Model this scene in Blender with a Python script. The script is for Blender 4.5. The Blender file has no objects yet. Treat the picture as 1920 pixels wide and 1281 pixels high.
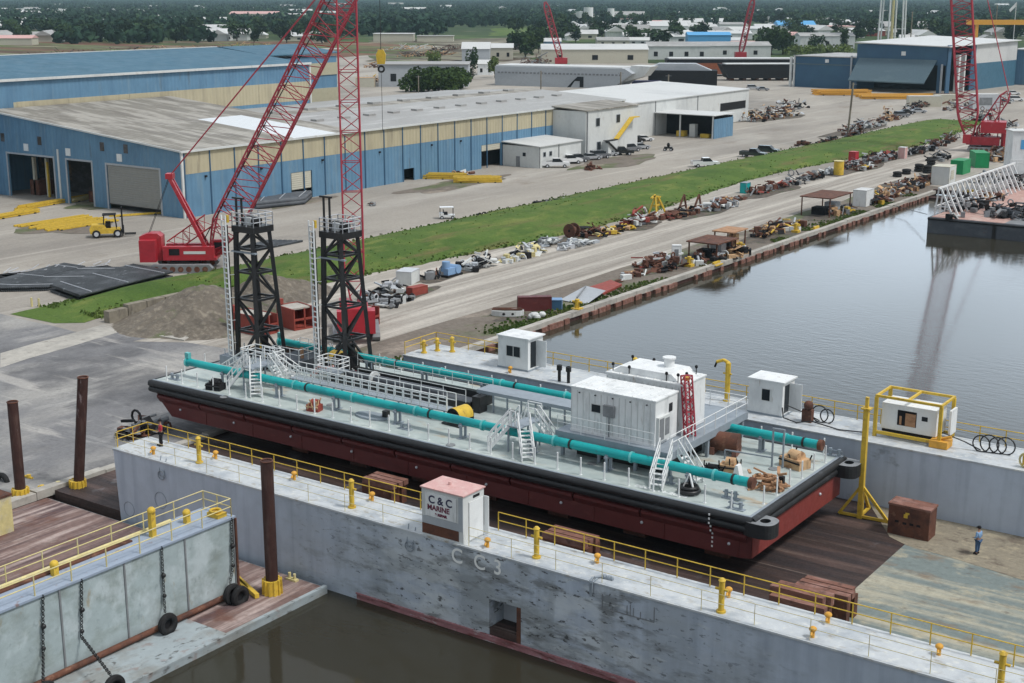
import bpy, math, random
from mathutils import Vector, Matrix, noise
R = math.radians; PI = math.pi
S = bpy.context.scene
random.seed(7)

# ------------------------------------------------------------ camera, sky, sun, exposure
CAM_H = 33.4; FPX = 2600.; PITCH = math.atan(650/2600.); YAW = R(35.15)
cd = bpy.data.cameras.new("camera"); cam = bpy.data.objects.new("camera", cd)
S.collection.objects.link(cam); S.camera = cam
cam.location = (0, 0, CAM_H); cam.rotation_euler = (PI/2-PITCH, 0, YAW)
cd.sensor_width = 36; cd.lens = 36*FPX/1920; cd.clip_start = .5; cd.clip_end = 30000
S.view_settings.view_transform = 'Standard'; S.view_settings.look = 'None'
S.view_settings.gamma = 1; S.view_settings.exposure = 0.32
SUN_EL, SUN_AZ = R(58), R(80)      # azimuth from +Y towards +X
w = bpy.data.worlds.new("World"); S.world = w; w.use_nodes = True
nt = w.node_tree; N = nt.nodes; L = nt.links; bg = N['Background']
sky = N.new('ShaderNodeTexSky'); sky.sky_type = 'NISHITA'; sky.sun_disc = False
sky.sun_elevation = SUN_EL; sky.sun_rotation = SUN_AZ; sky.air_density = 1.5; sky.dust_density = 4
hsv = N.new('ShaderNodeHueSaturation'); hsv.inputs['Saturation'].default_value = .45
L.new(sky.outputs[0], hsv.inputs['Color'])
tc = N.new('ShaderNodeTexCoord'); mp = N.new('ShaderNodeMapping'); mp.inputs['Scale'].default_value = (1, 1, 2.6)
L.new(tc.outputs['Generated'], mp.inputs[0])
cn = N.new('ShaderNodeTexNoise'); cn.inputs['Scale'].default_value = 2.1; cn.inputs['Detail'].default_value = 5
L.new(mp.outputs[0], cn.inputs['Vector'])
cr = N.new('ShaderNodeMapRange'); cr.inputs[1].default_value = .4; cr.inputs[2].default_value = .66
cr.inputs[3].default_value = 0; cr.inputs[4].default_value = 1
L.new(cn.outputs['Fac'], cr.inputs[0])
cm = N.new('ShaderNodeMix'); cm.data_type = 'RGBA'; L.new(cr.outputs[0], cm.inputs[0])
L.new(hsv.outputs[0], cm.inputs[6]); cm.inputs[7].default_value = (8.6, 9.2, 9.9, 1)
cm2 = N.new('ShaderNodeMix'); cm2.data_type = 'RGBA'; cm2.inputs[0].default_value = .45
L.new(cm.outputs[2], cm2.inputs[6]); cm2.inputs[7].default_value = (6.0, 6.6, 7.3, 1)
# added brightening low in the unseen sky ahead, to pale the water's reflection
def vmath(op, a, b=None):
    q = N.new('ShaderNodeVectorMath'); q.operation = op; L.new(a, q.inputs[0])
    if b is not None: q.inputs[1].default_value = b
    return q.outputs['Value'] if op == 'DOT_PRODUCT' else q.outputs[0]
def rmap(f, a, b, c, d):
    q = N.new('ShaderNodeMapRange'); q.interpolation_type = 'SMOOTHSTEP'
    for i, v in enumerate((a, b, c, d)): q.inputs[i+1].default_value = v
    L.new(f, q.inputs[0]); return q.outputs[0]
dirn = vmath('NORMALIZE', tc.outputs['Generated'])
ahead = rmap(vmath('DOT_PRODUCT', dirn, (-math.sin(YAW), math.cos(YAW), 0)), .55, .9, 0, 1); lowb = rmap(vmath('DOT_PRODUCT', dirn, (0, 0, 1)), .27, .37, 1, 0)
mm_ = N.new('ShaderNodeMath'); mm_.operation = 'MULTIPLY'; L.new(ahead, mm_.inputs[0]); L.new(lowb, mm_.inputs[1])
gain = N.new('ShaderNodeMath'); gain.operation = 'MULTIPLY_ADD'; L.new(mm_.outputs[0], gain.inputs[0]); gain.inputs[1].default_value = 1.6; gain.inputs[2].default_value = 1.
vs_ = N.new('ShaderNodeVectorMath'); vs_.operation = 'SCALE'; L.new(cm2.outputs[2], vs_.inputs[0]); L.new(gain.outputs[0], vs_.inputs['Scale'])
tint = N.new('ShaderNodeMix'); tint.data_type = 'RGBA'; tint.blend_type = 'MULTIPLY'; L.new(mm_.outputs[0], tint.inputs[0]); L.new(vs_.outputs[0], tint.inputs[6]); tint.inputs[7].default_value = (.93, 1.0, 1.06, 1)
L.new(tint.outputs[2], bg.inputs[0]); bg.inputs[1].default_value = .075
sd = bpy.data.lights.new("sun", 'SUN'); sun = bpy.data.objects.new("sun", sd); S.collection.objects.link(sun)
sd.energy = 1.9; sd.angle = R(10); sd.color = (1, .975, .94)
sdir = Vector((math.sin(SUN_AZ)*math.cos(SUN_EL), math.cos(SUN_AZ)*math.cos(SUN_EL), math.sin(SUN_EL)))
sun.rotation_euler = sdir.to_track_quat('Z', 'Y').to_euler(); sun.location = (0, 0, 200)

# ------------------------------------------------------------ pixel of the photograph -> point of the place
def ray(px, py):
    a = (px-960)/FPX; b = -(py-640.5)/FPX; s, c = math.sin(YAW), math.cos(YAW); cp, sp = math.cos(PITCH), math.sin(PITCH)
    return Vector((-s*cp + a*c - b*s*sp, c*cp + a*s + b*c*sp, -sp + b*cp))
def P(px, py, z=0.):
    d = ray(px, py); t = (z-CAM_H)/d.z; return Vector((d.x*t, d.y*t, z))
def HT(px, py, top, z=0.):
    p = P(px, py, z); c, s = math.cos(YAW), math.sin(YAW); D = -p.x*s+p.y*c
    k = (640.5-top)/FPX; cp, sp = math.cos(PITCH), math.sin(PITCH)
    # (D*sp+dz*cp)/(D*cp-dz*sp) = k
    dz = D*(k*cp-sp)/(cp+k*sp); return CAM_H+dz-z
def MPP(px, py, z=0.):
    return (P(px, py, z)-Vector((0, 0, CAM_H))).length/FPX

# ------------------------------------------------------------ materials
def lin(c):
    return tuple(((v/255)/12.92 if v <= 10 else ((v/255+.055)/1.055)**2.4) for v in c)+(1,)
def A(*c): return tuple(c)+(1,)
def mat(name, col, rough=.75, metal=0, layers=(), var=.16, vs=1.5, bump=0, bs=6., ribs=None, world=True, spec=.35, fine=0, xmask=None, nmask=1):
    """layers: (colour, scale xyz, low, high, amount[, detail])"""
    m = bpy.data.materials.new(name); m.use_nodes = True; n = m.node_tree.nodes; l = m.node_tree.links
    b = n['Principled BSDF']; b.inputs['Roughness'].default_value = rough; b.inputs['Metallic'].default_value = metal
    b.inputs['Specular IOR Level'].default_value = spec
    if world:
        g = n.new('ShaderNodeNewGeometry'); co = g.outputs['Position']
    else:
        g = n.new('ShaderNodeTexCoord'); co = g.outputs['Object']
    cur = None
    def mx(fac, a, c, mode='MIX'):
        x = n.new('ShaderNodeMix'); x.data_type = 'RGBA'; x.blend_type = mode
        if isinstance(fac, float): x.inputs[0].default_value = fac
        else: l.new(fac, x.inputs[0])
        for i, v in ((6, a), (7, c)):
            if isinstance(v, tuple): x.inputs[i].default_value = v
            else: l.new(v, x.inputs[i])
        return x.outputs[2]
    def nz(scale, detail=4., off=0.):
        q = n.new('ShaderNodeMapping'); q.inputs['Scale'].default_value = scale; q.inputs['Location'].default_value = (off, off*1.7, off*.3)
        l.new(co, q.inputs[0]); t = n.new('ShaderNodeTexNoise'); t.inputs['Scale'].default_value = 1.; t.inputs['Detail'].default_value = detail
        t.inputs['Roughness'].default_value = .62; l.new(q.outputs[0], t.inputs['Vector']); return t.outputs['Fac']
    def rng(f, lo, hi, a, c):
        q = n.new('ShaderNodeMapRange'); q.inputs[1].default_value = lo; q.inputs[2].default_value = hi
        q.inputs[3].default_value = a; q.inputs[4].default_value = c; l.new(f, q.inputs[0]); return q.outputs[0]
    cur = tuple(col)
    msk = None
    if xmask:
        sx = n.new('ShaderNodeSeparateXYZ'); l.new(co, sx.inputs[0]); wob = n.new('ShaderNodeMath'); wob.operation = 'MULTIPLY_ADD'; l.new(nz((.12, .12, .5), 3., 9.), wob.inputs[0]); wob.inputs[1].default_value = 16.; l.new(sx.outputs[0], wob.inputs[2])
        msk = n.new('ShaderNodeMath'); msk.operation = 'MULTIPLY'; l.new(rng(wob.outputs[0], xmask[0]+8, xmask[1]+8, 0., 1.), msk.inputs[0]); l.new(rng(wob.outputs[0], xmask[2]+8, xmask[3]+8, 1., 0.), msk.inputs[1]); msk = msk.outputs[0]
    for i, ly in enumerate(layers):
        f = rng(nz(ly[1], ly[5] if len(ly) > 5 else 5., 3.1+i*7.7), ly[2], ly[3], 0., ly[4])
        if msk is not None and i >= nmask:
            q = n.new('ShaderNodeMath'); q.operation = 'MULTIPLY'; l.new(f, q.inputs[0]); l.new(msk, q.inputs[1]); f = q.outputs[0]
        cur = mx(f, cur, tuple(ly[0]))
    if var:
        f = nz((vs, vs, vs), 6., 1.3)
        v = rng(f, .3, .7, 1-var, 1+var)
        h = n.new('ShaderNodeVectorMath'); h.operation = 'SCALE'
        if isinstance(cur, tuple): h.inputs[0].default_value = cur[:3]
        else: l.new(cur, h.inputs[0])
        l.new(v, h.inputs['Scale']); cur = h.outputs[0]
    if isinstance(cur, tuple): b.inputs['Base Color'].default_value = cur
    else: l.new(cur, b.inputs['Base Color'])
    if var:
        l.new(rng(nz((vs*2, vs*2, vs*2), 3., 5.), .3, .7, max(.05, rough-.1), min(1, rough+.1)), b.inputs['Roughness'])
    hgt = None
    if ribs:
        sx = n.new('ShaderNodeSeparateXYZ'); l.new(co, sx.inputs[0])
        mu = n.new('ShaderNodeMath'); mu.operation = 'MULTIPLY'; l.new(sx.outputs['XYZ'.index(ribs[0])], mu.inputs[0]); mu.inputs[1].default_value = 2*PI/ribs[1]
        si = n.new('ShaderNodeMath'); si.operation = 'SINE'; l.new(mu.outputs[0], si.inputs[0]); hgt = si.outputs[0]
        bp = n.new('ShaderNodeBump'); bp.inputs['Strength'].default_value = .35; bp.inputs['Distance'].default_value = ribs[1]*.12
        l.new(hgt, bp.inputs['Height']); l.new(bp.outputs[0], b.inputs['Normal'])
    elif bump:
        bp = n.new('ShaderNodeBump'); bp.inputs['Strength'].default_value = bump; bp.inputs['Distance'].default_value = .3/bs
        l.new(nz((bs, bs, bs), 6.), bp.inputs['Height']); l.new(bp.outputs[0], b.inputs['Normal'])
    return m
RUST = A(.11, .042, .022); DARK = A(.02, .02, .02); LGREY = A(.5, .5, .48)
def simple(name, col, rough=.6, **k):
    k.setdefault('layers', ((A(.12, .07, .045), (1.3, 1.3, 1.9), .58, .72, .5),)); return mat(name, col, rough, **k)
M = {}
M['gravel'] = mat('shell_gravel', A(.35, .322, .28), .95, layers=((A(.17, .155, .14), (.018, .012, .1), .5, .63, .6, 8.), (A(.16, .15, .14), (.09, .025, .1), .6, .68, .5, 8.), (A(.52, .485, .43), (.5, .012, .1), .6, .68, .55, 3.), 
    (A(.25, .23, .205), (.03, .016, .1), .44, .66, .7), (A(.49, .465, .42), (.07, .018, .1), .5, .72, .6),
    (A(.24, .22, .2), (.16, .04, .1), .56, .74, .45), (A(.5, .48, .43), (.3, .03, .1), .6, .74, .35),
    (A(.19, .15, .115), (.09, .06, .1), .6, .72, .6)), var=.12, vs=3., bump=.4, bs=3.)
M['asphalt'] = mat('grey_yard_surface', A(.185, .185, .19), .92, layers=(
    (A(.34, .33, .31), (.06, .03, .1), .46, .6, .85, 8.), (A(.1, .1, .105), (.1, .06, .1), .52, .62, .75, 8.), (A(.45, .43, .4), (.06, .35, .1), .58, .66, .6, 4.),
    (A(.42, .41, .39), (.3, .07, .1), .58, .7, .6), (A(.4, .4, .39), (.05, .5, .1), .6, .7, .45), (A(.07, .07, .075), (.5, .9, .1), .62, .7, .4)), var=.14, vs=4., bump=.4, bs=3.)
M['road'] = mat('quay_road_surface', A(.31, .285, .25), .95, layers=(
    (A(.52, .485, .43), (.45, .014, .1), .46, .62, .85), (A(.19, .165, .14), (.7, .022, .1), .54, .66, .65),
    (A(.24, .2, .165), (.05, .05, .1), .55, .7, .6), (A(.6, .57, .51), (1.2, .02, .1), .6, .7, .6)), var=.14, vs=3., bump=.4, bs=2.)
M['verge'] = mat('quay_verge_surface', A(.17, .145, .12), .95, layers=(
    (A(.09, .12, .045), (.12, .07, .1), .5, .6, .8), (A(.33, .28, .23), (.2, .09, .1), .56, .68, .7),
    (A(.1, .08, .065), (.5, .3, .1), .56, .68, .6)), var=.2, vs=2., bump=.4, bs=2.)
M['grass'] = mat('mown_grass', A(.092, .148, .034), .95, layers=(
    (A(.05, .098, .024), (.05, .09, .1), .45, .62, .7), (A(.17, .2, .055), (.35, .14, .3), .52, .66, .75, 8.),
    (A(.16, .12, .06), (.3, .05, .3), .54, .68, .75, 8.), (A(.035, .07, .018), (1.4, 1., .5), .55, .7, .5)), var=.22, vs=5., bump=.7, bs=3., spec=.1)
M['field'] = mat('distant_field', A(.08, .12, .045), 1, layers=(
    (A(.05, .075, .035), (.004, .006, .1), .42, .55, .9), (A(.2, .18, .13), (.012, .02, .1), .56, .64, .6),
    (A(.03, .05, .028), (.02, .03, .1), .52, .62, .7)), var=.2, vs=.05, spec=.05)
M['scrapland'] = mat('distant_scrapland', A(.2, .19, .14), 1, layers=(
    (A(.07, .05, .04), (.02, .05, .1), .46, .55, .9, 8.), (A(.38, .36, .29), (.02, .012, .1), .52, .64, .8),
    (A(.09, .13, .05), (.02, .02, .1), .55, .63, .8), (A(.06, .05, .045), (.06, .1, .1), .58, .66, .7)), var=.2, vs=.1, spec=.05)
M['brownfield'] = mat('distant_brown_field', A(.12, .15, .065), 1, layers=((A(.1, .055, .045), (.01, .05, .1), .48, .55, .85, 8.), 
    (A(.2, .1, .075), (.006, .03, .1), .48, .58, .8), (A(.3, .27, .2), (.01, .04, .1), .56, .64, .7), (A(.06, .09, .04), (.01, .03, .1), .55, .64, .7)), var=.2, vs=.1, spec=.05)
M['concrete'] = mat('pale_concrete', A(.42, .4, .36), .9, layers=((A(.26, .25, .23), (.3, .2, .5), .5, .68, .7), (A(.14, .12, .1), (1, .8, 1), .6, .72, .5)), bump=.3)
M['oldconcrete'] = mat('weathered_concrete', A(.24, .215, .17), .95, layers=((A(.07, .06, .05), (.7, .7, .25), .5, .66, .8), (A(.36, .33, .28), (1.2, 1.2, .8), .58, .7, .6)), bump=.5)
M['mound'] = mat('spoil_heap', A(.15, .13, .105), 1, layers=((A(.3, .265, .21), (1.8, 1.8, .4), .5, .68, .7, 8.), (A(.08, .07, .06), (.35, .35, .2), .5, .66, .6, 8.), (A(.1, .13, .05), (.25, .25, .1), .6, .68, .7)), bump=.8, bs=2.)
M['rustdeck'] = mat('rusty_deck_planks', A(.2, .135, .12), .85, layers=(
    (A(.085, .055, .06), (1.6, .06, 1), .46, .6, .8, 8.), (A(.46, .37, .34), (1.3, .1, 1), .5, .64, .85, 8.), (A(.13, .05, .03), (.4, .3, 1), .55, .66, .6), (A(.44, .4, .36), (.25, .16, 1), .6, .7, .7)), vs=3., bump=.4)
M['dockfloor'] = mat('dock_floor_rust_shade', A(.036, .023, .02), .7, layers=(
    (A(.11, .07, .06), (.05, .9, 1), .45, .62, .8), (A(.022, .018, .02), (.07, .5, 1), .5, .64, .8), (A(.24, .19, .16), (.035, 2.2, 1), .6, .72, .6), (A(.2, .2, .22), (.3, .25, 1), .62, .7, .5)), vs=3., bump=.2, spec=.4)  # rust, with the base darkened to paint in the shade under the barge
M['dockfloor_pale'] = mat('dock_floor_pale', A(.38, .36, .28), .8, layers=(
    (A(.15, .19, .19), (.012, .24, 1), .45, .52, .9), (A(.2, .14, .09), (.28, .5, 1), .56, .68, .7), (A(.45, .4, .28), (.5, .8, 1), .55, .68, .6), (A(.1, .085, .07), (.9, 1.4, 1), .6, .7, .6)), vs=3., bump=.2)
M['dockpaint'] = mat('dock_wall_paint', A(.45, .51, .6), .55, layers=(
    (A(.31, .36, .44), (1.1, 1.1, .07), .48, .66, .6), (A(.46, .53, .61), (.25, .25, .6), .5, .65, .6), (A(.2, .22, .24), (.35, .35, .5), .64, .7, .6, 8.)), var=.07, vs=.7, bump=.05)
M['dockscuff'] = mat('dock_wall_scuffed', A(.45, .51, .59), .6, layers=(
    (A(.31, .36, .44), (1.1, 1.1, .07), .48, .66, .6), (A(.46, .5, .54), (.25, .3, .8), .45, .62, .8), (A(.25, .27, .27), (.14, 1, .55), .52, .6, .7, 8.),
    (A(.62, .66, .68), (.16, 1, .5), .54, .62, .6, 8.), (A(.27, .3, .32), (.45, 1, .12), .5, .6, .5, 8.), (A(.16, .17, .17), (.45, 1, 1.5), .52, .62, .75, 13.), (A(.05, .05, .05), (1.8, 1, 4.), .59, .63, .85, 13.), (A(.56, .6, .62), (.7, 1, 2.8), .6, .67, .7, 8.)), var=.09, vs=.7, bump=.1, xmask=(-57, -46, -34, -22))
M['docktop'] = mat('dock_top_paint', A(.5, .53, .55), .6, layers=((A(.33, .37, .41), (.5, .7, 1), .48, .64, .75), (A(.27, .23, .16), (1.2, 2.2, 1), .58, .7, .7), (A(.68, .68, .62), (2, 2, 1), .55, .65, .5)), var=.08)
M['boottop'] = mat('faded_red_boot_stripe', A(.36, .17, .18), .7, layers=((A(.16, .05, .045), (.8, 1, 5), .5, .62, .8), (A(.45, .42, .42), (1.4, 1, 6), .58, .66, .7)))
M['greenwall'] = mat('pale_green_wall_paint', A(.36, .43, .44), .6, layers=(
    (A(.24, .28, .26), (1, .3, .5), .5, .62, .75, 8.), (A(.5, .57, .59), (1, .55, .5), .5, .62, .75, 8.), (A(.3, .24, .13), (1, 1.2, .5), .65, .73, .6), (A(.2, .24, .25), (1, 2.3, 1.6), .6, .68, .4)), var=.09, bump=.1)
M['bluetop'] = mat('blue_grey_walkway_paint', A(.3, .36, .45), .6, layers=((A(.2, .1, .07), (2, 1.4, 1), .62, .7, .7),), var=.08)
M['kerbpaint'] = mat('pontoon_edge_paint', A(.34, .39, .41), .6, layers=((A(.24, .24, .22), (.7, .4, 1), .48, .62, .7, 8.), (A(.24, .15, .12), (1.2, .9, 1), .58, .66, .5, 8.), (A(.07, .065, .06), (2.2, 1.2, 3), .58, .66, .8, 8.)), var=.1)
M['yellow'] = mat('yellow_paint', A(.62, .42, .05), .55, layers=((A(.25, .13, .05), (3, 3, 3), .58, .68, .6),), vs=2.)
M['paleyellow'] = mat('faded_yellow_paint', A(.62, .54, .26), .6, layers=((A(.5, .47, .4), (1.2, 1.2, 1.2), .52, .66, .6),), vs=2.)
M['orange'] = mat('orange_paint', A(.64, .33, .05), .6, vs=3.)
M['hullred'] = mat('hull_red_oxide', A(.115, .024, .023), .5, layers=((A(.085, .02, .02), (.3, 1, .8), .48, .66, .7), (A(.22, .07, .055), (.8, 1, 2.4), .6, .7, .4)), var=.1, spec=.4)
M['hullred2'] = mat('hull_red_sunlit', A(.22, .042, .036), .5, layers=((A(.2, .045, .04), (1, .3, .8), .48, .66, .6), (A(.33, .11, .09), (1, .8, 2.4), .6, .7, .4)), var=.1, spec=.4)  # hull red lightened in colour, as if the stern caught the sun
M['black'] = mat('black_rubber', A(.014, .015, .017), .5, layers=((A(.06, .064, .07), (.35, 1, 3), .55, .7, .6),), spec=.5)
M['blacksteel'] = mat('black_steel', A(.012, .012, .013), .45, layers=((A(.05, .045, .04), (1, 1, 1), .58, .7, .5),), spec=.5)
M['deck'] = mat('barge_deck_paint', A(.43, .48, .46), .5, layers=((A(.27, .31, .31), (.35, .9, 1), .52, .64, .6, 8.), (A(.3, .2, .12), (1.1, 1.3, 1), .63, .7, .6, 8.), 
    (A(.36, .42, .41), (.16, .4, 1), .46, .62, .8), (A(.56, .6, .57), (.3, .6, 1), .53, .66, .6), (A(.42, .3, .17), (.22, .55, 1), .6, .7, .7), (A(.2, .21, .2), (1.2, 1.5, 1), .62, .7, .5)), var=.08, vs=1.5, spec=.5)
M['teal'] = mat('teal_pipe_paint', A(.0, .36, .36), .4, layers=((A(.0, .2, .23), (.4, .6, .6), .48, .64, .7), (A(.06, .1, .09), (1.6, 2., 2.), .61, .68, .6, 8.), (A(.1, .4, .4), (.9, 3, 3), .6, .7, .4)), var=.07, spec=.5)
M['tealring'] = mat('pipe_ring_paint', A(.12, .45, .45), .4)
M['white'] = mat('white_paint', A(.75, .77, .77), .5, layers=((A(.56, .58, .59), (.8, .8, .4), .5, .66, .6), (A(.3, .21, .13), (3, 3, .5), .62, .7, .5, 8.), (A(.4, .42, .42), (2, 2, .3), .58, .68, .5, 8.)), var=.05)
M['offwhite'] = mat('aged_white_siding', A(.62, .64, .63), .6, layers=((A(.47, .49, .49), (.3, .3, .12), .5, .66, .6), (A(.4, .36, .3), (.5, .5, .3), .63, .7, .4)), var=.05)
M['greypaint'] = mat('grey_platform_paint', A(.26, .3, .34), .55, var=.1)
M['midgrey'] = mat('grey_steel', A(.2, .21, .22), .55, layers=((A(.32, .33, .34), (1, 1, 1), .5, .66, .5),), var=.1)
M['galv'] = mat('galvanised_steel', A(.55, .57, .6), .45, metal=.2, var=.1)
M['red'] = mat('crane_red_paint', A(.42, .022, .035), .45, layers=((A(.26, .02, .03), (.7, .7, .7), .5, .66, .5), (A(.5, .12, .12), (.9, .9, .9), .6, .7, .4)), var=.08, spec=.5)
M['redlattice'] = mat('crane_lattice_red', A(.36, .04, .06), .55, var=.1)
M['binred'] = mat('red_oxide_steel', A(.28, .055, .04), .65, layers=((A(.15, .04, .03), (.9, .9, .9), .5, .66, .6),), var=.12)
M['rust'] = mat('rusty_steel', A(.13, .055, .035), .85, layers=((A(.055, .03, .025), (1, 1, 1), .48, .62, .7), (A(.26, .14, .09), (1.6, 1.6, 1.6), .58, .68, .6)), var=.2)
M['darkrust'] = mat('dark_rusty_pile', A(.05, .022, .018), .75, layers=((A(.1, .06, .05), (2, 2, .4), .52, .66, .6), (A(.3, .24, .24), (2, 2, .5), .64, .7, .6)), var=.2)
M['wood'] = mat('timber', A(.4, .23, .13), .85, layers=((A(.22, .11, .06), (1.5, 1.5, 3), .5, .62, .6),), var=.15)
M['blockwood'] = mat('keel_block_timber', A(.2, .095, .07), .85, layers=((A(.34, .2, .17), (.6, 2, 2), .5, .62, .6), (A(.06, .035, .03), (2, 2, 2), .55, .66, .6)), var=.15)
M['blue'] = mat('blue_siding', A(.125, .25, .375), .55, layers=((A(.1, .215, .375), (.06, .1, .1), .48, .66, .6), (A(.2, .35, .5), (.5, .5, .05), .6, .7, .4)), var=.05, vs=.4)
M['blueY'] = mat('blue_siding_side', A(.125, .25, .375), .55, layers=((A(.1, .205, .32), (.35, .35, .04), .46, .64, .8), (A(.18, .28, .36), (.8, .8, .08), .56, .68, .6), (A(.09, .1, .1), (.6, .6, .12), .64, .72, .5)), var=.08, vs=.4, ribs=('Y', .9))
M['blueX'] = mat('blue_siding_front', A(.125, .25, .375), .55, layers=((A(.1, .2, .31), (.35, .35, .04), .46, .64, .8), (A(.18, .28, .36), (.8, .8, .08), .56, .68, .6), (A(.09, .1, .1), (.6, .6, .12), .64, .72, .5)), var=.08, vs=.4, ribs=('X', .9))
M['tealroof'] = mat('teal_blue_roof', A(.05, .135, .2), .6, var=.1, vs=.2, ribs=('Y', 1.))
M['cream'] = mat('cream_siding', A(.47, .42, .29), .6, layers=((A(.36, .32, .23), (.5, .5, .05), .48, .64, .7), (A(.2, .17, .13), (.8, .8, .1), .63, .71, .5)), var=.05, vs=.4, ribs=('Y', .9))
M['creamX'] = mat('cream_siding_front', A(.45, .42, .3), .6, var=.06, ribs=('X', .9))
M['navy'] = mat('dark_blue_siding', A(.04, .105, .185), .55, layers=((A(.05, .13, .2), (.1, .1, .1), .5, .66, .5),), var=.06, vs=.3)
M['slate'] = mat('slate_blue_door', A(.09, .14, .17), .6, layers=((A(.13, .19, .21), (.1, .1, .3), .5, .62, .5),), var=.06)
M['roofbrown'] = mat('weathered_metal_roof', A(.22, .205, .175), .65, layers=((A(.38, .36, .32), (.012, .3, 1), .46, .56, .85, 3.), (A(.17, .155, .135), (.015, .42, 1), .52, .62, .75, 3.), (A(.42, .4, .36), (.25, .1, 1), .6, .7, .4)), var=.08, vs=1., ribs=('Y', 1.1))
M['roofgrey'] = mat('pale_metal_roof', A(.34, .34, .33), .6, layers=((A(.28, .27, .26), (.03, .02, 1), .5, .62, .6), (A(.5, .5, .49), (.3, .05, 1), .54, .66, .6), (A(.25, .23, .21), (.3, .5, 1), .62, .7, .4)), var=.08, vs=1.)
M['skylight'] = mat('translucent_roof_sheet', A(.66, .69, .71), .4, var=.05, ribs=('Y', 1.1))
M['whiteroof'] = mat('white_metal_roof', A(.57, .58, .57), .55, layers=((A(.42, .43, .43), (.06, .1, .1), .5, .66, .5),), var=.05)
M['dooralu'] = mat('roller_door_grey', A(.27, .275, .26), .6, var=.06, ribs=('Z', .35))
M['doorbeige'] = mat('roller_door_beige', A(.52, .5, .41), .6, var=.06, ribs=('Z', .35))
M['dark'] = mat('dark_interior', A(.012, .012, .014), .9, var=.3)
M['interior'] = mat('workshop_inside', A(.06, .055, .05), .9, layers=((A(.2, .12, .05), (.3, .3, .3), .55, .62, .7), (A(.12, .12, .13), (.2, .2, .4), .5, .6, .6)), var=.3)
M['glass'] = mat('dark_window_glass', A(.02, .025, .03), .3, var=0, spec=.25)
M['tire'] = mat('tyre_rubber', A(.018, .018, .019), .8, var=.3, vs=4., spec=.3)
M['leaf'] = mat('leaf_green', A(.042, .075, .022), .9, layers=((A(.085, .125, .035), (.22, .22, .22), .5, .65, .7), (A(.02, .04, .016), (.5, .5, .5), .52, .66, .6)), var=.3, vs=1.5, spec=.15)
M['leaf2'] = mat('leaf_dark_green', A(.03, .056, .022), .9, layers=((A(.055, .085, .03), (.1, .1, .1), .5, .65, .7), (A(.015, .03, .015), (.2, .2, .2), .52, .66, .6)), var=.3, vs=.5, spec=.1)
M['leaf3'] = mat('leaf_yellow_green', A(.1, .14, .04), .9, var=.3, vs=1., spec=.15)
M['farleaf'] = mat('far_wood_foliage', A(.026, .056, .034), .95, layers=((A(.06, .105, .045), (.03, .03, .02), .5, .62, .8), (A(.012, .028, .02), (.05, .05, .05), .5, .62, .8)), var=.4, vs=.12, spec=.05)
M['bark'] = mat('bark', A(.07, .055, .04), .95, var=.2)
M['carwhite'] = mat('white_car_paint', A(.75, .76, .77), .25, var=0, spec=.6)
M['carblack'] = mat('black_car_paint', A(.015, .016, .018), .2, var=0, spec=.6)
M['cargrey'] = mat('grey_car_paint', A(.2, .21, .23), .25, metal=.3, var=0, spec=.6)
M['cardark'] = mat('dark_green_car_paint', A(.03, .045, .04), .25, var=0, spec=.6)
M['carsilver'] = mat('silver_car_paint', A(.45, .47, .5), .25, metal=.3, var=0, spec=.6)
M['green'] = mat('green_skip_paint', A(.01, .26, .09), .5, layers=((A(.02, .16, .07), (1, 1, 1), .5, .66, .6),), var=.1)
M['pinkdeck'] = mat('faded_pink_deck', A(.46, .29, .25), .7, layers=((A(.55, .48, .42), (.5, .5, 1), .5, .66, .6), (A(.28, .14, .11), (.8, .8, 1), .58, .68, .6)), var=.1)
M['pinktop'] = mat('faded_pink_roof', A(.6, .36, .34), .7, layers=((A(.66, .5, .46), (2, 2, 1), .5, .66, .6), (A(.42, .18, .13), (3, 3, 1), .6, .7, .6)), var=.08)
M['hullgrey'] = mat('dark_grey_hull', A(.085, .095, .11), .6, layers=((A(.14, .155, .17), (.4, .4, .8), .5, .66, .6), (A(.12, .06, .04), (1, 1, 2), .62, .7, .6)), var=.1)
M['shipgrey'] = mat('pale_grey_hull', A(.4, .43, .46), .6, layers=((A(.3, .33, .36), (.1, .1, .4), .5, .66, .5),), var=.06)
M['pipeblack'] = mat('stacked_black_pipe', A(.035, .04, .045), .5, layers=((A(.09, .1, .11), (.3, .3, 1), .48, .62, .7), (A(.3, .33, .35), (1.5, .6, 1), .62, .7, .6)), var=.2, vs=3.)
M['skinc'] = mat('skin', A(.35, .2, .14), .6, var=0)
M['workblue'] = mat('blue_work_cloth', A(.2, .33, .52), .85, var=.1, vs=6.)
M['workdark'] = mat('dark_blue_trouser_cloth', A(.05, .1, .19), .85, var=.1, vs=6.)
M['navyblue'] = mat('navy_lettering', A(.03, .03, .08), .6, var=0)
M['lettering_white'] = mat('white_lettering', A(.85, .86, .84), .6, var=0)
M['maroon'] = mat('maroon_lettering', A(.16, .03, .06), .6, var=0)
M['skyblue'] = mat('bright_blue_roof', A(.1, .36, .66), .6, var=.05)
M['tan'] = mat('tan_wrapping', A(.55, .36, .2), .8, layers=((A(.25, .12, .06), (2, 2, 2), .52, .62, .7),), var=.1)
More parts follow.
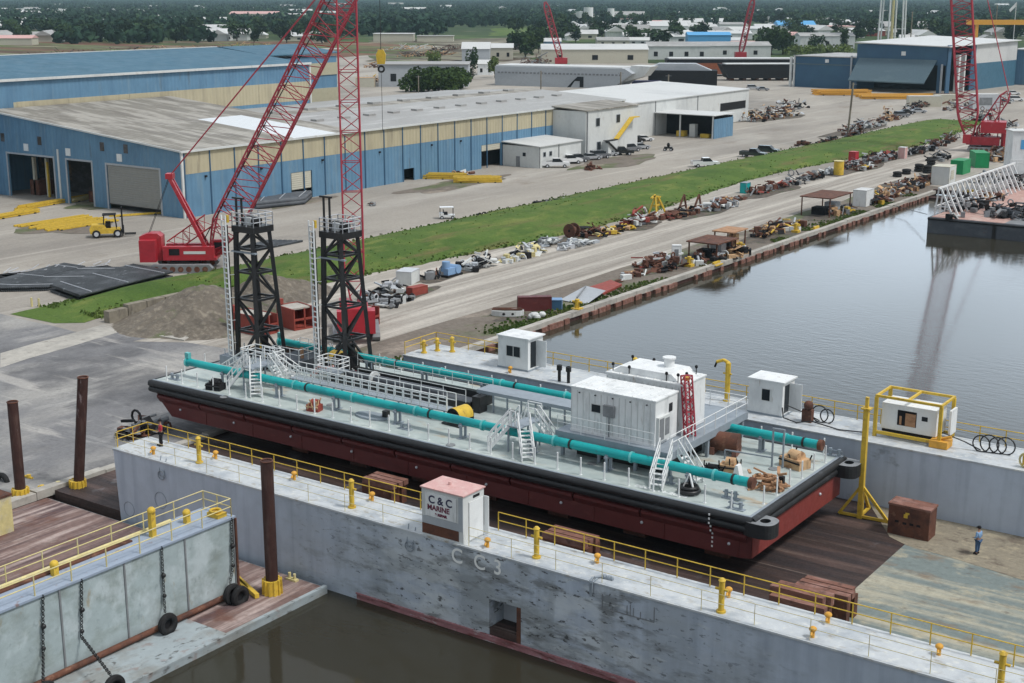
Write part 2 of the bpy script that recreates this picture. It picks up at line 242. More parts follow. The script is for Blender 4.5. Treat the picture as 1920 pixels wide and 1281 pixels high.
# water: mirror-like brown water with small ripples
def water_mat():
    m = bpy.data.materials.new('basin_water'); m.use_nodes = True; n = m.node_tree.nodes; l = m.node_tree.links; b = n['Principled BSDF']
    b.inputs['Base Color'].default_value = A(.036, .033, .023); b.inputs['Roughness'].default_value = .07; b.inputs['IOR'].default_value = 1.333
    g = n.new('ShaderNodeNewGeometry')
    q = n.new('ShaderNodeMapping'); q.inputs['Scale'].default_value = (.9, 2.6, 1); q.inputs['Rotation'].default_value = (0, 0, R(20)); l.new(g.outputs['Position'], q.inputs[0])
    t = n.new('ShaderNodeTexNoise'); t.inputs['Scale'].default_value = .8; t.inputs['Detail'].default_value = 4; l.new(q.outputs[0], t.inputs['Vector'])
    t2 = n.new('ShaderNodeTexNoise'); t2.inputs['Scale'].default_value = .03; t2.inputs['Detail'].default_value = 2; l.new(g.outputs['Position'], t2.inputs['Vector'])
    r = n.new('ShaderNodeMapRange'); r.inputs[1].default_value = .42; r.inputs[2].default_value = .62; r.inputs[3].default_value = .07; r.inputs[4].default_value = .42; l.new(t2.outputs['Fac'], r.inputs[0])
    bp = n.new('ShaderNodeBump'); bp.inputs['Distance'].default_value = .05; l.new(r.outputs[0], bp.inputs['Strength']); l.new(t.outputs['Fac'], bp.inputs['Height']); l.new(bp.outputs[0], b.inputs['Normal'])
    return m
M['water'] = water_mat()

# ------------------------------------------------------------ mesh builder
SPLIT = {'wing_wall', 'roof_vent', 'anode', 'hull_seam', 'manhole', 'lamp', 'roof_lamp', 'post', 'downpipe', 'louvre', 'hull_knuckle', 'panel_joint', 'hanging_rope', 'ring_mark', 'support_block', 'tie_rod', 'corner_posts', 'tall_panels', 'fender_strip', 'white_band', 'cross_member', 'draft_mark', 'siding_rib', 'side_fender', 'stern_fender', 'far_fender', 'stored_steel', 'stored_equipment', 'side_tank', 'slots', 'grille', 'shelf', 'fork', 'bitt', 'far_wall', 'roof_far_part', 'rubbing_timber', 'cream_band', 'corner_trim', 'eaves_trim', 'door_frame', 'trim', 'leg', 'mid_grating', 'boom_pendant', 'backstay', 'cap', 'deck_coaming', 'end_wall', 'pane_pair', 'bench'}
class MB:
    def __init__(s, m=None): s.v = []; s.f = []; s.mi = []; s.ms = []; s.c = 0; s.T = None; s.sm = []; m and s.use(m)
    def use(s, m):
        if isinstance(m, str): m = M[m]
        if m not in s.ms: s.ms.append(m)
        s.c = s.ms.index(m); return s
    def add(s, vs, fs, smooth=False):
        k = len(s.v)
        for p in vs:
            p = Vector(p); s.v.append(s.T @ p if s.T else p)
        for f in fs: s.f.append([k+i for i in f]); s.mi.append(s.c); s.sm.append(smooth)
        return s
    def box(s, a, b):
        x0, y0, z0 = [min(a[i], b[i]) for i in range(3)]; x1, y1, z1 = [max(a[i], b[i]) for i in range(3)]
        return s.add([(x0, y0, z0), (x1, y0, z0), (x1, y1, z0), (x0, y1, z0), (x0, y0, z1), (x1, y0, z1), (x1, y1, z1), (x0, y1, z1)],
                     [(3, 2, 1, 0), (4, 5, 6, 7), (0, 1, 5, 4), (1, 2, 6, 5), (2, 3, 7, 6), (3, 0, 4, 7)])
    def obox(s, c, size, rz=0, ry=0, rx=0):
        m = Matrix.Translation(Vector(c)) @ Matrix.Rotation(rz, 4, 'Z') @ Matrix.Rotation(ry, 4, 'Y') @ Matrix.Rotation(rx, 4, 'X')
        o = s.T; s.T = (o @ m) if o else m; h = [d/2 for d in size]; s.box([-h[0], -h[1], -h[2]], h); s.T = o; return s
    def beam(s, p, q, w, h=None):
        p, q = Vector(p), Vector(q); h = h or w; d = q-p; ln = d.length
        if ln < 1e-5: return s
        m = Matrix.Translation(p) @ d.to_track_quat('X', 'Z').to_matrix().to_4x4()
        o = s.T; s.T = (o @ m) if o else m; s.box((0, -w/2, -h/2), (ln, w/2, h/2)); s.T = o; return s
    def tube(s, p, q, r, n=8, r2=None, cap=True, smooth=True):
        p, q = Vector(p), Vector(q); r2 = r if r2 is None else r2; d = (q-p).normalized(); a = d.orthogonal().normalized(); b = d.cross(a); vs = []
        for c, rr in ((p, r), (q, r2)):
            for i in range(n):
                t = 2*PI*i/n; vs.append(c+a*math.cos(t)*rr+b*math.sin(t)*rr)
        s.add(vs, [(i, (i+1) % n, n+(i+1) % n, n+i) for i in range(n)], smooth)
        if cap: s.add(vs, [tuple(range(n))[::-1], tuple(range(n, 2*n))])
        return s
    def path(s, pts, r, n=6):
        for a, b in zip(pts, pts[1:]): s.tube(a, b, r, n)
        return s
    def torus(s, c, Rr, r, ax='Z', n=16, m=8, arc=2*PI):
        vs = []; full = arc > 6.28; nn = n if full else n+1
        for i in range(nn):
            t = arc*i/n
            for j in range(m):
                u = 2*PI*j/m; x = (Rr+r*math.cos(u))*math.cos(t); y = (Rr+r*math.cos(u))*math.sin(t); z = r*math.sin(u)
                v = {'Z': (x, y, z), 'X': (z, x, y), 'Y': (x, z, y)}[ax]; vs.append(Vector(c)+Vector(v))
        fs = []
        for i in range(n):
            for j in range(m):
                a, b = i*m+j, i*m+(j+1) % m; c2, d = ((i+1) % nn)*m+(j+1) % m, ((i+1) % nn)*m+j; fs.append((a, d, c2, b))
        return s.add(vs, fs, True)
    def ball(s, c, r, n=10, m=7, jit=0):
        r = Vector(r) if hasattr(r, '__len__') else Vector((r, r, r)); vs = [Vector(c)+Vector((0, 0, r.z))]; c = Vector(c)
        for j in range(1, m):
            for i in range(n):
                t = 2*PI*i/n; u = PI*j/m; k = 1+random.uniform(-jit, jit)
                vs.append(c+Vector((math.cos(t)*math.sin(u)*r.x*k, math.sin(t)*math.sin(u)*r.y*k, math.cos(u)*r.z*k)))
        vs.append(c-Vector((0, 0, r.z))); e = len(vs)-1; fs = [(0, 1+i, 1+(i+1) % n) for i in range(n)]
        for j in range(m-2):
            for i in range(n): a = 1+j*n+i; b = 1+j*n+(i+1) % n; fs.append((a, a+n, b+n, b))
        fs += [(e, 1+(m-2)*n+(i+1) % n, 1+(m-2)*n+i) for i in range(n)]
        return s.add(vs, fs, jit == 0)
    def prism(s, poly, lo, hi, ax='Z'):
        """poly in the two remaining axes, extruded along ax"""
        n = len(poly); f = {'Z': lambda a, b, c: (a, b, c), 'Y': lambda a, b, c: (a, c, b), 'X': lambda a, b, c: (c, a, b)}[ax]
        vs = [f(a, b, lo) for a, b in poly]+[f(a, b, hi) for a, b in poly]
        fs = [(i, (i+1) % n, n+(i+1) % n, n+i) for i in range(n)]+[tuple(range(n))[::-1], tuple(range(n, 2*n))]
        return s.add(vs, fs)
    def quad(s, *p): return s.add(p, [tuple(range(len(p)))])
    def pieces(s):
        par = list(range(len(s.v)))
        def fd(i):
            while par[i] != i: par[i] = par[par[i]]; i = par[i]
            return i
        for f in s.f:
            for i in f[1:]: par[fd(i)] = fd(f[0])
        g = {}
        for k, f in enumerate(s.f): g.setdefault(fd(f[0]), []).append(k)
        bb = []
        for fs in g.values():
            vs = [s.v[i] for k in fs for i in s.f[k]]; bb.append([[min(v[a] for v in vs)-.02 for a in range(3)], [max(v[a] for v in vs)+.02 for a in range(3)], list(fs)])
        ch = True
        while ch:
            ch = False
            for i in range(len(bb)):
                for j in range(i+1, len(bb)):
                    if all(bb[i][0][a] <= bb[j][1][a] and bb[j][0][a] <= bb[i][1][a] for a in range(3)):
                        bb[i] = [[min(x, y) for x, y in zip(bb[i][0], bb[j][0])], [max(x, y) for x, y in zip(bb[i][1], bb[j][1])], bb[i][2]+bb[j][2]]; del bb[j]; ch = True; break
                if ch: break
        out = []
        for _, _, fs in bb:
            m_ = MB(); mp_ = {}; m_.ms = [s.ms[i] for i in sorted({s.mi[k] for k in fs})]
            for k in sorted(fs):
                f2 = []
                for i in s.f[k]:
                    if i not in mp_: mp_[i] = len(m_.v); m_.v.append(s.v[i])
                    f2.append(mp_[i])
                m_.f.append(f2); m_.mi.append(m_.ms.index(s.ms[s.mi[k]])); m_.sm.append(s.sm[k])
            out.append(m_)
        return out
    def build(s, name, parent=None, at=None, label=None):
        """at: world point subtracted from the vertices (the origin of the thing)"""
        if parent is not None and name in SPLIT:
            ps = s.pieces()
            if 1 < len(ps) <= 90: return [p.build('\n'+name, parent, at, label) for p in ps][0]
        name = name.strip()
        o3 = Vector(at) if at is not None else Vector((0, 0, 0))
        me = bpy.data.meshes.new(name); me.from_pydata([tuple(v-o3) for v in s.v], [], s.f)
        for m in s.ms: me.materials.append(m)
        me.polygons.foreach_set('material_index', s.mi); me.polygons.foreach_set('use_smooth', s.sm); me.update()
        import bmesh
        b = bmesh.new(); b.from_mesh(me); bmesh.ops.recalc_face_normals(b, faces=b.faces); b.to_mesh(me); b.free()
        o = bpy.data.objects.new(name, me); S.collection.objects.link(o)
        if parent: o.parent = parent
        elif at is not None: o.location = o3
        if label: o['label'] = label
        return o
def tag(o, label=None, cat=None, group=None, kind=None):
    if label: o['label'] = label
    if cat: o['category'] = cat
    if group: o['group'] = group
    if kind: o['kind'] = kind
    return o
def thing(name, label, cat, loc=(0, 0, 0), rz=0, group=None):
    o = bpy.data.objects.new(name, None); S.collection.objects.link(o); o.location = loc; o.rotation_euler = (0, 0, rz)
    o.empty_display_size = .5; return tag(o, label, cat, group)
def one(mb, name, label, cat, group=None, at=None):
    if at is None:
        xs = [v.x for v in mb.v]; ys = [v.y for v in mb.v]; at = ((min(xs)+max(xs))/2, (min(ys)+max(ys))/2, min(v.z for v in mb.v))
    return tag(mb.build(name, at=at), label, cat, group)
def stru(mb, name, at=(0, 0, 0)): return tag(mb.build(name, at=at), kind='structure')
def dup(o, loc=None, rz=None, label=None, parent=None, group=None):
    c = o.copy(); S.collection.objects.link(c)
    if parent is not None: c.parent = parent
    for ch in list(o.children): dup(ch, parent=c)
    if loc is not None: c.location = loc
    if rz is not None: c.rotation_euler = (0, 0, rz)
    if label: c['label'] = label
    if group: c['group'] = group
    return c
def textpart(txt, size, mtx, parent, name, m, label=None, extrude=.006, align='LEFT', sx=1., bold=.015):
    cu = bpy.data.curves.new(name, 'FONT'); cu.body = txt; cu.size = size; cu.extrude = extrude; cu.align_x = align; cu.offset = bold
    t = bpy.data.objects.new(name, cu); S.collection.objects.link(t); bpy.context.view_layer.update()
    me = bpy.data.meshes.new_from_object(t.evaluated_get(bpy.context.evaluated_depsgraph_get())); bpy.data.objects.remove(t)
    me.materials.clear(); me.materials.append(M[m] if isinstance(m, str) else m); me.transform(mtx @ Matrix.Diagonal((sx, 1, 1, 1)))
    o = bpy.data.objects.new(name, me); S.collection.objects.link(o); o.parent = parent
    if label: o['label'] = label
    return o
FRONT_Y = Matrix(((1, 0, 0, 0), (0, 0, -1, 0), (0, 1, 0, 0), (0, 0, 0, 1)))     # writing readable from -Y
def railing(mb, pts, h=1.07, step=2., r=.03, rails=(.55, 1.0), posts=True):
    for a, b in zip(pts, pts[1:]):
        a, b = Vector(a), Vector(b); n = max(1, round((b-a).length/step))
        for k in rails: mb.tube(a+Vector((0, 0, h*k)), b+Vector((0, 0, h*k)), r, 5, cap=False)
        if posts:
            for i in range(n+1): p = a.lerp(b, i/n); mb.tube(p, p+Vector((0, 0, h)), r*1.15, 5)
    return mb
def lattice(mb, p, q, w, h, r, seg, taper=(0, 0), up=(0, 0, 1), rd=None):
    """four chords and zig-zag lacing from p to q"""
    p, q = Vector(p), Vector(q); d = (q-p).normalized(); s = d.cross(Vector(up)).normalized(); u = s.cross(d); L_ = (q-p).length; rd = rd or r*.55
    def sec(t):
        k = 1.
        if taper[0] and t < taper[0]: k = .25+.75*t/taper[0]
        if taper[1] and t > 1-taper[1]: k = .3+.7*(1-t)/taper[1]
        c = p.lerp(q, t); return [c+s*w/2*k*a+u*h/2*k*b for a, b in ((-1, -1), (1, -1), (1, 1), (-1, 1))]
    prev = sec(0)
    for i in range(1, seg+1):
        cur = sec(i/seg)
        for k in range(4):
            mb.tube(prev[k], cur[k], r, 5, cap=False)
            a, b = (k, (k+1) % 4) if i % 2 else ((k+1) % 4, k)
            mb.tube(prev[a], cur[b], rd, 4, cap=False)
            if i % 2 == 0: mb.tube(cur[k], cur[(k+1) % 4], rd, 4, cap=False)
        prev = cur
    return mb
def ladder(mb, p, q, w=.5, r=.03, step=.4, side=(1, 0, 0), hoops=False):
    p, q = Vector(p), Vector(q); sd_ = Vector(side).normalized()*w/2
    mb.tube(p-sd_, q-sd_, r, 5).tube(p+sd_, q+sd_, r, 5); n = int((q-p).length/step)
    for i in range(1, n): c = p.lerp(q, i/n); mb.tube(c-sd_, c+sd_, r*.8, 4)
    return mb
def stairs(mb, top, bot, w=.8, n=8, m='white', side=None, rail=True):
    top, bot = Vector(top), Vector(bot); d = Vector((bot.x-top.x, bot.y-top.y, 0)); s = Vector((-d.y, d.x, 0)).normalized()*w/2
    mb.use(m)
    for k in (-1, 1): mb.beam(top+s*k, bot+s*k, .05, .2)
    for i in range(1, n): c = top.lerp(bot, i/n); mb.beam(c-s, c+s, .24, .04)
    if rail:
        for k in (-1, 1):
            a, b = top+s*k, bot+s*k
            for hh in (.55, 1.): mb.tube(a+Vector((0, 0, hh)), b+Vector((0, 0, hh)), .045, 5)
            for t in (0, .33, .66, 1): c = a.lerp(b, t); mb.tube(c, c+Vector((0, 0, 1)), .045, 5)
    return mb

# ============================================================ THE SETTING
QX = -78.5; WZ = -.8
g = MB('gravel')
g.quad((-9000, -2000, 0), (QX, -2000, 0), (QX, 241, 0), (-9000, 241, 0))
g.quad((-9000, 241, 0), (QX, 241, 0), (QX, 12000, 0), (-9000, 12000, 0))
g.quad((QX, 241, 0), (6000, 241, 0), (6000, 12000, 0), (QX, 12000, 0))
stru(g, 'ground')
stru(MB('water').quad((QX-.4, -400, WZ), (900, -400, WZ), (900, 242, WZ), (QX-.4, 242, WZ)), 'basin_water', (0, 0, 0))
def patch(name, m, poly, z, rag=0., seg=14., px=True):
    """flat sheet with a ragged outline; poly in photo pixels or in metres"""
    pts = [P(*q) if px else Vector((q[0], q[1], 0)) for q in poly]; out = []
    for a, b in zip(pts, pts[1:]+pts[:1]):
        n = max(1, min(60, int((b-a).length/seg)))
        for i in range(n):
            c = a.lerp(b, i/n); k = Vector((noise.noise(c*.21), noise.noise(c*.21+Vector((9, 4, 2))), 0)); out.append((c.x+k.x*rag, c.y+k.y*rag, z))
    return stru(MB(m).quad(*out), name)
# far land: brown field strips, scrap land, green fields
patch('distant_field', 'field', [(-4500, 620), (-300, 620), (200, 900), (4500, 3500), (4500, 11500), (-8500, 11500), (-8500, 1000)], .02, 0, px=False)
patch('brown_field', 'brownfield', [(-60, 78), (640, 78), (760, 84), (760, 100), (640, 108), (-60, 128)], .06, 8, 20)
patch('pale_track', 'concrete', [(-40, 106), (640, 90), (640, 92.5), (-40, 110)], .075, 1, 20)
patch('scrap_land', 'scrapland', [(690, 76), (1010, 70), (1120, 92), (940, 118), (700, 122)], .05, 8, 20)
patch('green_meadow', 'grass', [(922, 53), (1035, 52), (1050, 66), (925, 68)], .09, 12, 30)
# near yard: grey surface at the left, quay road, verge, berm
patch('grey_yard', 'asphalt', [(-116, 30), (-116, 87), (-107, 92), (-102, 97.5), (-96, 99), (-90, 97), (QX, 96), (QX, 30)], .004, .8, 3, px=False)
patch('grey_yard_apron', 'asphalt', [(-175, 30), (-175, 78), (-139, 88), (-116, 87.2), (-116, 30)], .008, 1.2, 4, px=False)
patch('pale_yard_track', 'concrete', [(0, 662), (200, 608), (225, 622), (60, 672), (0, 690)], .014, .5, 4)
patch('quay_road', 'road', [(-107.5, 88), (-107.5, 384), (-88, 384), (-88, 250), (-87.5, 95)], .012, 1.2, 5, px=False)
patch('quay_verge', 'verge', [(-87.6, 92), (-87.8, 251), (QX-.5, 246), (QX-.5, 92)], .018, .8, 5, px=False)
def rag_sheet(name, m, xa, xb, y0, y1, z0, hgt, prof, ny, nx=10):
    vs = []; fs = []
    for j in range(ny+1):
        y = y0+(y1-y0)*j/ny; a, b = xa(y), xb(y)
        for i in range(nx+1):
            t = i/nx; x = a+(b-a)*t; e = noise.noise(Vector((x*.15, y*.15, 3)))
            if i in (0, nx): x += noise.noise(Vector((y*.3, i, 1)))*1.1
            vs.append((x, y, z0+hgt*prof(t)*min(1, max(0, (y-y0)/14))**1.5*min(1, max(0, (y1-y)/14))+e*.16*(4*t*(1-t))*min(1, (y-y0)/8)))
    for j in range(ny):
        for i in range(nx): a = j*(nx+1)+i; fs.append((a, a+1, a+nx+2, a+nx+1))
    mb = MB(m).add(vs, fs, True); return stru(mb, name)
def lx(y): return -128.3+(min(1, max(0, (y-96)/18))-1)*9.5*-0+max(0, (y-372))*.5
def rx(y):
    if y < 91: return -117-(91-y)*1.2
    return -118.5-2*min(1, (y-91)/20) if y < 111 else (-120.5+11*min(1, (y-111)/5) if y < 116 else -109.5+2.6*math.sin(y*.045))
rag_sheet('grass_berm', 'grass', lx, rx, 88, 386, .03, 1.15, lambda t: math.sin(PI*t)**.8, 150)
def mesh_heap(name, cx, cy, rx_, ry_, h, m, n=44, rz=0):
    vs = []; fs = []
    for j in range(n+1):
        for i in range(n+1):
            u, v = i/n*2-1, j/n*2-1; r = math.hypot(u, v); an = math.atan2(v, u); k = max(0, 1-r); e = noise.noise(Vector((u*2.2, v*2.2, 5)))
            z = h*(k**1.1)*(1+.3*e)+(.1*noise.noise(Vector((u*9, v*9, 1)))+.16*math.sin(an*19+4*e)*min(1, k*3))*(k > 0)*min(1, k*6)-.02
            X, Y = u*rx_, v*ry_; vs.append((cx+X*math.cos(rz)-Y*math.sin(rz), cy+X*math.sin(rz)+Y*math.cos(rz), z))
    for j in range(n):
        for i in range(n): a = j*(n+1)+i; fs.append((a, a+1, a+n+2, a+n+1))
    return MB(m).add(vs, fs, True)
stru(mesh_heap('spoil', -111.2, 100, 8, 11.5, 3.2, 'mound', rz=.25), 'spoil_heap')
stru(mesh_heap('spoil', -112, 110.5, 6.5, 9, 2.5, 'mound', rz=.1), 'spoil_heap_behind')
stru(mesh_heap('foot', -106.5, 94.8, 5.5, 5, 1.0, 'mound', 30), 'spoil_heap_foot')
one(MB('concrete').prism([tuple(P(x, y)[:2]) for x, y in ((298, 632), (330, 614), (378, 625), (345, 640))], 0, .14), 'concrete_slab', 'pale square concrete slab lying in front of the grey spoil heap', 'slab')
# concrete retaining wall of big blocks in front of the heap
t = thing('block_wall', 'weathered concrete block wall running into the left flank of the grey spoil heap', 'wall', P(195, 607))
a, b = P(200, 606), P(405, 560); n = 6
for i in range(n):
    c0, c1 = a.lerp(b, (i+.02)/n), a.lerp(b, (i+.98)/n); hh = 1.55 if i else 1.25
    MB('oldconcrete').beam(c0+Vector((0, 0, hh/2)), c1+Vector((0, 0, hh/2)), .9, hh).build('block', t, t.location)
# quay wall
t = thing('quay_wall', 'long concrete capped quay wall between the road verge and the water', 'quay wall', (QX, 150, 0))
qm = MB('concrete'); rr = random.Random(3); y = -30.
while y < 241: l2 = rr.uniform(3, 6); z = .2+rr.uniform(-.05, .05); qm.box((QX-.75, y, -.35), (QX+.02+rr.uniform(-.03, .03), min(241, y+l2-.06), z)); y += l2
qm.build('cap', t, t.location)
MB('darkrust').box((QX-.5, -30, -3), (QX-.1, 241, -.352)).build('sheet_piling', t, t.location)
tm = MB('blockwood'); y = 57.
while y < 236:
    if rr.random() < .8: tm.box((QX-.1, y, -.85), (QX+.18+rr.random()*.15, y+rr.uniform(.5, 1.6), -.2-rr.random()*.15))
    y += rr.uniform(1.2, 2.4)
tm.build('rubbing_timber', t, t.location)

# ============================================================ DRY DOCK (long wing walls, floor between)
DX0, DX1 = -71.6, 14.; ZT = 4.4
t = dock = thing('floating_dry_dock', 'long pale blue grey floating dry dock with low wing walls carrying the deck barge', 'dry dock', (-30, 72, WZ)); o = t.location
MB('dockfloor').box((DX0-6.7, 56.05, -1.6), (-26.6, 90.2, .03)).build('floor', t, o)
MB('dockfloor_pale').box((-26.598, 56.05, -1.6), (DX1, 90.2, .036)).build('floor_end', t, o, 'worn pale green floor plating beyond the dark rusty floor')
nx0, nx1 = -40.95, -38.85
wm = MB('dockscuff'); NZ = 1.72
wm.prism([(DX0+.35, -1.6), (nx0, -1.6), (nx0, ZT-.1), (DX0, ZT-.1)], 56, 59, 'Y').box((nx1, 56, -1.6), (DX1, 59, ZT-.1)).box((nx0, 56, NZ), (nx1, 59, ZT-.1)).box((nx0, 57.5, -1.6), (nx1, 59, NZ)).box((nx0, 56, -1.6), (nx1, 57.5, -.62)); wm.build('wall_side', t, o)
MB('dockpaint').box((DX0, 86, -1.6), (DX1, 90.4, ZT-.1)).build('far_wing_wall', t, o)
for y0, y1 in ((55.94, 59.06), (85.94, 90.46)): MB('docktop').box((DX0-.06, y0, ZT-.1), (DX1, y1, ZT)).build('wall_top', t, o)
MB('boottop').box((-50.5, 55.982, -1.2), (DX1, 55.998, -.42)).box((-50.5, 55.9, -.44), (DX1, 55.98, -.36)).build('boot_stripe', t, o)
# niche with cleat
nb = MB('rust').box((nx1-.3, 56.02, -.6), (nx1-.004, 56.14, NZ-.01)).box((nx0+.01, 56.05, -.615), (nx1-.3, 57.4, -.55)); nb.use('shipgrey').box((nx0+.004, 57.35, -.54), (nx1-.31, 57.49, NZ-.02)); nb.build('niche_frame', t, o)
nb = MB('yellow').box((-40.4, 56.3, -.52), (-39.3, 56.7, -.42)).tube((-40.5, 56.5, -.2), (-39.2, 56.5, -.2), .09).tube((-40.1, 56.5, -.5), (-40.1, 56.5, -.2), .08).tube((-39.6, 56.5, -.5), (-39.6, 56.5, -.2), .08)
nb.build('cleat', t, o)
def dray(px, py, Y):
    d = ray(px, py); k = Y/d.y; return Vector((d.x*k, Y, CAM_H+d.z*k))
for ch, px, py, s in (('C', 851, 1052, 1.2), ('C', 893, 1064, 1.2), ('3', 930, 1075, 1.2)):
    q = dray(px-5, py, 55.975)-Vector(o); textpart(ch, s, Matrix.Translation(q) @ FRONT_Y, t, 'lettering', 'lettering_white', sx=.95, bold=.012)
# faint scale mark on the wall
sm = MB('midgrey'); a, b = dray(1126, 1139, 55.985), dray(1226, 1167, 55.985); sm.beam(a, b, .02, .05)
for k, hh in ((.03, .75), (.5, .5), (.56, .6), (.62, .45), (.75, .35), (1., .8)): c = a.lerp(b, k); sm.beam(c, c+Vector((0, 0, hh)), .02, .035)
sm.build('weld_mark', t, o)
rm = MB('yellow'); railing(rm, [(DX0+.1, 58.9, ZT), (-46, 58.9, ZT)], 1.07, 1.9); railing(rm, [(-42.4, 58.9, ZT), (DX1, 58.9, ZT)], 1.07, 1.9); railing(rm, [(DX0+.1, 58.9, ZT), (DX0+.1, 56.3, ZT)], 1.07, 1.3)
rm.build('inner_handrail', t, o)
rm = MB('paleyellow'); railing(rm, [(DX0+.1, 56.15, ZT), (-45.6, 56.15, ZT)], 1.07, 2.8, .016); railing(rm, [(-42.4, 56.15, ZT), (DX1, 56.15, ZT)], 1.07, 2.8, .016); rm.build('outer_handrail', t, o)
rm = MB('yellow'); railing(rm, [(DX0+.1, 86.1, ZT), (DX0+.1, 90.3, ZT), (DX1, 90.3, ZT)], 1.07, 1.7, .034); rm.build('far_handrail', t, o)
def post(mx, my, z, h=1.65, r=.15, par=t, off=o):
    b = MB('yellow').tube((mx, my, z), (mx, my, z+h), r, 12).tube((mx, my, z+h), (mx, my, z+h+.12), r*1.25, 12, r*.6).tube((mx, my, z), (mx, my, z+.1), r*1.6, 12)
    b.tube((mx-.34, my, z+h*.72), (mx+.34, my, z+h*.72), .07, 6); b.build('mooring_post', par, off)
for px, py in ((374, 868), (660, 952), (1006, 1046), (1349, 1150), (1873, 1295)):
    q = P(px, py, ZT); post(q.x, min(58.6, max(56.5, q.y)), ZT)
for px, py, hh in ((944, 682, 2.3), (1190, 720, 2.), (1362, 752, 2.9), (848, 660, 1.2), (820, 658, 1.), (795, 662, 1.)):
    q = P(px, py, ZT); post(q.x, min(90, max(86.4, q.y)), ZT, hh, .16)
for px, py in ((288, 852), (411, 858), (556, 898), (704, 936), (914, 1026), (1120, 1056), (1366, 1120), (1518, 1200), (1552, 1168), (1760, 1228), (1195, 690), (955, 700), (1255, 745)):
    q = P(px, py, ZT); yy = min(58.4, max(56.5, q.y)) if q.y < 70 else min(90, max(86.4, q.y))
    MB('orange').tube((q.x, yy, ZT), (q.x, yy, ZT+.4), .1, 10).ball((q.x, yy, ZT+.42), (.19, .19, .14), 12, 6).tube((q.x, yy-.16, ZT+.3), (q.x+.05, yy-.3, ZT+.2), .06, 8).build('vent', t, o)
# rungs and hanging ropes, small lifting bits
hm = MB('greypaint')
for px, py in ((290, 870), (790, 985)):
    q = P(px, py, ZT); hm.torus((q.x, 55.9, ZT-.9), .3, .035, 'Y', 14, 5); hm.path([(q.x-.25, 56.2, ZT+.3), (q.x-.2, 55.9, ZT-.9), (q.x+.2, 55.9, ZT-1.), (q.x+.25, 56.2, ZT+.2)], .03)
hm.build('hanging_rope', t, o)
mb = MB('greypaint'); q = P(1108, 1090, ZT); mb.path([(q.x-.1, 56.3, ZT+.05), (q.x, 55.9, ZT), (q.x+.05, 55.9, ZT-.8)], .07, 6).path([(q.x+.15, 56.3, ZT+.05), (q.x+.12, 55.9, ZT), (q.x+.1, 55.9, ZT-.6)], .06, 6)
for k in range(5): mb.ball((q.x+.3+.12*k, 56.7, ZT+.08), .14, 8, 5, .2)
mb.path([(q.x+.3, 56.7, ZT+.1), (q.x, 56.3, ZT+.1)], .06); mb.build('rope_bundle', t, o)
# ring marks on the left end of the wall
mb = MB('greypaint').torus((-67.2, 55.99, 1.7), .55, .025, 'Y', 24, 4); mb.torus((-70.4, 55.99, .4), .5, .02, 'Y', 20, 4); mb.build('ring_mark', t, o)
# ------------------------------------------------------------ C & C control box on the near wall
q0 = Vector((-45.55, 56.05, ZT)); t = thing('dock_control_box', 'white control box with pink roof and lettered sign panel on the near dock wall', 'control box', q0); o = q0
W_, D_, H_ = 2.85, 1.9, 2.75
MB('offwhite').box((q0.x, q0.y, ZT+.004), (q0.x+W_, q0.y+D_, ZT+H_)).build('body', t, o)
MB('pinktop').box((q0.x-.07, q0.y-.07, ZT+H_), (q0.x+W_+.07, q0.y+D_+.07, ZT+H_+.07)).tube((q0.x+1.2, q0.y+1, ZT+H_+.07), (q0.x+1.2, q0.y+1, ZT+H_+.25), .09).build('roof', t, o)
MB('shipgrey').box((q0.x+.05, q0.y-.03, ZT+.72), (q0.x+W_-.3, q0.y, ZT+1.15)).box((q0.x+W_-.3, q0.y-.03, ZT+.72), (q0.x+W_, q0.y, ZT+H_-.1)).build('trim', t, o)
MB('rust').box((q0.x+.03, q0.y-.035, ZT+.12), (q0.x+W_-.3, q0.y, ZT+.7)).build('lower_strip', t, o)
MB('white').box((q0.x+.28, q0.y-.04, ZT+1.2), (q0.x+W_-.45, q0.y-.005, ZT+2.55)).build('sign_panel', t, o)
for txt, sz, x, z, mm in (('C & C', .62, .5, 1.98, 'navyblue'), ('MARINE', .42, .42, 1.58, 'maroon'), ('& REPAIR', .2, .95, 1.3, 'maroon')):
    textpart(txt, sz, Matrix.Translation((x, -.045, z)) @ FRONT_Y, t, 'lettering', mm, sx=1.02)
MB('white').box((q0.x+W_+.02, q0.y+.5, ZT+.1), (q0.x+W_+.06, q0.y+1.75, ZT+2.3)).box((q0.x+W_+.05, q0.y+1.85, ZT+.1), (q0.x+W_+.35, q0.y+1.9, ZT+2.3)).build('door', t, o)
MB('dark').box((q0.x+W_-.02, q0.y+.9, ZT+2.42), (q0.x+W_+.012, q0.y+1.5, ZT+2.58)).build('vent', t, o)
# ------------------------------------------------------------ white booths on the far wall
def booth(q, w_, d_, h_, label, win2):
    t = thing('dock_booth', label, 'booth', q); B = lambda m: MB(m)
    B('white').box((0, 0, .12), (w_, d_, h_)).build('body', t); B('white').box((-.1, -.1, h_), (w_+.15, d_+.15, h_+.1)).build('roof', t)
    x = .85 if win2 else w_*.4
    f = B('offwhite').box((x-.06, -.02, 1.02), (x+(1.36 if win2 else .76), -.002, 1.95)).build('window', t)
    g_ = B('glass').box((x, -.035, 1.08), (x+.6, -.022, 1.9)); win2 and g_.box((x+.68, -.035, 1.08), (x+1.28, -.022, 1.9)); g_.build('pane', f)
    B('glass').box((w_+.002, .35, .25), (w_+.02, 1.1, h_-.25)).build('doorway', t)
    B('white').box((w_+.02, 1.15, .25), (w_+.95, 1.2, h_-.2)).build('door', t); B('greypaint').box((-.05, -.05, .0), (w_+.05, d_+.05, .118)).build('base', t); return t
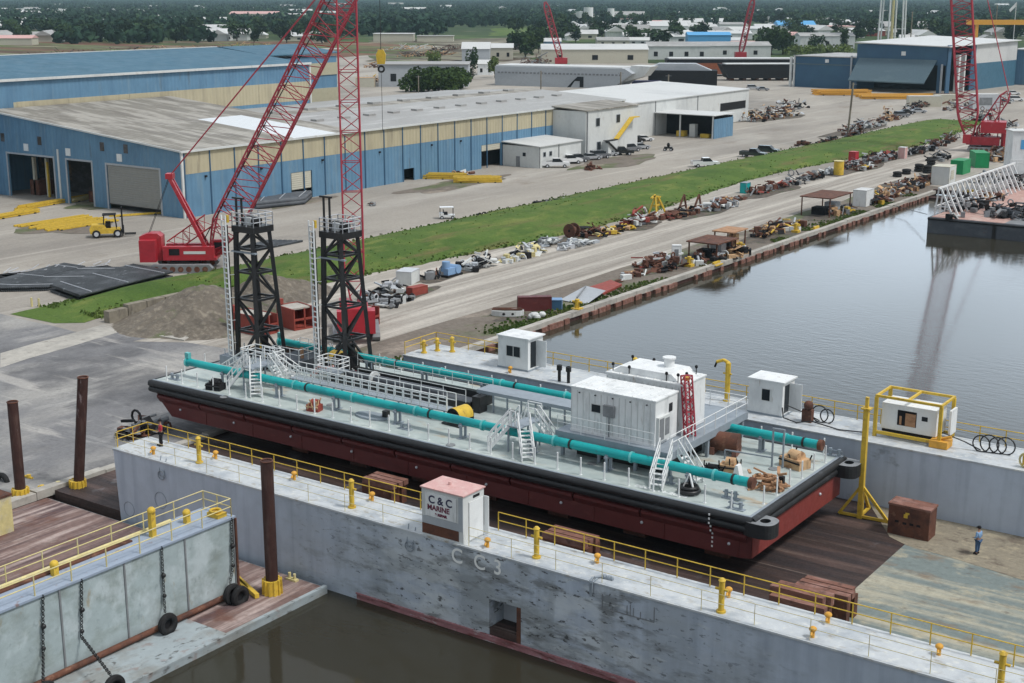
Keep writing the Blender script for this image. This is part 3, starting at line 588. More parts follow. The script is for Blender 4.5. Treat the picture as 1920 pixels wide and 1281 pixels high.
booth(Vector((-62.9, 87.4, ZT)), 2.9, 2.1, 2.6, 'white dock booth with a double dark window at the left of the far wing wall', True)
booth(Vector((-41.0, 87.6, ZT)), 2.6, 2., 2.5, 'white dock booth with one small window beside the big white deckhouses', False)
# generator set in a yellow frame
q = Vector((-31.6, 87.4, ZT)); t = thing('generator_set', 'white generator enclosure with an open side hatch inside a yellow lifting frame', 'generator', q)
MB('white').box((.35, .4, .55), (4.1, 2.4, 2.35)).build('enclosure', t)
MB('dark').box((1.45, .385, .95), (2.75, .399, 2.0)).build('open_hatch', t); MB('wood').box((2.0, .36, .97), (2.7, .384, 1.85)).box((1.6, .37, 1.), (1.75, .384, 1.6)).build('engine', t)
MB('glass').box((3.1, .38, 1.5), (3.5, .399, 1.8)).build('gauge_panel', t)
fr = MB('yellow')
for x in (.05, 4.45):
    for y in (.1, 2.7): fr.beam((x, y, 0), (x, y, 2.75), .22)
for y in (.1, 2.7): fr.beam((-.03, y, 2.83), (4.53, y, 2.83), .16); fr.beam((-.05, y, .3), (4.5, y, .3), .2)
for x in (.05, 2.2, 4.45): fr.beam((x, .18, 2.83), (x, 2.62, 2.83), .14)
fr.build('lifting_frame', t); MB('orange').box((3.9, -.25, .02), (5.1, .9, .5)).tube((4.3, .2, .5), (5.2, .3, .8), .1).build('pump', t)
MB('white').box((4.6, 1.4, .5), (4.75, 2.6, 2.2)).build('open_door', t)
MB('blacksteel').box((.4, .5, .32), (4, 2.3, .5)).build('fuel_tank', t)
# hoses and clutter on the far wall
def hose(label, c, rs, col='black'):
    mb = MB(col)
    for i, r_ in enumerate(rs): mb.torus((c[0]+.5*i, c[1]+.1*i, c[2]+r_), r_, .05, 'Y', 18, 5)
    mb.path([(c[0], c[1], c[2]+.1), (c[0]-1., c[1]-.1, c[2]+.5), (c[0]-2.4, c[1]-.4, c[2]+.95)], .045); return one(mb, 'hose_coil', label, 'hose')
hose('black hose coils hung on the rail at the right of the generator', (-24.6, 88.2, ZT), (.55, .6, .55, .58))
hose('tangled black hose between the small-window booth and the generator', (-35.8, 88.2, ZT), (.6, .5))
mb = MB('rust').box((-36.9, 87.6, ZT), (-36.2, 88.1, ZT+.9)).ball((-36.5, 87.8, ZT+1.2), .35); one(mb, 'hose_reel', 'rusty red hose reel beside the tangled black hose on the far wall', 'hose reel')
mb = MB('paleyellow'); mb.torus((-21.2, 86.6, ZT+.5), .5, .07, 'Y', 18, 6); mb.use('yellow').box((-21.5, 86.5, ZT+.2), (-20.6, 86.9, ZT+.8)); one(mb, 'mooring_fairlead', 'pale ring and yellow fairlead at the right end of the far wall', 'fairlead')
mb = MB('black').path([(-38.2, 87.2, ZT+.9), (-38, 87, ZT+.25), (-37, 87., ZT+.06), (-36, 87.2, ZT+.3), (-34, 87.2, ZT+.05), (-32, 87.2, ZT+.2)], .05); one(mb, 'power_cable', 'black power cable trailing along the far wall top', 'cable')
# yellow davit pole standing on the dock floor
q = P(1612, 972); t = thing('yellow_dock_pole', 'tall yellow steel pole on braced feet standing on the dock floor by the barge corner', 'pole', q)
MB('yellow').beam((0, 0, 0), (0, 0, 7.5), .32).build('post', t)
for d in ((1.9, .1), (-.1, 1.9), (-1.4, -.1)): MB('yellow').beam((0, 0, 2.3), (d[0], d[1], .1), .18).beam((0, 0, .15), (d[0], d[1], .15), .16).build('brace', t)
MB('yellow').box((-.3, -.3, 7.5), (.3, .3, 7.6)).box((-.1, -.1, 7.6), (.1, .1, 8.3)).build('cap', t)
# davit arms on far wall
q = P(1365, 752, ZT); t = thing('davit', 'small yellow davit with a hooked arm behind the white deckhouses', 'davit', (q.x, 89.2, ZT))
MB('yellow').tube((0, 0, 0), (0, 0, 2.9), .14).path([(0, 0, 2.9), (-.4, -.1, 3.1), (-.9, -.2, 2.9)], .13).build('arm', t); MB('dark').tube((-.9, -.2, 2.9), (-1.05, -.2, 2.5), .08).build('hook', t)
# big rusty block near the far wall, timber stacks near the near wall
q = P(1664, 1003); t = thing('steel_keel_block', 'large dark rusty steel keel block standing by the far wing wall', 'keel block', (-28.2, 81.7, 0.036))
MB('rust').box((0, 0, 0), (2.65, 1.35, 1.95)).build('body', t); MB('blockwood').box((-.05, -.05, 1.952), (2.7, 1.4, 2.08)).build('timber_cap', t)
MB('dark').box((.45, -.012, .85), (.7, 0, 1.)).box((.95, -.012, .8), (1.2, 0, .95)).box((1.4, -.012, .82), (1.65, 0, .97)).box((1.85, -.012, .82), (2.1, 0, .97)).build('slots', t)
MB('yellow').box((1.0, -.02, 1.25), (1.25, -.001, 1.5)).box((1.1, -.02, 1.5), (1.35, -.001, 1.62)).build('paint_mark', t)
def timbers(q, label, nx=3, l_=2.9, seed=1, rz=0., step=False):
    t = thing('keel_block_stack', label, 'keel block', q, rz); r_ = random.Random(seed)
    MB('rust').box((0, 0, 0), (l_, .5, 1.3)).box((0, 1.1, 0), (l_, 1.6, 1.3)).box((.2, .5, .1), (.5, 1.1, 1.2)).box((l_-.5, .5, .1), (l_-.2, 1.1, 1.2)).build('steel_base', t)
    for k in range(nx): MB('blockwood').box((r_.uniform(-.15, .1), .05+k*.55, 1.303), (l_+r_.uniform(-.2, .2), .5+k*.55, 1.65+(.32 if step and k else 0))).build('timber', t)
    return t
timbers(Vector((-28.9, 65.2, .036)), 'rusty keel block with reddish timbers behind the handrail near the dock end', 3, 3.1, 2, 0, True)
timbers(Vector((-28.2, 67.4, .036)), 'second timber topped keel block directly behind the one near the dock end', 3, 3., 3)
timbers(Vector((-43.9, 65.6, .036)), 'pinkish timber topped keel block right of the white control box', 3, 3.1, 4)
timbers(Vector((-59.5, 66.8, .036)), 'brown keel block half hidden behind the handrail left of the white control box', 3, 2.6, 5)
# blocks carrying the barge
b0 = thing('keel_block', 'dark keel block carrying the barge, deep in the shade under its hull', 'keel block', (-80, 72.5, .036), 0, 'keel blocks under the barge')
MB('rust').box((-.8, -.5, 0), (.8, .5, .85)).build('steel_base', b0); MB('blockwood').box((-.85, -.55, .853), (.85, .55, 1.26)).build('timber_cap', b0)
for i in range(8):
    for j, y in enumerate((72.5, 80.5)):
        if i or j: dup(b0, (-76+i*5.8 if i or j else 0, y, .036))
b0.location = (-74, 76.5, .036)
mb = MB('greypaint').prism([(-71, .04), (-66, .04), (-66.6, .75), (-70.5, .75)], 62.5, 65, 'Y'); one(mb, 'steel_ramp', 'grey blue steel plate ramp on the dock floor at the bow end of the barge', 'ramp')
sp = MB('mound'); pts = [P(x, y) for x, y in ((1668, 1008), (1700, 1024), (1800, 1052), (1920, 1090))]; pts = [(q.x, q.y) for q in pts]+[(2, 81.5), (14, 81.5), (14, 85.95), (-31, 85.95)]
SAND = mat('sandy_dirt', A(.25, .22, .165), .95, layers=((A(.12, .095, .075), (.6, .9, 1), .52, .64, .8, 8.), (A(.42, .36, .25), (.9, 1.2, 1), .55, .68, .6)), vs=4., bump=.5)
sp = MB(SAND).quad(*[(x, y, .048) for x, y in pts]); stru(sp, 'sandy_dirt_strip')
# person on the dock floor
def person(q, rz, shirt='workblue', legs='workdark', label='person in light blue shirt, dark blue trousers and dark cap on the dock floor'):
    def skin(vs, es, rad, name, mm, par=None):
        me = bpy.data.meshes.new(name); me.from_pydata(vs, es, []); me.materials.append(M[mm]); o = bpy.data.objects.new(name, me); S.collection.objects.link(o)
        md = o.modifiers.new('skin', 'SKIN'); md.use_smooth_shade = True
        for i, v in enumerate(me.skin_vertices[0].data): r_ = rad[i]; v.radius = r_ if isinstance(r_, tuple) else (r_, r_); v.use_root = i == 0
        o.modifiers.new('sub', 'SUBSURF').levels = 1; o.modifiers['sub'].render_levels = 2
        bpy.context.view_layer.update(); dg = bpy.context.evaluated_depsgraph_get(); m2 = bpy.data.meshes.new_from_object(o.evaluated_get(dg)); bpy.data.objects.remove(o)
        m2.materials.clear(); m2.materials.append(M[mm]); o = bpy.data.objects.new(name, m2); S.collection.objects.link(o)
        if par: o.parent = par
        return o
    body = skin([(0, 0, .98), (0, 0, 1.2), (0, 0, 1.42), (0, .0, 1.52), (0, .01, 1.6), (0, .02, 1.72),
                 (-.19, 0, 1.43), (-.25, -.02, 1.15), (-.2, .2, 1.08), (.19, 0, 1.43), (.25, 0, 1.14), (.22, .18, 1.05),
                 (-.1, 0, .92), (-.11, .02, .5), (-.12, -.02, .08), (-.12, .13, .05), (.1, 0, .92), (.12, .04, .5), (.13, .06, .08), (.13, .2, .05)],
                [(0, 1), (1, 2), (2, 3), (3, 4), (4, 5), (2, 6), (6, 7), (7, 8), (2, 9), (9, 10), (10, 11), (0, 12), (12, 13), (13, 14), (14, 15), (0, 16), (16, 17), (17, 18), (18, 19)],
                [(.16, .11), (.16, .11), (.17, .12), .055, .06, (.085, .1), .07, .05, .04, .07, .05, .04, .1, .075, .05, .045, .1, .075, .05, .045], 'person', 'skinc')
    body.location = q; body.rotation_euler = (0, 0, rz)
    tag(body, label, 'person')
    skin([(0, 0, 1.0), (0, 0, 1.2), (0, 0, 1.43), (-.19, 0, 1.44), (-.255, -.02, 1.15), (-.21, .17, 1.09), (.19, 0, 1.44), (.255, 0, 1.14), (.225, .15, 1.06)],
         [(0, 1), (1, 2), (2, 3), (3, 4), (4, 5), (2, 6), (6, 7), (7, 8)], [(.19, .14), (.185, .14), (.19, .14), .09, .07, .06, .09, .07, .06], 'shirt', shirt, body)
    skin([(0, 0, 1.0), (-.1, 0, .9), (-.11, .02, .5), (-.12, -.02, .14), (.1, 0, .9), (.12, .04, .5), (.13, .06, .14)], [(0, 1), (1, 2), (2, 3), (0, 4), (4, 5), (5, 6)],
         [(.18, .135), .125, .095, .08, .125, .095, .08], 'trousers', legs, body)
    hb = MB('dark').ball((0, .01, 1.77), (.115, .13, .1), 14, 8).box((-.08, .1, 1.73), (.08, .2, 1.75)); hb.build('cap', body)
    bm_ = MB('dark').box((-.17, -.07, 0), (-.06, .19, .11)).box((.07, .0, 0), (.19, .27, .11)); bm_.build('boots', body)
    fc = MB('dark').ball((-.035, .115, 1.7), .012, 6, 5).ball((.035, .115, 1.7), .012, 6, 5); fc.use('skinc').ball((0, .125, 1.67), (.015, .025, .02), 6, 5).ball((-.1, .02, 1.68), (.012, .025, .035), 6, 5).ball((.1, .02, 1.68), (.012, .025, .035), 6, 5); fc.build('face', body)
    for x, y, z in ((-.2, .23, 1.07), (.215, .21, 1.04)):
        h_ = MB('skinc').ball((x, y, z), (.04, .05, .025), 8, 6)
        for k in range(4): h_.path([(x-.028+.019*k, y+.04, z), (x-.028+.019*k, y+.085-.008*abs(k-1.5), z-.012), (x-.028+.019*k, y+.1, z-.035)], .009, 5)
        h_.path([(x+(.035 if x < 0 else -.035), y, z), (x+(.06 if x < 0 else -.06), y+.045, z-.008)], .01, 5); h_.build('hand', body)
    return body
person(Vector((-22.4, 81.5, .036)), R(70))
q = P(303, 836, ZT); person(Vector((q.x, min(58.5, q.y), ZT)), R(150), 'red', 'dark', 'person in red shirt and dark trousers at the left end of near dock wall')
# ------------------------------------------------------------ second pontoon at the left with its wing wall
t = dock2 = thing('pontoon_dock', 'second floating dock at lower left with rusty planked deck and pale green wing wall', 'floating dock', (-60, 30, WZ)); o = t.location
EX = -52.45; DY = 55.4; PD = -.35
MB('rustdeck').box((QX+.12, -30, -.45), (EX-.25, DY, PD)).build('deck', t, o)
MB('kerbpaint').box((QX+.1, -30, -1.6), (EX, DY+.2, -.452)).box((EX-.24, -30, -.45), (EX+.02, DY+.2, -.31)).build('pontoon', t, o)
MB('greenwall').box((-58.5, -30, PD+.002), (-56.1, 51.9, ZT-.12)).build('wing_wall', t, o)
jm = MB('midgrey')
for y in (51.85, 48.2, 44., 39.9, 35.6, 31.2): jm.box((-56.1, y-.05, PD+.02), (-56.04, y+.05, ZT-.13))
jm.build('panel_joint', t, o)
MB('bluetop').box((-58.6, -30, ZT-.12), (-56.0, 52, ZT)).build('walkway', t, o)
MB('kerbpaint').box((-56.1, -30, PD+.002), (EX-.26, 47.8, PD+.02)).build('outer_ledge', t, o)
MB('rust').tube((-55.85, -30, -.12), (-55.85, 50.8, -.12), .17, 10).build('pipe', t, o)
MB('rust').tube((-56.0, 51.95, PD), (-56.0, 51.95, ZT-.1), .08, 8).build('corner_pipe', t, o)
rm = MB('paleyellow'); railing(rm, [(-56.15, -30, ZT), (-56.15, 51.8, ZT)], 1.07, 2.2, .035); railing(rm, [(-56.15, 51.8, ZT), (-58.4, 51.8, ZT)], 1.07, 1.1, .035); rm.build('outer_handrail', t, o)
rm = MB('paleyellow'); railing(rm, [(-58.45, 51.8, ZT), (-58.45, -30, ZT)], 1.07, 2.2, .035); rm.tube((-58.1, -30, ZT+.2), (-58.1, 49, ZT+.2), .1, 8); rm.build('inner_handrail', t, o)
MB('rust').box((-58.2, -30, ZT+.003), (-57.75, 46, ZT+.1)).build('pipe_tray', t, o)
for px, py in ((330, 1020), (128, 1088), (365, 985)):
    q = P(px, py, ZT); b = MB('yellow').box((-57.6, q.y-.15, ZT), (-57.3, q.y+.15, ZT+(1.5 if px == 330 else .6))); b.ball((-57.45, q.y, ZT+(1.5 if px == 330 else .6)), .24, 10, 6); b.build('mooring_post', t, o)
MB('yellow').box((-57.3, 51, ZT+.002), (-56.4, 51.7, ZT+.25)).torus((-56.9, 51.3, ZT+.35), .3, .08, 'Z', 14, 6).build('fairlead', t, o)
for px, py, nm in ((55, 905, 'bitt'), (80, 925, 'bitt'), (110, 918, 'bitt')):
    q = P(px, py, PD); MB('yellow' if px < 100 else 'paleyellow').tube((q.x, q.y, PD), (q.x, q.y, PD+.6), .16, 8).tube((q.x-.4, q.y, PD+.4), (q.x+.4, q.y, PD+.4), .1, 8).box((q.x-.5, q.y-.2, PD), (q.x+.5, q.y+.2, PD+.1)).build(nm, t, o)
# beams, cleats on the apron at the corner
for i, (a, b, lb) in enumerate((((432, 1072), (482, 1118), 'yellow steel beam lying on the pontoon apron, nearer the tall pile'), ((436, 1078), (462, 1106), 'shorter yellow steel beam beside the longer one on the pontoon apron'))):
    a, b = P(*a, PD+.15), P(*b, PD+.15); mb = MB('yellow').beam(a, b, .26, .26); one(mb, 'steel_beam', lb, 'beam')
mb = MB('paleyellow'); q = P(548, 1088, PD); mb.box((q.x-.4, q.y-.15, PD), (q.x+.4, q.y+.15, PD+.12)).tube((q.x-.2, q.y, PD), (q.x-.2, q.y, PD+.45), .09).tube((q.x+.2, q.y, PD), (q.x+.2, q.y, PD+.45), .09); one(mb, 'cleat', 'small yellow cleat at the corner of the pontoon apron', 'cleat')
def chainline(mb, pts, st=.15):
    k = 0
    for a, b in zip(pts, pts[1:]):
        a, b = Vector(a), Vector(b); n = int((b-a).length/st)
        for i in range(n): mb.torus(a.lerp(b, i/n), .075, .03, 'X' if k % 2 else 'Y', 8, 4); k += 1
def bigtire(q, label, chain=True, wy=.25, R0=.62):
    t = thing('tire_fender', label, 'tyre fender', q); mb = MB('tire').torus((0, 0, 0), R0*.72, R0*.3, 'X', 26, 10)
    mb.torus((.12, 0, 0), R0*.9, .05, 'X', 26, 5); mb.build('tyre', t)
    MB('dark').tube((-.12, 0, 0), (-.06, 0, 0), R0*.5, 18).build('hub_shadow_plate', t)
    if chain:
        cm_ = MB('blacksteel'); wx = -55.98-q.x; hb_ = max(.55, .45-q.z+.1); chainline(cm_, [(wx, wy, ZT-.1-q.z), (wx+.05, wy*.8, hb_+.5), (-.15, 0, hb_)])
        cm_.ball((wx+.06, wy*.9, (ZT-q.z)*.6), .14, 8, 6).ball((wx+.08, wy*.82, hb_+.8), .12, 8, 6); cm_.build('chain', t)
    return t
def wally(px, py):   # point of the outer ledge wall
    d = ray(px, py); k = -55.3/d.x; return Vector((-55.3, d.y*k, max(.2, CAM_H+d.z*k)))
for q, lb in ((wally(315, 1180), 'black tyre fender hanging on a chain against the green wing wall, centre of the row'), (wally(436, 1134), 'black tyre fender at the far corner of the green wing wall'),
              (P(214, 1288, .25), 'black tyre fender half cut off by the lower picture edge, right one of two'), (P(86, 1300, .25), 'black tyre fender half cut off by the lower picture edge, left one of two')):
    bigtire(q, lb, True, {'centre': .5, 'far': .9, 'right': 1.6, 'left': 1.6}[next(k for k in ('centre', 'right', 'left', 'far') if k in lb)])
q = wally(446, 1150); bigtire(q+Vector((.35, -.1, -.15)), 'smaller black tyre tucked below the corner tyre of the green wall', False)
# mooring piles
def pile(q, h_, lean, label, m='darkrust', r_=.36):
    t = thing('mooring_pile', label, 'pile', q); top = Vector((lean[0], lean[1], h_))
    MB(m).tube((0, 0, 0), top, r_, 20, cap=False).tube(top*.995, top*.9, r_*.86, 20).build('pile', t)
    MB('rust').torus(top, r_-.01, .05, 'Z', 20, 5).build('rim', t)
    c = MB('yellow').tube((0, 0, 0), (0, 0, .85), r_*1.5, 20, r_*1.42)
    for k in range(12): a = 2*PI*k/12; c.beam((math.cos(a)*r_*1.55, math.sin(a)*r_*1.55, 0), (math.cos(a)*r_*1.5, math.sin(a)*r_*1.5, .9), .1)
    c.build('collar', t); return t
pile(P(511, 1112, PD), 8.1, (.0, .0), 'tall dark rusty pile in a yellow collar in front of the long dock wall')
pile(P(40, 938, PD), 7., (-.15, .1), 'dark rusty pile in a yellow collar at the far left picture edge')
pile(P(147, 922, PD), 8.3, (.75, .55), 'dark rusty pile in a yellow collar, right one of the two at the left')
mb = MB('tire').torus(P(5, 905, PD+.2), .55, .2, 'Y', 20, 8); one(mb, 'tyre', 'black tyre lying at the left picture edge beside the leftmost pile', 'tyre')
mb = MB('paleyellow'); q = P(8, 1000, PD); mb.box((q.x-1.6, q.y-1, PD), (q.x+.2, q.y+.6, 2.1)); mb.use('rust').box((q.x-1.65, q.y-1.05, 2.1), (q.x+.25, q.y+.65, 2.25)); mb.use('dark').box((q.x-.3, q.y-1.01, 1.), (q.x-.1, q.y-1.001, 1.2)); one(mb, 'deck_locker', 'cream deck locker with rusty top at the left picture edge on the planked deck', 'locker')

# ============================================================ THE DECK BARGE IN THE DOCK
BX0, BX1, BY0, BY1, ZD, ZK = -83.7, -32.0, 69.55, 83.3, 4.0, 1.3
t = barge = thing('deck_barge', 'long deck barge with dark red hull, black fender rails and pale green deck', 'barge', (-58, 76.4, ZK)); o = t.location
h = MB('hullred'); prof = [(BX0+.15, 3.99), (BX0+.15, 3.3), (BX0+.5, 2.6), (BX0+1.9, ZK), (BX1-.8, ZK), (BX1-.1, ZK+.12), (BX1-.05, 3.99)]
h.prism(prof, BY0+.25, BY1-.25, 'Y'); h.build('hull', t, o)
MB('hullred2').box((BX1-.06, BY0+.3, ZK+.14), (BX1-.02, BY1-.3, 3.0)).build('stern_plate', t, o, 'red stern end of the hull, coloured brighter as if sunlit')
h = MB('hullred')          # knuckle ledges in lengths, with gaps
x = BX0+.6; rr = random.Random(5)
while x < BX1-.6: x2 = min(BX1-.35, x+4.7); h.prism([(BY0+.26, 2.98), (BY0-.02, 2.9), (BY0-.02, 2.72), (BY0+.26, 2.3)], x, x2, 'X'); x = x2+.16
h.build('hull_knuckle', t, o)
f = MB('black'); Yf = BY0
for z, r_ in ((3.78, .27), (3.32, .24)): f.tube((BX0-.1, Yf, z), (BX1+.05, Yf, z), r_, 12)
f.box((BX0, Yf, 3.05), (BX1, Yf+.28, 3.94)); f.build('side_fender', t, o)
f = MB('black')
for z, r_ in ((3.78, .27), (3.32, .24)): f.tube((BX1, BY0, z), (BX1, BY1, z), r_, 12)
f.box((BX1-.3, BY0+.3, 3.02), (BX1-.005, BY1-.3, 3.95)); f.build('stern_fender', t, o)
f = MB('black')
for z, r_ in ((3.78, .27), (3.32, .24)): f.tube((BX0, BY0, z), (BX0, BY1, z), r_, 10).tube((BX0, BY1, z), (BX1, BY1, z), r_, 10)
f.build('far_fender', t, o)
MB('deck').box((BX0+.05, BY0+.1, 3.95), (BX1-.1, BY1-.1, ZD)).build('deck', t, o)
MB('greypaint').box((BX0+.05, BY0+.1, ZD), (BX1-.1, BY0+.28, ZD+.05)).box((BX1-.28, BY0+.28, ZD), (BX1-.1, BY1-.1, ZD+.05)).build('deck_coaming', t, o)
def pad(y, name='push_pad'):
    n = 24; out = []; inn = []
    for i in range(n):
        a = 2*PI*i/n; ex = .95 if math.cos(a) > 0 else .75; out.append((BX1+.35+1.0*math.copysign(abs(math.cos(a))**.75, math.cos(a)), y+.85*math.copysign(abs(math.sin(a))**.75, math.sin(a)))); inn.append((BX1+.62+.3*math.cos(a), y+.36*math.sin(a)))
    m_ = MB('black'); v = [(p[0], p[1], zz) for zz in (3.0, 3.86) for p in out]; m_.add(v, [(i, (i+1) % n, n+(i+1) % n, n+i) for i in range(n)])
    m_.use('midgrey'); v = [(p[0], p[1], 3.862) for p in out]+[(p[0], p[1], 3.862) for p in inn]; m_.add(v, [(i, (i+1) % n, n+(i+1) % n, n+i) for i in range(n)])
    m_.use('dark'); v = [(p[0], p[1], zz) for zz in (3.861, 3.3) for p in inn]; m_.add(v, [(i, (i+1) % n, n+(i+1) % n, n+i) for i in range(n)]+[tuple(range(n, 2*n))]); m_.build(name, t, o)
pad(BY0+.5); pad(BY1-.6)
m_ = MB('white')
for i in range(9): m_.obox((BX1-2.6, BY0-.3 if i < 3 else BY0-.06 if i < 5 else BY0+.22, 3.8-i*.27), (.1, .03, .12))
m_.build('draft_mark', t, o)
m_ = MB('galv'); x = BX0+3
while x < BX1: m_.ball((x, BY0+.2, 2.05), .1, 8, 5); x += 5.9
m_.ball((BX1+.02, BY0+10, 2.5), .1, 8, 5); m_.build('anode', t, o)
m_ = MB('hullred'); x = BX0+5.8
while x < BX1: m_.box((x, BY0+.21, ZK+.05), (x+.06, BY0+.27, 2.3)); x += 5.
m_.build('hull_seam', t, o)
st = MB('white').tube((0, 0, 0), (0, 0, 1.15), .055, 6).box((-.09, -.09, 0), (.09, .09, .03)).build('stanchion', t); st.location = Vector((BX0+1, BY0+.75, ZD))-o
k = 0
def stan(x, y):
    global k; k += 1; c = st.copy(); S.collection.objects.link(c); c.location = Vector((x, y, ZD))-o
x = BX0+2.75
while x < BX1-.4: stan(x, BY0+.75); x += 1.75
for x in [BX0+1+i*2.25 for i in range(23)]: stan(x, BY1-.5)
for i in range(1, 7): stan(BX1-.5, BY0+.75+i*1.85)
for i in range(1, 6): stan(BX0+.6, BY0+.75+i*2.2)
# deck fittings: bitts, hatches
def bitt(px, py):
    q = P(px, py, ZD); MB('greypaint').box((q.x-.55, q.y-.2, ZD), (q.x+.55, q.y+.2, ZD+.06)).tube((q.x-.3, q.y, ZD), (q.x-.3, q.y, ZD+.5), .12, 10).tube((q.x+.3, q.y, ZD), (q.x+.3, q.y, ZD+.5), .12, 10).tube((q.x-.5, q.y, ZD+.36), (q.x+.5, q.y, ZD+.36), .06, 6).build('bitt', t, o)
for p_ in ((328, 712), (1380, 955), (1370, 935), (1565, 855), (760, 805), (1250, 905)): bitt(*p_)
m_ = MB('midgrey')
for px, py in ((1110, 870), (420, 745), (620, 760), (845, 835), (1450, 880)): q = P(px, py, ZD); m_.tube((q.x, q.y, ZD), (q.x, q.y, ZD+.05), .32, 14)
m_.build('manhole', t, o)
textpart('E600  H-2058', .5, Matrix.Translation(Vector((-40.4, 70.42, ZD+.004))-Vector(o)) @ Matrix.Rotation(0, 4, 'Z'), t, 'lettering', 'white', sx=1.3)
# ------------------------------------------------------------ the two teal pipes
def dredgepipe(y, x0, x1, label, breaks=()):
    zc = 5.2; t = thing('dredge_pipe', label, 'pipe', (x0, y, ZD)); o = t.location
    MB('teal').tube((x0, y, zc), (x1, y, zc), .3, 20).build('pipe', t, o)
    L_ = x1-x0; n = int(L_/5.8)
    for i in range(1, n+1):
        x = x0+i*L_/(n+.4); MB('tealring').tube((x-.07, y, zc), (x+.07, y, zc), .37, 20).build('flange', t, o)
        if i % 2 == 0: MB('blacksteel').tube((x+1.2, y, zc), (x+1.34, y, zc), .345, 20).build('coupling', t, o)
        xs = x-1.7; s_ = MB('greypaint').box((xs-.09, y-.32, ZD), (xs+.09, y-.2, zc-.1)).box((xs-.09, y+.2, ZD), (xs+.09, y+.32, zc-.1)).box((xs-.12, y-.4, zc-.36), (xs+.12, y+.4, zc-.22)).box((xs-.2, y-.5, ZD+.001), (xs+.2, y+.5, ZD+.04))
        s_.build('support', t, o)
    MB('rust').tube((x1, y, zc), (x1+.28, y, zc), .36, 20).build('end_flange', t, o); MB('tealring').tube((x0-.1, y, zc), (x0, y, zc), .4, 16).box((x0-.2, y-.15, zc+.3), (x0+.2, y+.15, zc+.75)).build('end_cap', t, o)
    return t
dredgepipe(72.05, -82.1, -33.4, 'long teal dredge pipe on grey supports along the near side of the barge deck')
dredgepipe(81.15, -80.9, -32.9, 'long teal dredge pipe on grey supports along the far side of the barge deck')
# ------------------------------------------------------------ platform with deckhouses
t = thing('deckhouse_platform', 'raised grey steel platform carrying the white deckhouses above the barge deck', 'platform', (-47, 73, ZD)); o = t.location
PZ = 5.75
MB('greypaint').box((-47.6, 72.55, PZ-.5), (-39.1, 83.6, PZ)).build('deck', t, o)
lg = None
for x in (-47.3, -44.5, -41.8, -39.3):
    for y in (73., 78., 83.1): MB('greypaint').beam((x, y, ZD), (x, y, PZ-.5), .2).build('leg', t, o)
MB('blacksteel').box((-46.6, 73.6, ZD+.01), (-40.2, 79, ZD+1.)).build('shade_block', t, o)  # black box painting the shade in the gap under the platform
rm = MB('white'); railing(rm, [(-39.2, 72.7, PZ), (-39.2, 83.5, PZ), (-47.5, 83.5, PZ)], 1.07, 1.5, .028); railing(rm, [(-47.5, 74.6, PZ), (-47.5, 83.5, PZ)], 1.07, 1.5, .028); railing(rm, [(-47.5, 72.65, PZ), (-40.3, 72.65, PZ)], 1.07, 1.8, .02); rm.build('handrail', t, o)
def deckhouse(q, w_, d_, h_, label, front):
    t = thing('deckhouse', label, 'deckhouse', q)
    MB('white').box((0, 0, .03), (w_, d_, h_)).build('body', t); r_ = MB('white').box((-.06, -.06, h_), (w_+.06, d_+.06, h_+.09))
    for i in range(9): r_.box((.3+i*(w_-.6)/8, 0, h_+.09), (.36+i*(w_-.6)/8, d_, h_+.13))
    r_.build('roof', t); rb = MB('offwhite')
    for i in range(int(w_/.45)+1): rb.box((i*.45, -.025, .2), (i*.45+.05, -.002, h_-.15))
    rb.build('siding_rib', t); MB('white').box((-.03, -.05, 0), (w_+.03, 0, .16)).build('base_rail', t); return t
t = deckhouse(Vector((-46.75, 73.1, PZ)), 6.25, 2.85, 2.95, 'nearer white deckhouse container with small dark window, on the raised grey platform', True)
f_ = MB('offwhite').box((1.55, -.05, 1.52), (2.75, -.028, 2.12)).build('window', t); MB('glass').box((1.6, -.065, 1.57), (2.25, -.051, 2.07)).build('pane', f_)
MB('midgrey').box((2.55, -.22, 1.45), (3.35, -.03, 2.2)).tube((2.95, -.12, .1), (2.95, -.12, 1.45), .05, 6).build('air_unit', t)
l_ = MB('dark')
for x in (.6, 1.8, 3.1, 4.4, 5.6): l_.box((x, -.08, 2.65), (x+.1, -.025, 2.72))
l_.build('lamp', t)
MB('glass').box((6.252, 1.75, 1.9), (6.27, 2.2, 2.45)).build('porthole', t)
e = MB('offwhite').box((6.252, .15, .3), (6.45, 1.6, 1.9)).build('electric_cabinet', t); MB('midgrey').box((6.452, .25, .4), (6.47, .8, 1.8)).box((6.452, .95, .6), (6.47, 1.5, 1.7)).build('grille', e)
t = deckhouse(Vector((-46.2, 76.6, PZ)), 5.75, 3.1, 3.2, 'farther white deckhouse with sloping roof hood, behind the nearer container', False)
MB('white').prism([(.2, 3.29), (5.2, 3.29), (4.7, 3.75), (.9, 3.75)], .3, 2.8, 'Y').build('roof_hood', t)
MB('white').tube((3.6, 2., 3.75), (3.6, 2., 4.3), .35, 14).tube((3.6, 2., 4.3), (3.6, 2., 4.4), .45, 14).build('roof_fan', t)
MB('midgrey').box((5.752, .5, .2), (5.77, 1.5, 2.3)).build('door', t)
mm = MB('dark')
for x, y in ((.3, .3), (1.6, .2), (4.4, .2), (5.2, .3), (5.5, .9), (2., 2.8), (5.2, 2.8), (.4, 2.7)): mm.tube((x, y, 3.2), (x, y, 3.75), .035, 5).ball((x, y, 3.8), .12, 6, 5)
mm.build('roof_lamp', t)
t = thing('striped_mast', 'slim red and white lattice mast leaning at the right end of the deckhouses', 'mast', (-39.75, 76.4, PZ)); m_ = MB('redlattice'); lattice(m_, (0, 0, 0), (-.6, .4, 3.9), .55, .5, .06, 10); m_.build('mast_frame', t)
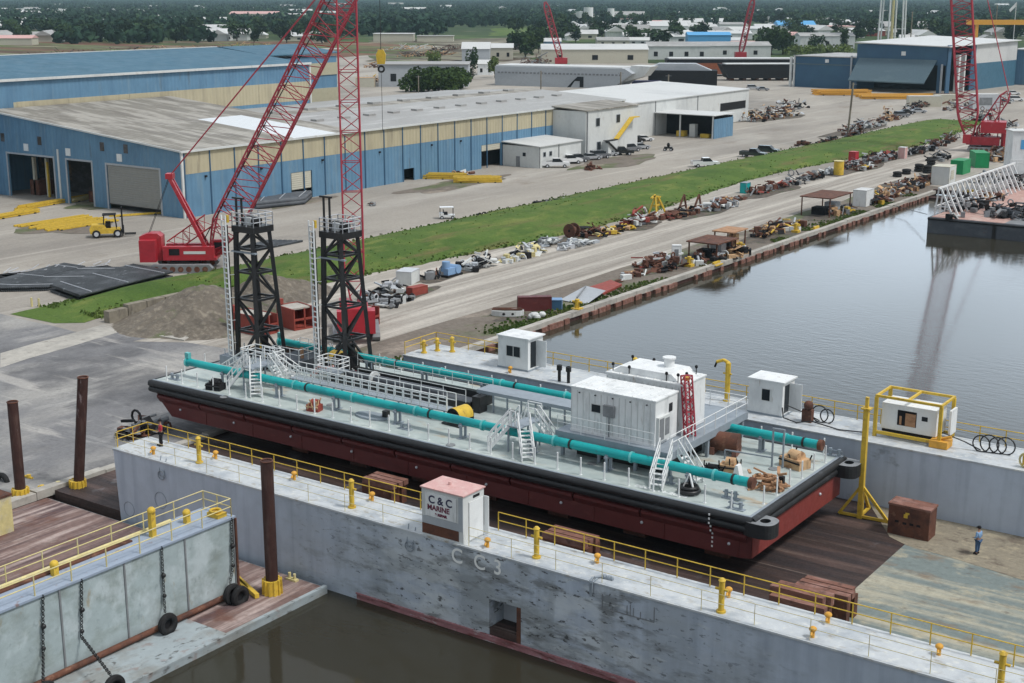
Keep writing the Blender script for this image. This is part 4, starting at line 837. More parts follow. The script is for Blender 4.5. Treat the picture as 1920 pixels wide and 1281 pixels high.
mw = MB('white')
for i in range(5): z = .3+i*.7; mw.tube((-.1-.1*i, .05+.07*i, z), (-.16-.1*i, .1+.07*i, z+.3), .11, 6)
mw.build('white_band', t); MB('orange').box((-.75, .2, 3.6), (-.4, .55, 3.8)).build('lamp', t)
t = thing('platform_stairs', 'white railed stairs leading down from the right end of the deckhouse platform', 'stairs', (-39.5, 72.5, ZD)); m_ = MB('white'); stairs(m_, (0.2, -.1, PZ-ZD), (.6, -2., .05), .8, 7); m_.build('flight', t)
m_ = MB('white'); stairs(m_, (.9, .6, PZ-ZD), (2.3, .5, .05), .8, 7); m_.build('flight', t)
# crossover stiles across the near pipe
def stile(q, label, w_=1.1, flip=1):
    t = thing('crossover_stairs', label, 'stairs', q); m_ = MB('greypaint').box((-w_/2, -.6, 1.75), (w_/2, 1.9, 1.83))
    for x in (-w_/2+.08, w_/2-.08):
        for y in (-.5, 1.8): m_.beam((x, y, 0), (x, y, 1.75), .1)
    m_.build('landing', t); r_ = MB('white'); railing(r_, [(-w_/2, 1.9, 1.83), (w_/2, 1.9, 1.83)], 1.07, 1., .04); railing(r_, [(-w_/2+.4, -.6, 1.83), (w_/2-.4, -.6, 1.83)], 1.07, .6, .04); r_.build('handrail', t)
    for s_ in (1, -1):
        m_ = MB('white'); stairs(m_, (s_*w_/2, -.2, 1.8), (s_*(w_/2+1.25), -1.5 if s_ > 0 else -.9, .05), .8, 8); m_.build('flight', t)
        m_ = MB('white'); stairs(m_, (s_*w_/2, 1.4, 1.8), (s_*(w_/2+1.1), 1.7, .3), .8, 7); m_.build('flight', t)
    return t
stile(Vector((-50.1, 71.9, ZD)), 'white double stairs crossing the near teal pipe left of the deckhouses')
stile(Vector((-75.2, 72.3, ZD)), 'white double stairs crossing the near teal pipe at the foot of the black towers')
t = thing('service_landing', 'white railed service landing between the foot of the left tower and the crossing stairs', 'landing', (-78.6, 74.4, ZD)); MB('greypaint').box((0, 0, 1.2), (3.2, 1.6, 1.28)).build('deck', t)
r_ = MB('white'); railing(r_, [(0, 0, 1.28), (3.2, 0, 1.28), (3.2, 1.6, 1.28), (0, 1.6, 1.28), (0, 0, 1.28)], 1.07, .8, .045, (.35, .7, 1.)); r_.build('handrail', t); m_ = MB('white'); stairs(m_, (.5, 0, 1.28), (-1.3, -.6, .05), .8, 6); m_.build('flight', t); m_ = MB('white'); stairs(m_, (3.2, .8, 1.28), (4.8, 1.6, .05), .8, 6); m_.build('flight', t)
t = thing('service_landing', 'white railed landing with pink grey pipes at the foot of the right tower', 'landing', (-72.8, 76.9, ZD)); MB('greypaint').box((0, 0, .9), (2.2, 1.3, .98)).build('deck', t)
r_ = MB('white'); railing(r_, [(0, 0, .98), (2.2, 0, .98), (2.2, 1.3, .98), (0, 1.3, .98), (0, 0, .98)], 1., .7, .04, (.35, .7, 1.)); r_.build('handrail', t); m_ = MB('pinktop'); m_.path([(-1, .3, .2), (-.4, .5, 1.), (.6, .4, 1.1)], .08, 6).path([(-1, .8, .2), (-.2, .9, .8), (1, .8, 1.2)], .08, 6); m_.build('pipework', t)
# catwalk on posts
t = thing('catwalk', 'grey elevated catwalk on thin posts leading to the deckhouse platform', 'catwalk', (-58, 78, ZD)); m_ = MB('greypaint').box((0, -.1, 1.3), (10.3, .12, 1.55)).box((0, .12, 1.48), (10.3, 1.6, 1.55)); m_.build('deck', t)
for i in range(9): MB('greypaint').beam((.2+i*1.23, 0, 0), (.2+i*1.23, 0, 1.3), .1).build('post', t)
t = thing('goalpost_stand', 'grey goalpost shaped steel frame by the far pipe at the barge end', 'frame', P(1447, 875, ZD)); MB('greypaint').beam((0, 0, 0), (0, 0, 2.6), .1).beam((.7, .1, 0), (.7, .1, 2.6), .1).beam((0, 0, 2.55), (.7, .1, 2.55), .1).build('goalpost', t); MB('greypaint').beam((0, 0, .6), (-3.2, -.3, .6), .08).beam((-3.2, -.3, 0), (-3.2, -.3, .6), .08).build('pipe_rail', t)
# ------------------------------------------------------------ long walkway with rails, slot carriage
t = thing('railed_walkway', 'long white railed walkway running beside the near teal pipe from the towers to the winch', 'walkway', (-73.2, 74.2, ZD)); L_ = 15.3
MB('greypaint').box((0, 0, .75), (L_, 1.1, .82)).build('deck', t); r_ = MB('white'); railing(r_, [(0, 0, .82), (L_, 0, .82)], 1.05, .8, .045, (.3, .65, 1.)); railing(r_, [(0, 1.1, .82), (L_, 1.1, .82)], 1.05, .8, .035, (.5, 1.)); r_.build('handrail', t)
pm = MB('greypaint')
for i in range(8): pm.beam((.3+i*2.1, .1, 0), (.3+i*2.1, .1, .75), .1).beam((.3+i*2.1, 1., 0), (.3+i*2.1, 1., .75), .1)
pm.build('leg_frame', t)
t = thing('spud_carriage', 'long black steel carriage frame lying in the middle of the barge deck', 'carriage', (-71.5, 77.0, ZD))
MB('blacksteel').box((0, 0, 0), (13.5, .45, .75)).box((0, 2.6, 0), (13.5, 3.05, .75)).box((13.1, .45, 0), (13.5, 2.6, .7)).build('frame', t)
MB('hullgrey').box((.5, .5, 0.01), (13, 2.55, .25)).tube((0.6, 1.5, .5), (10, 1.5, .5), .35, 12).build('ram', t); MB('offwhite').tube((3.1, 1.5, .55), (3.3, 1.5, .55), .6, 16).build('ram_head', t)
r_ = MB('white'); railing(r_, [(0, 3.2, .76), (13.3, 3.2, .76)], .95, 1.9, .022); railing(r_, [(3, -.15, .76), (13.3, -.15, .76)], .95, 1.9, .022); r_.build('handrail', t)
MB('blacksteel').box((13.6, .2, 0), (14.3, 1.1, 1.2)).build('end_stop', t)
t = thing('deck_pit', 'wide dark grey machinery pit frame behind the white walkway between the towers', 'machinery', (-78.5, 77.8, ZD)); MB('hullgrey').box((0, 0, 0), (2.9, 3.2, .9)).build('casing', t); r_ = MB('white'); railing(r_, [(0, 0, .9), (2.9, 0, .9), (2.9, 3.2, .9), (0, 3.2, .9)], 1., 1., .03); r_.build('handrail', t)
MB('blacksteel').tube((.6, -.6, .5), (1.8, -.6, .5), .45, 14).box((-.2, -1.2, 0), (0, 0, 1.)).build('hydraulic_motor', t); MB('wood').box((2.1, 1, .9), (2.3, 1.2, 1.8)).build('control_stand', t)
def winch(q, label, r_=.6, w_=1.3, guard='yellow', rz=0.):
    t = thing('winch', label, 'winch', q, rz); MB('blacksteel').box((-.1, -w_/2-.25, 0), (.1+r_*1.2, -w_/2-.1, r_*1.5)).box((-.1, w_/2+.1, 0), (.1+r_*1.2, w_/2+.25, r_*1.5)).box((-r_, -w_/2-.3, 0), (r_*1.8, w_/2+.3, .12)).build('frame', t)
    MB('dark').tube((r_*.5, -w_/2-.08, r_), (r_*.5, w_/2+.08, r_), r_*.8, 20).tube((r_*.5, -w_/2-.1, r_), (r_*.5, -w_/2, r_), r_, 20).tube((r_*.5, w_/2, r_), (r_*.5, w_/2+.1, r_), r_, 20).build('drum', t)
    pts = [(r_*.5+r_*1.08*math.cos(a), r_+r_*1.08*math.sin(a)) for a in [i*PI/10-.2 for i in range(12)]]; v = [(x, y, z) for y in (-w_/2-.06, w_/2+.06) for x, z in pts]; n = 12
    MB(guard).add(v, [(i, i+1, n+i+1, n+i) for i in range(n-1)], True).build('guard', t); return t
winch(Vector((-57.3, 74.6, ZD)), 'winch with a rounded yellow drum guard at the right end of the white walkway', .6, 1.3, 'yellow', -.1)
winch(Vector((-73.6, 79.8, ZD)), 'black winch with yellow guard at the foot of the right tower', .8, 1.2, 'yellow', 1.2)
winch(Vector((-80.8, 78.3, ZD)), 'black winch with yellow guard at the foot of the left tower', .75, 1.2, 'yellow', .2)
# assorted deck gear
def blob(px, py, z, label, name, cat, m1, m2, w_, d_, h_, seed, rz=.2):
    q = P(px, py, z); r_ = random.Random(seed); t = thing(name, label, cat, q, rz)
    MB(m1).box((-w_/2, -d_/2, 0), (w_/2, d_/2, h_*.55)).tube((-w_*.2, 0, h_*.6), (w_*.3, 0, h_*.6), h_*.38, 12).build('body', t)
    b = MB(m2)
    for i in range(6): x, y = r_.uniform(-w_/2, w_/2), r_.uniform(-d_/2, d_/2); b.tube((x, y, h_*.2), (x+r_.uniform(-.3, .3), y+r_.uniform(-.3, .3), h_*r_.uniform(.7, 1.1)), .05, 6)
    b.tube((-w_/2, -d_/2-.03, h_*.4), (w_/2, -d_/2-.03, h_*.4), .06, 6).build('pipework', t); return t
blob(405, 730, ZD, 'small black power unit on the deck near the bow end of the near pipe', 'power_unit', 'machine', 'dark', 'blacksteel', 1.3, .9, .9, 1)
t = thing('tank_drum', 'rusty brown horizontal drum tank beside the platform at the far side', 'tank', P(1360, 850, ZD), .2); MB('rust').tube((-.9, 0, .8), (.9, 0, .8), .65, 20).build('drum', t); MB('blockwood').box((-.9, -.7, 0), (-.6, .7, .5)).box((.6, -.7, 0), (.9, .7, .5)).build('cradle', t); MB('dark').tube((-.93, 0, .8), (-.905, 0, .8), .35, 14).build('manhole', t)
blob(1368, 885, ZD, 'orange brown pump wrapped in tan cover on the deck by the near pipe', 'pump', 'pump', 'tan', 'dark', 1.2, .9, 1., 2)
blob(1335, 885, ZD, 'low black hose and valve set left of the orange brown pump', 'valve_set', 'valve set', 'dark', 'blacksteel', 1.3, .7, .55, 3)
blob(1490, 875, ZD, 'tan wrapped machine with dark fittings near the barge corner', 'wrapped_machine', 'machine', 'tan', 'dark', 1.7, 1.1, 1.15, 4, -.3)
blob(590, 770, ZD, 'small dark red pump on the near deck edge below the white walkway', 'pump', 'pump', 'binred', 'tan', 1., .7, .9, 5)
t = thing('flat_tray', 'flat green grey tray with a dark rim lying on the near deck', 'tray', P(697, 782, ZD)); MB('greypaint').prism([(1.3*math.cos(a)*(1.1), .75*math.sin(a)) for a in [i*PI/7 for i in range(14)]], .01, .14).build('tray', t); MB('blacksteel').box((.9, .1, .15), (1.3, .5, .6)).build('valve', t)
def offcuts(px, py, z, label, n, w_, d_, h_, m='wood', seed=1, l_=.8, th=.12, name='timber_pile', cat='timber pile'):
    q = P(px, py, z); r_ = random.Random(seed); b = MB(m)
    for i in range(n): c = q+Vector((r_.gauss(0, w_/3), r_.gauss(0, d_/3), abs(r_.gauss(0, h_/2))+th/2)); b.obox(c, (l_*r_.uniform(.5, 1.2), th*r_.uniform(.8, 1.6), th*r_.uniform(.7, 1.3)), r_.uniform(0, PI), r_.uniform(-.5, .5))
    return one(b, name, label, cat, at=q)
offcuts(1441, 915, ZD, 'heap of light timber offcuts at the stern end of the near pipe', 60, 1.7, 1.1, .7, 'wood', 3, .8, .13)
m_ = MB('dark'); q = P(1465, 915, ZD); m_.box((q.x-.15, q.y-.15, ZD), (q.x+.15, q.y+.15, ZD+.75)); one(m_, 'deck_box', 'small upright black box beside the timber offcuts', 'box')
m_ = MB('blacksteel'); q = P(1292, 925, ZD); m_.torus((q.x, q.y, ZD+.2), .6, .14, 'Z', 18, 6).torus((q.x, q.y, ZD+.42), .5, .12, 'Z', 18, 6).tube((q.x, q.y, ZD), (q.x, q.y, ZD+1.1), .08); m_.use('white').beam((q.x-.5, q.y-.2, ZD), (q.x, q.y, ZD+1.25), .09).beam((q.x+.5, q.y-.2, ZD), (q.x, q.y, ZD+1.25), .09); one(m_, 'rope_stand', 'white A-frame stand with coiled black rope at the near deck edge', 'rope stand')
m_ = MB('white'); q = P(1383, 897, ZD); m_.prism([(q.x-.3, ZD), (q.x+.3, ZD), (q.x+.08, ZD+.9), (q.x-.08, ZD+.9)], q.y-.25, q.y+.25, 'Y'); one(m_, 'white_vent', 'small white tapered vent behind the near pipe', 'vent')
m_ = MB('greypaint').box((-83, 76.2, ZD), (-80.9, 78.4, ZD+.75)); one(m_, 'grey_tank', 'grey box tank on the deck at the left of the left tower', 'tank')
blob(640, 672, ZD, 'black hydraulic gear between the towers beyond the white rails', 'hydraulic_gear', 'machine', 'blacksteel', 'galv', 1.8, 1.3, 1.2, 9)
blob(548, 662, ZD, 'rust brown gear box behind the left tower beside the far pipe', 'gear_box', 'machine', 'rust', 'blacksteel', 1.4, 1.1, 1., 10)
blob(672, 706, ZD, 'small red valve block in front of the right tower', 'valve_block', 'valve set', 'red', 'white', .8, .6, .6, 11)
t = thing('bollard_frame', 'black cross shaped bollard frame on the deck behind the carriage', 'frame', P(925, 738, ZD)); MB('blacksteel').box((-1, -.3, 0), (1, .3, .1)).beam((-.6, 0, 0), (-.6, 0, .6), .2).beam((.6, 0, 0), (.6, 0, .6), .2).beam((-1, 0, .4), (1, 0, .4), .12).build('frame', t)
for i, (px, py) in enumerate(((1056, 712), (1071, 716))):
    q = P(px, py, ZT); m_ = MB('blacksteel').tube((q.x, 86.6, ZT), (q.x, 86.6, ZT+1.3), .13, 8).tube((q.x, 86.6, ZT+.9), (q.x, 86.6, ZT+1.3), .22, 8); one(m_, 'roller_post', ('left' if i == 0 else 'right')+' one of two black roller posts on the far wall left of the deckhouses', 'post')
# ------------------------------------------------------------ black towers
def tower(q, label, tall):
    t = thing('spud_tower', label, 'tower', q); Hh = 11.2; b0 = [(0, 0), (2.3, 0), (2.5, 2.9), (.1, 2.8)]; k = .6
    cx, cy = 1.1, 1.3; b1 = [(cx+(x-cx)*.78-.35, cy+(y-cy)*k) for x, y in b0]
    pt = lambda i, z: Vector((b0[i][0]+(b1[i][0]-b0[i][0])*z/Hh, b0[i][1]+(b1[i][1]-b0[i][1])*z/Hh, z))
    for i in range(4): MB('blacksteel').beam(pt(i, 0), pt(i, Hh), .32).build('leg', t)
    zs = [0.15, 2.9, 5.5, 7.7, 9.6, Hh-.3]; br = MB('blacksteel')
    for j, z in enumerate(zs[1:-1]):
        for i in range(4): br.beam(pt(i, z), pt((i+1) % 4, z), .17)
        br.beam(pt(0, z), pt(2, z), .1)
    br.build('cross_member', t); br = MB('blacksteel')
    for j in range(5):
        for i in range(4):
            a, b = (i, (i+1) % 4) if (j % 2 == 0) == (i % 2 == 0) else ((i+1) % 4, i); br.beam(pt(a, zs[j]), pt(b, zs[j+1]), .16)
    br.build('diagonal_brace', t)
    x0, y0 = b1[0]; x1, y1 = b1[2]
    MB('blacksteel').box((x0-.25, y0-.25, Hh-.25), (x1+.3, y1+.25, Hh+.25)).build('head_beam', t)
    MB('greypaint').box((x0-.35, y0-.3, 9.3), (x1+.4, y0-.02, 9.42)).build('mid_grating', t)
    m_ = MB('galv'); railing(m_, [(x0-.2, y0-.2, Hh+.25), (x1+.25, y0-.2, Hh+.25), (x1+.25, y1+.2, Hh+.25), (x0-.2, y1+.2, Hh+.25), (x0-.2, y0-.2, Hh+.25)], 1.05, .7, .04, (.35, .7, 1.)); m_.build('platform_rail', t)
    MB('blacksteel').tube((x0+.3, 1.4, Hh+.6), (x1-.2, 1.4, Hh+.6), .38, 14).build('sheave', t); MB('offwhite').box((x0+.5, 1., Hh+.26), (x0+1.2, 1.9, Hh+.9)).build('motor_box', t)
    g_ = MB('blacksteel')
    for x in (x0-.15, x0+.45): g_.beam((x, y0+.3, Hh+.2), (x, y0+.3, Hh+tall), .13)
    g_.beam((x0-.55, y0+.3, Hh+tall), (x0+.7, y0+.3, Hh+tall), .14); g_.build('goalpost', t)
    m_ = MB('white'); ladder(m_, (-.25, -.5, 0), (x0-.55, y0-.8, Hh+1.1), .58, .08, .42, (1, -.2, 0)); m_.build('ladder', t); MB('blacksteel').beam((-.2, -.3, 0), (x0-.5, y0-.6, Hh+.3), .3, .08).build('ladder_channel', t)
    for j in range(1, 6): z = Hh*j/6; MB('white').beam((-.15+(x0-.3)*j/6, -.4+(y0-.35)*j/6, z), pt(0, z), .05).build('ladder_bracket', t)
    MB('yellow').box((x0-.5, y0-.6, Hh+.5), (x0-.3, y0-.4, Hh+1.1)).build('lamp', t)
    MB('dark').box((1.2, 1., 0), (2., 2., 1.4)).tube((1.6, 1.5, 0), (1.6, 1.5, 2.4), .3, 10).build('hydraulic_ram', t)
    return t
tower(Vector((-81.55, 76.9, ZD)), 'left black lattice steel tower on the barge with a white ladder and short top post', 2.4)
tower(Vector((-73.9, 78.9, ZD)), 'right black lattice steel tower on the barge with a white ladder and tall top goalpost', 2.9)

# ============================================================ CRANES
HD = YAW          # direction "to the right of the picture" is local x rotated by HD
def crane(q, rz, label, bl, ba, bw, bseg, body='red', lat='redlattice', mast=True, back=True, sc=1., br=.1):
    t = thing('crawler_crane', label, 'crane', q, rz); s = sc
    for y in (-2.3, 2.3):
        k = MB('midgrey'); pts = [(-3.6, .25), (-3.9, .6), (-3.5, 1.05), (3.5, 1.05), (3.9, .6), (3.6, .25), (3.2, .02), (-3.2, .02)]; k.prism([(a*s, b*s) for a, b in pts], (y-.45)*s, (y+.45)*s, 'Y')
        k.use('rust'); 
        for x in range(-3, 4): k.tube((x*s, (y-.47)*s, .5*s), (x*s, (y+.47)*s, .5*s), .36*s, 12)
        k.build('crawler_track', t)
    MB('blacksteel').box((-1.6*s, -2*s, .5*s), (1.6*s, 2*s, 1.15*s)).tube((0, 0, 1.1*s), (0, 0, 1.4*s), 1.3*s, 20).build('undercarriage', t)
    b = MB(body).box((-2.4*s, -1.5*s, 1.4*s), (4.2*s, 1.5*s, 1.75*s)).box((-2.4*s, -1.5*s, 1.75*s), (3.9*s, -.6*s, 3.1*s)).box((-2.4*s, .6*s, 1.75*s), (3.2*s, 1.5*s, 3.1*s)).box((-2.4*s, -.6*s, 1.75*s), (.6*s, .6*s, 2.7*s))
    b.build('machinery_house', t); MB('dark').box((-1.6*s, -1.53*s, 2.05*s), (-.3*s, -1.505*s, 2.85*s)).build('grille', t)
    MB('offwhite').box((.2*s, -1.53*s, 2.2*s), (2.9*s, -1.506*s, 2.55*s)).build('panel_stripe', t)
    if back:
        c = MB(body).prism([(-5.3*s, 1.3*s), (-2.6*s, 1.3*s), (-2.6*s, 4.3*s), (-3.1*s, 4.7*s), (-4.3*s, 4.7*s), (-5.3*s, 4.3*s)], -1.0*s, 1.0*s, 'Y'); c.box((-5.1*s, -2.2*s, 1.3*s), (-3.1*s, -1.05*s, 4.0*s)).box((-5.1*s, 1.05*s, 1.3*s), (-3.1*s, 2.2*s, 4.0*s)); c.build('counterweight', t)
    c = MB(body).box((3.3*s, .7*s, 1.7*s), (4.9*s, 1.9*s, 3.5*s)).build('cab', t); MB('glass').box((4.902*s, .85*s, 2.5*s), (4.92*s, 1.75*s, 3.3*s)).box((3.6*s, .68*s, 2.5*s), (4.7*s, .697*s, 3.3*s)).build('window', c)
    foot = Vector((3.6*s, 0, 2.1*s)); tip = foot+Vector((math.cos(ba), 0, math.sin(ba)))*bl
    lm = MB(lat); lattice(lm, foot, tip, bw, bw*.9, br, bseg, (.09, .04), (0, 1, 0)); lm.build('boom', t)
    if mast:
        mt = foot+Vector((-4.9, 0, 9.6)); g_ = MB(body)
        for y in (-.75, .75): g_.beam(foot+Vector((-.4, y, 0)), mt+Vector((0, y*.6, 0)), .42)
        for i in range(1, 8): c = foot.lerp(mt, i/8); g_.beam(c+Vector((-.2, -.7, 0)), c+Vector((-.2, .7, .2)), .16)
        g_.box(mt-Vector((.4, .7, .3)), mt+Vector((.5, .7, .35))); g_.build('mast', t)
        p = MB(lat)
        for y in (-.7, .7): p.tube(mt+Vector((0, y*.6, 0)), tip+Vector((0, y, 0)), .05, 5, cap=False)
        p.build('boom_pendant', t); p = MB('blacksteel')
        for y in (-.4, .4): p.tube(mt+Vector((0, y, 0)), (-4.2*s, y, 4.7*s), .035, 5, cap=False)
        p.build('backstay', t)
        g_ = MB(body); lattice(g_, (-1.6*s, 0, 2.9*s), (3.2*s, 0, 6.2*s), 1.6, .5, .09, 5, up=(0, 1, 0)); g_.build('gantry_frame', t)
    tipw = Matrix.Rotation(rz, 4, 'Z') @ tip+Vector(q); return t, tip, tipw
c1, tip1, tw1 = crane(P(348, 505), HD+.02, 'red crawler crane on the left yard with a leaning lattice boom and raised mast', 45, R(61.5), 3.5, 32, br=.125)
# its hook block, hanging from the boom tip
hz = CAM_H+ray(693, 106).z*((tw1-Vector((0, 0, CAM_H))).to_2d().length/ray(693, 106).to_2d().length)
rp = MB('blacksteel'); hl = tip1.z-hz
for y in (-.15, .15): rp.tube(tip1+Vector((0, y, 0)), tip1+Vector((0, y, -hl+.6)), .035, 5)
rp.build('hoist_rope', c1)
lm = MB('blacksteel')
for y in (-.25, .05, .3): lm.tube((2.2, y, 3.2), tip1+Vector((-.5, y, .6)), .045, 5)
lm.build('boom_rope', c1)
hb = MB('yellow').prism([(tip1.x-.45, -hl-.9+tip1.z), (tip1.x+.45, -hl-.9+tip1.z), (tip1.x+.6, -hl+.2+tip1.z), (tip1.x+.3, -hl+.8+tip1.z), (tip1.x-.3, -hl+.8+tip1.z), (tip1.x-.6, -hl+.2+tip1.z)], -.3, .3, 'Y')
hb.use('blacksteel').torus(tip1+Vector((0, 0, -hl-1.5)), .35, .12, 'Y', 14, 6).tube(tip1+Vector((0, 0, -hl-2.)), tip1+Vector((0, 0, -hl-9)), .03, 5); hb.build('hook_block', c1)
c2, tip2, tw2 = crane(P(668, 628), HD+R(97), 'red crawler crane behind the right black tower with a steep lattice boom', 46, R(79), 2.2, 30, mast=False, sc=.85, br=.1)
rp = MB('blacksteel'); rp.tube(tip2+Vector((1.5, -2.4, -2)), tip2+Vector((1.5, -2.4, -12.3)), .05, 5).tube(tip2+Vector((1.5, -2.4, -8.2)), tip2+Vector((1.5, -2.4, -9.2)), .3, 10); rp.build('whip_line', c2)
tip_p = tip2+Vector((1.5, -2.4, -2)); MB('redlattice').beam(tip2, tip_p, .2).build('jib_arm', c2)
c3, tip3, tw3 = crane(P(1850, 284), HD+PI-.35, 'distant red crane by the far end of the basin with near vertical lattice boom', 62, R(82.5), 4.2, 38, mast=False, sc=1.05, br=.2)
lm = MB('redlattice'); lattice(lm, (2.2, 0, 3), (-3.5, 0, 13), 2.2, 1.6, .16, 7, (.1, .1), (0, 1, 0)); lm.tube((-3.5, .6, 13), tip3+Vector((-.6, .6, -2)), .09, 5).tube((-3.5, -.6, 13), tip3+Vector((-.6, -.6, -2)), .09, 5); lm.build('gantry_mast', c3)
lm = MB('red').box((-3.6, -2.6, 4.2), (1.6, 2.6, 6.6)); lm.build('winch_house', c3)
t = thing('crane_mast', 'thin dark red pole mast standing right of the distant red crane', 'mast', P(1868, 285)); MB('redlattice').tube((0, 0, 0), (0, 0, 12.5), .13, 6).build('pole', t); MB('red').box((-.8, -.8, 5), (.9, .8, 6.2)).build('junction_box', t)
# tiny cranes far off
for px, py, x2, y2, lb in ((1052, 100, 1022, 4, 'far dark red crane leaning left above the distant cream sheds'), (1388, 88, 1407, -3, 'far dark red crane boom above the distant white sheds, leaning right')):
    q = P(px, py+24); h_ = HT(px, py+24, y2); dx = (x2-px)*MPP(px, py+24); t = thing('distant_crane', lb, 'crane', q, YAW); m_ = MB('redlattice'); lattice(m_, (0, 0, 3), (dx, 0, h_), 2.6, 2.6, .3, 12, (.1, .1), (0, 1, 0)); m_.build('boom', t)
    MB('red').box((-3, -2, 1), (3, 2, 4)).build('house', t); MB('green').box((-4, -3, 0), (4, 3, 1)).build('base', t)

# ============================================================ FABRICATION HALLS
def bays(mb, x, y0, y1, z0, z1, n, d=.22):
    for i in range(n+1): y = y0+(y1-y0)*i/n; mb.box((x, y-d/2, z0), (x+.12, y+d/2, z1))
# near hall (long side faces the road, gable-less lean roof rising to the left)
X0, X1, Y0, Y1 = -211., -163., 144., 276.; XG = -211.
t = thing('fabrication_hall', 'near long blue and cream workshop hall with grey brown roof beside the yard road', 'workshop', (-165, 146, 0)); o = t.location
e = 10.15; rz_ = lambda x: e+(X1-x)*.0842
# front wall with three door openings
doors = [(-206.4, -194.1, 7.25), (-190.6, -184.4, 7.2), (-180.6, -168.2, 7.1)]
fw = MB('blueX'); xs = [X0]+[v for d in doors for v in d[:2]]+[X1]
for i in range(0, 8, 2): a, b = xs[i], xs[i+1]; fw.prism([(a, 0), (b, 0), (b, rz_(b)), (a, rz_(a))], Y0, Y0+.3, 'Y')
for a, b, z in doors: fw.prism([(a, z), (b, z), (b, rz_(b)), (a, rz_(a))], Y0, Y0+.3, 'Y')
fw.build('front_wall', t, o)
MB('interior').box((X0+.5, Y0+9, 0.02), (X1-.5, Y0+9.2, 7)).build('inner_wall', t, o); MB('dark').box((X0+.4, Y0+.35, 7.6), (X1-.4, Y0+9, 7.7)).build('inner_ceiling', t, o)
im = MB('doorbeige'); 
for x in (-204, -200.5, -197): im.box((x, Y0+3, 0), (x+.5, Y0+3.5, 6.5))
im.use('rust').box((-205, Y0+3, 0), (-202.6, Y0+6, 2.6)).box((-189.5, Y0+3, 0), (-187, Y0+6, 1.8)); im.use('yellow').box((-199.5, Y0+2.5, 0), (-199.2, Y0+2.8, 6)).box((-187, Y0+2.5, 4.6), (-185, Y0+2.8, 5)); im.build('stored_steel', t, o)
d_ = MB('dooralu').box((-180.5, Y0+.08, .9), (-168.3, Y0+.2, 7.05)).build('roller_door', t, o); MB('blacksteel').box((-180.5, Y0+.05, .78), (-168.3, Y0+.22, .9)).build('bottom_bar', d_, o)
for a, b, z in doors: f_ = MB('shipgrey').box((a-.35, Y0-.06, 0), (a, Y0+.02, z+.3)).box((b, Y0-.06, 0), (b+.35, Y0+.02, z+.3)).box((a, Y0-.06, z), (b, Y0+.02, z+.3)).build('door_frame', t, o)
MB('offwhite').box((X0-.1, Y0-.15, 0), (X0+.4, Y0, rz_(X0))).box((-192.9, Y0-.12, 0), (-192.5, Y0, 8.8)).box((X1-.1, Y0-.15, 0), (X1+.15, Y0+.25, e)).build('corner_trim', t, o)
for i, x in enumerate((-201, -190, -177.3)):
    MB('white').box((x-.6, Y0-.1, 8-.1*i), (x+.6, Y0-.02, 9.2-.1*i)).build('number_sign', t, o)
for x in (-207.3, -197.3, -181.4, -175.7): MB('interior').box((x-.5, Y0-.04, 9.2), (x+.5, Y0+.02, 10.6)).build('louvre', t, o)
# side wall
sw = MB('blueY').box((X1-.25, Y0+.3, 0), (X1, 167.5, 6.7)).box((X1-.25, 167.5, 4.6), (X1, 172.6, 6.7)).box((X1-.25, 172.6, 0), (X1, 197, 6.7)).box((X1-.25, 197, 2.3), (X1, 200, 6.7)).box((X1-.25, 200, 0), (X1, 221, 6.7)).box((X1-.25, 221, 4.6), (X1, 227.6, 6.7)).box((X1-.25, 227.6, 0), (X1, Y1, 6.7)); sw.build('side_wall', t, o)
MB('cream').box((X1-.25, Y0+.3, 6.7), (X1+.02, Y1, e-.05)).build('side_wall_upper_band', t, o)
c_ = MB('navy'); bays(c_, X1, Y0+.5, Y1-1, 0, e-.1, 25); c_.build('downpipe', t, o)
for y0_, y1_, z0, z1, lb in ((167.7, 172.4, 1.7, 4.6, 'doorbeige'), (221.2, 227.4, 3.4, 4.9, 'doorbeige')): MB(lb).box((X1-.2, y0_, z0), (X1-.08, y1_, z1)).build('roller_door', t, o)
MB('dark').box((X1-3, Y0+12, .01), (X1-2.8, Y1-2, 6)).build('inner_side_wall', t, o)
# roof in two lengths
rf = MB('roofbrown'); rf.prism([(X0, rz_(X0)), (X1+.25, rz_(X1+.25)), (X1+.25, rz_(X1+.25)+.2), (X0, rz_(X0)+.2)], Y0-.25, 168.5, 'Y'); rf.prism([(X0, rz_(X0)), (X1+.25, rz_(X1+.25)), (X1+.25, rz_(X1+.25)+.2), (X0, rz_(X0)+.2)], 179, 184.5, 'Y'); rf.build('roof', t, o)
MB('skylight').prism([(X0+25, rz_(X0+25)), (X1+.25, rz_(X1+.25)), (X1+.25, rz_(X1+.25)+.2), (X0+25, rz_(X0+25)+.2)], 168.5, 179, 'Y').build('skylight_strip', t, o); MB('roofbrown').prism([(X0, rz_(X0)), (X0+25, rz_(X0+25)), (X0+25, rz_(X0+25)+.2), (X0, rz_(X0)+.2)], 168.5, 179, 'Y').build('roof_infill', t, o)
XR = -188.
MB('roofgrey').prism([(XR, e+1.5), (X1+.25, e), (X1+.25, e+.2), (XR, e+1.7)], 184.5, Y1, 'Y').prism([(-214, e+.1), (XR, e+1.5), (XR, e+1.7), (-214, e+.3)], 184.5, Y1, 'Y').build('roof_far_part', t, o, 'paler grey far part of the roof')
MB('roofbrown').prism([(XR-5, e+1.42), (XR, e+1.72), (XR+3, e+1.56), (XR+3, e+1.5), (XR, e+1.6), (XR-5, e+1.3)], 186, Y1-1, 'Y').build('ridge_strip', t, o)
v_ = MB('roofgrey')
for i in range(9): v_.box((XR-.5, 188+i*9.5, e+1.6), (XR+1., 190.5+i*9.5, e+2.1))
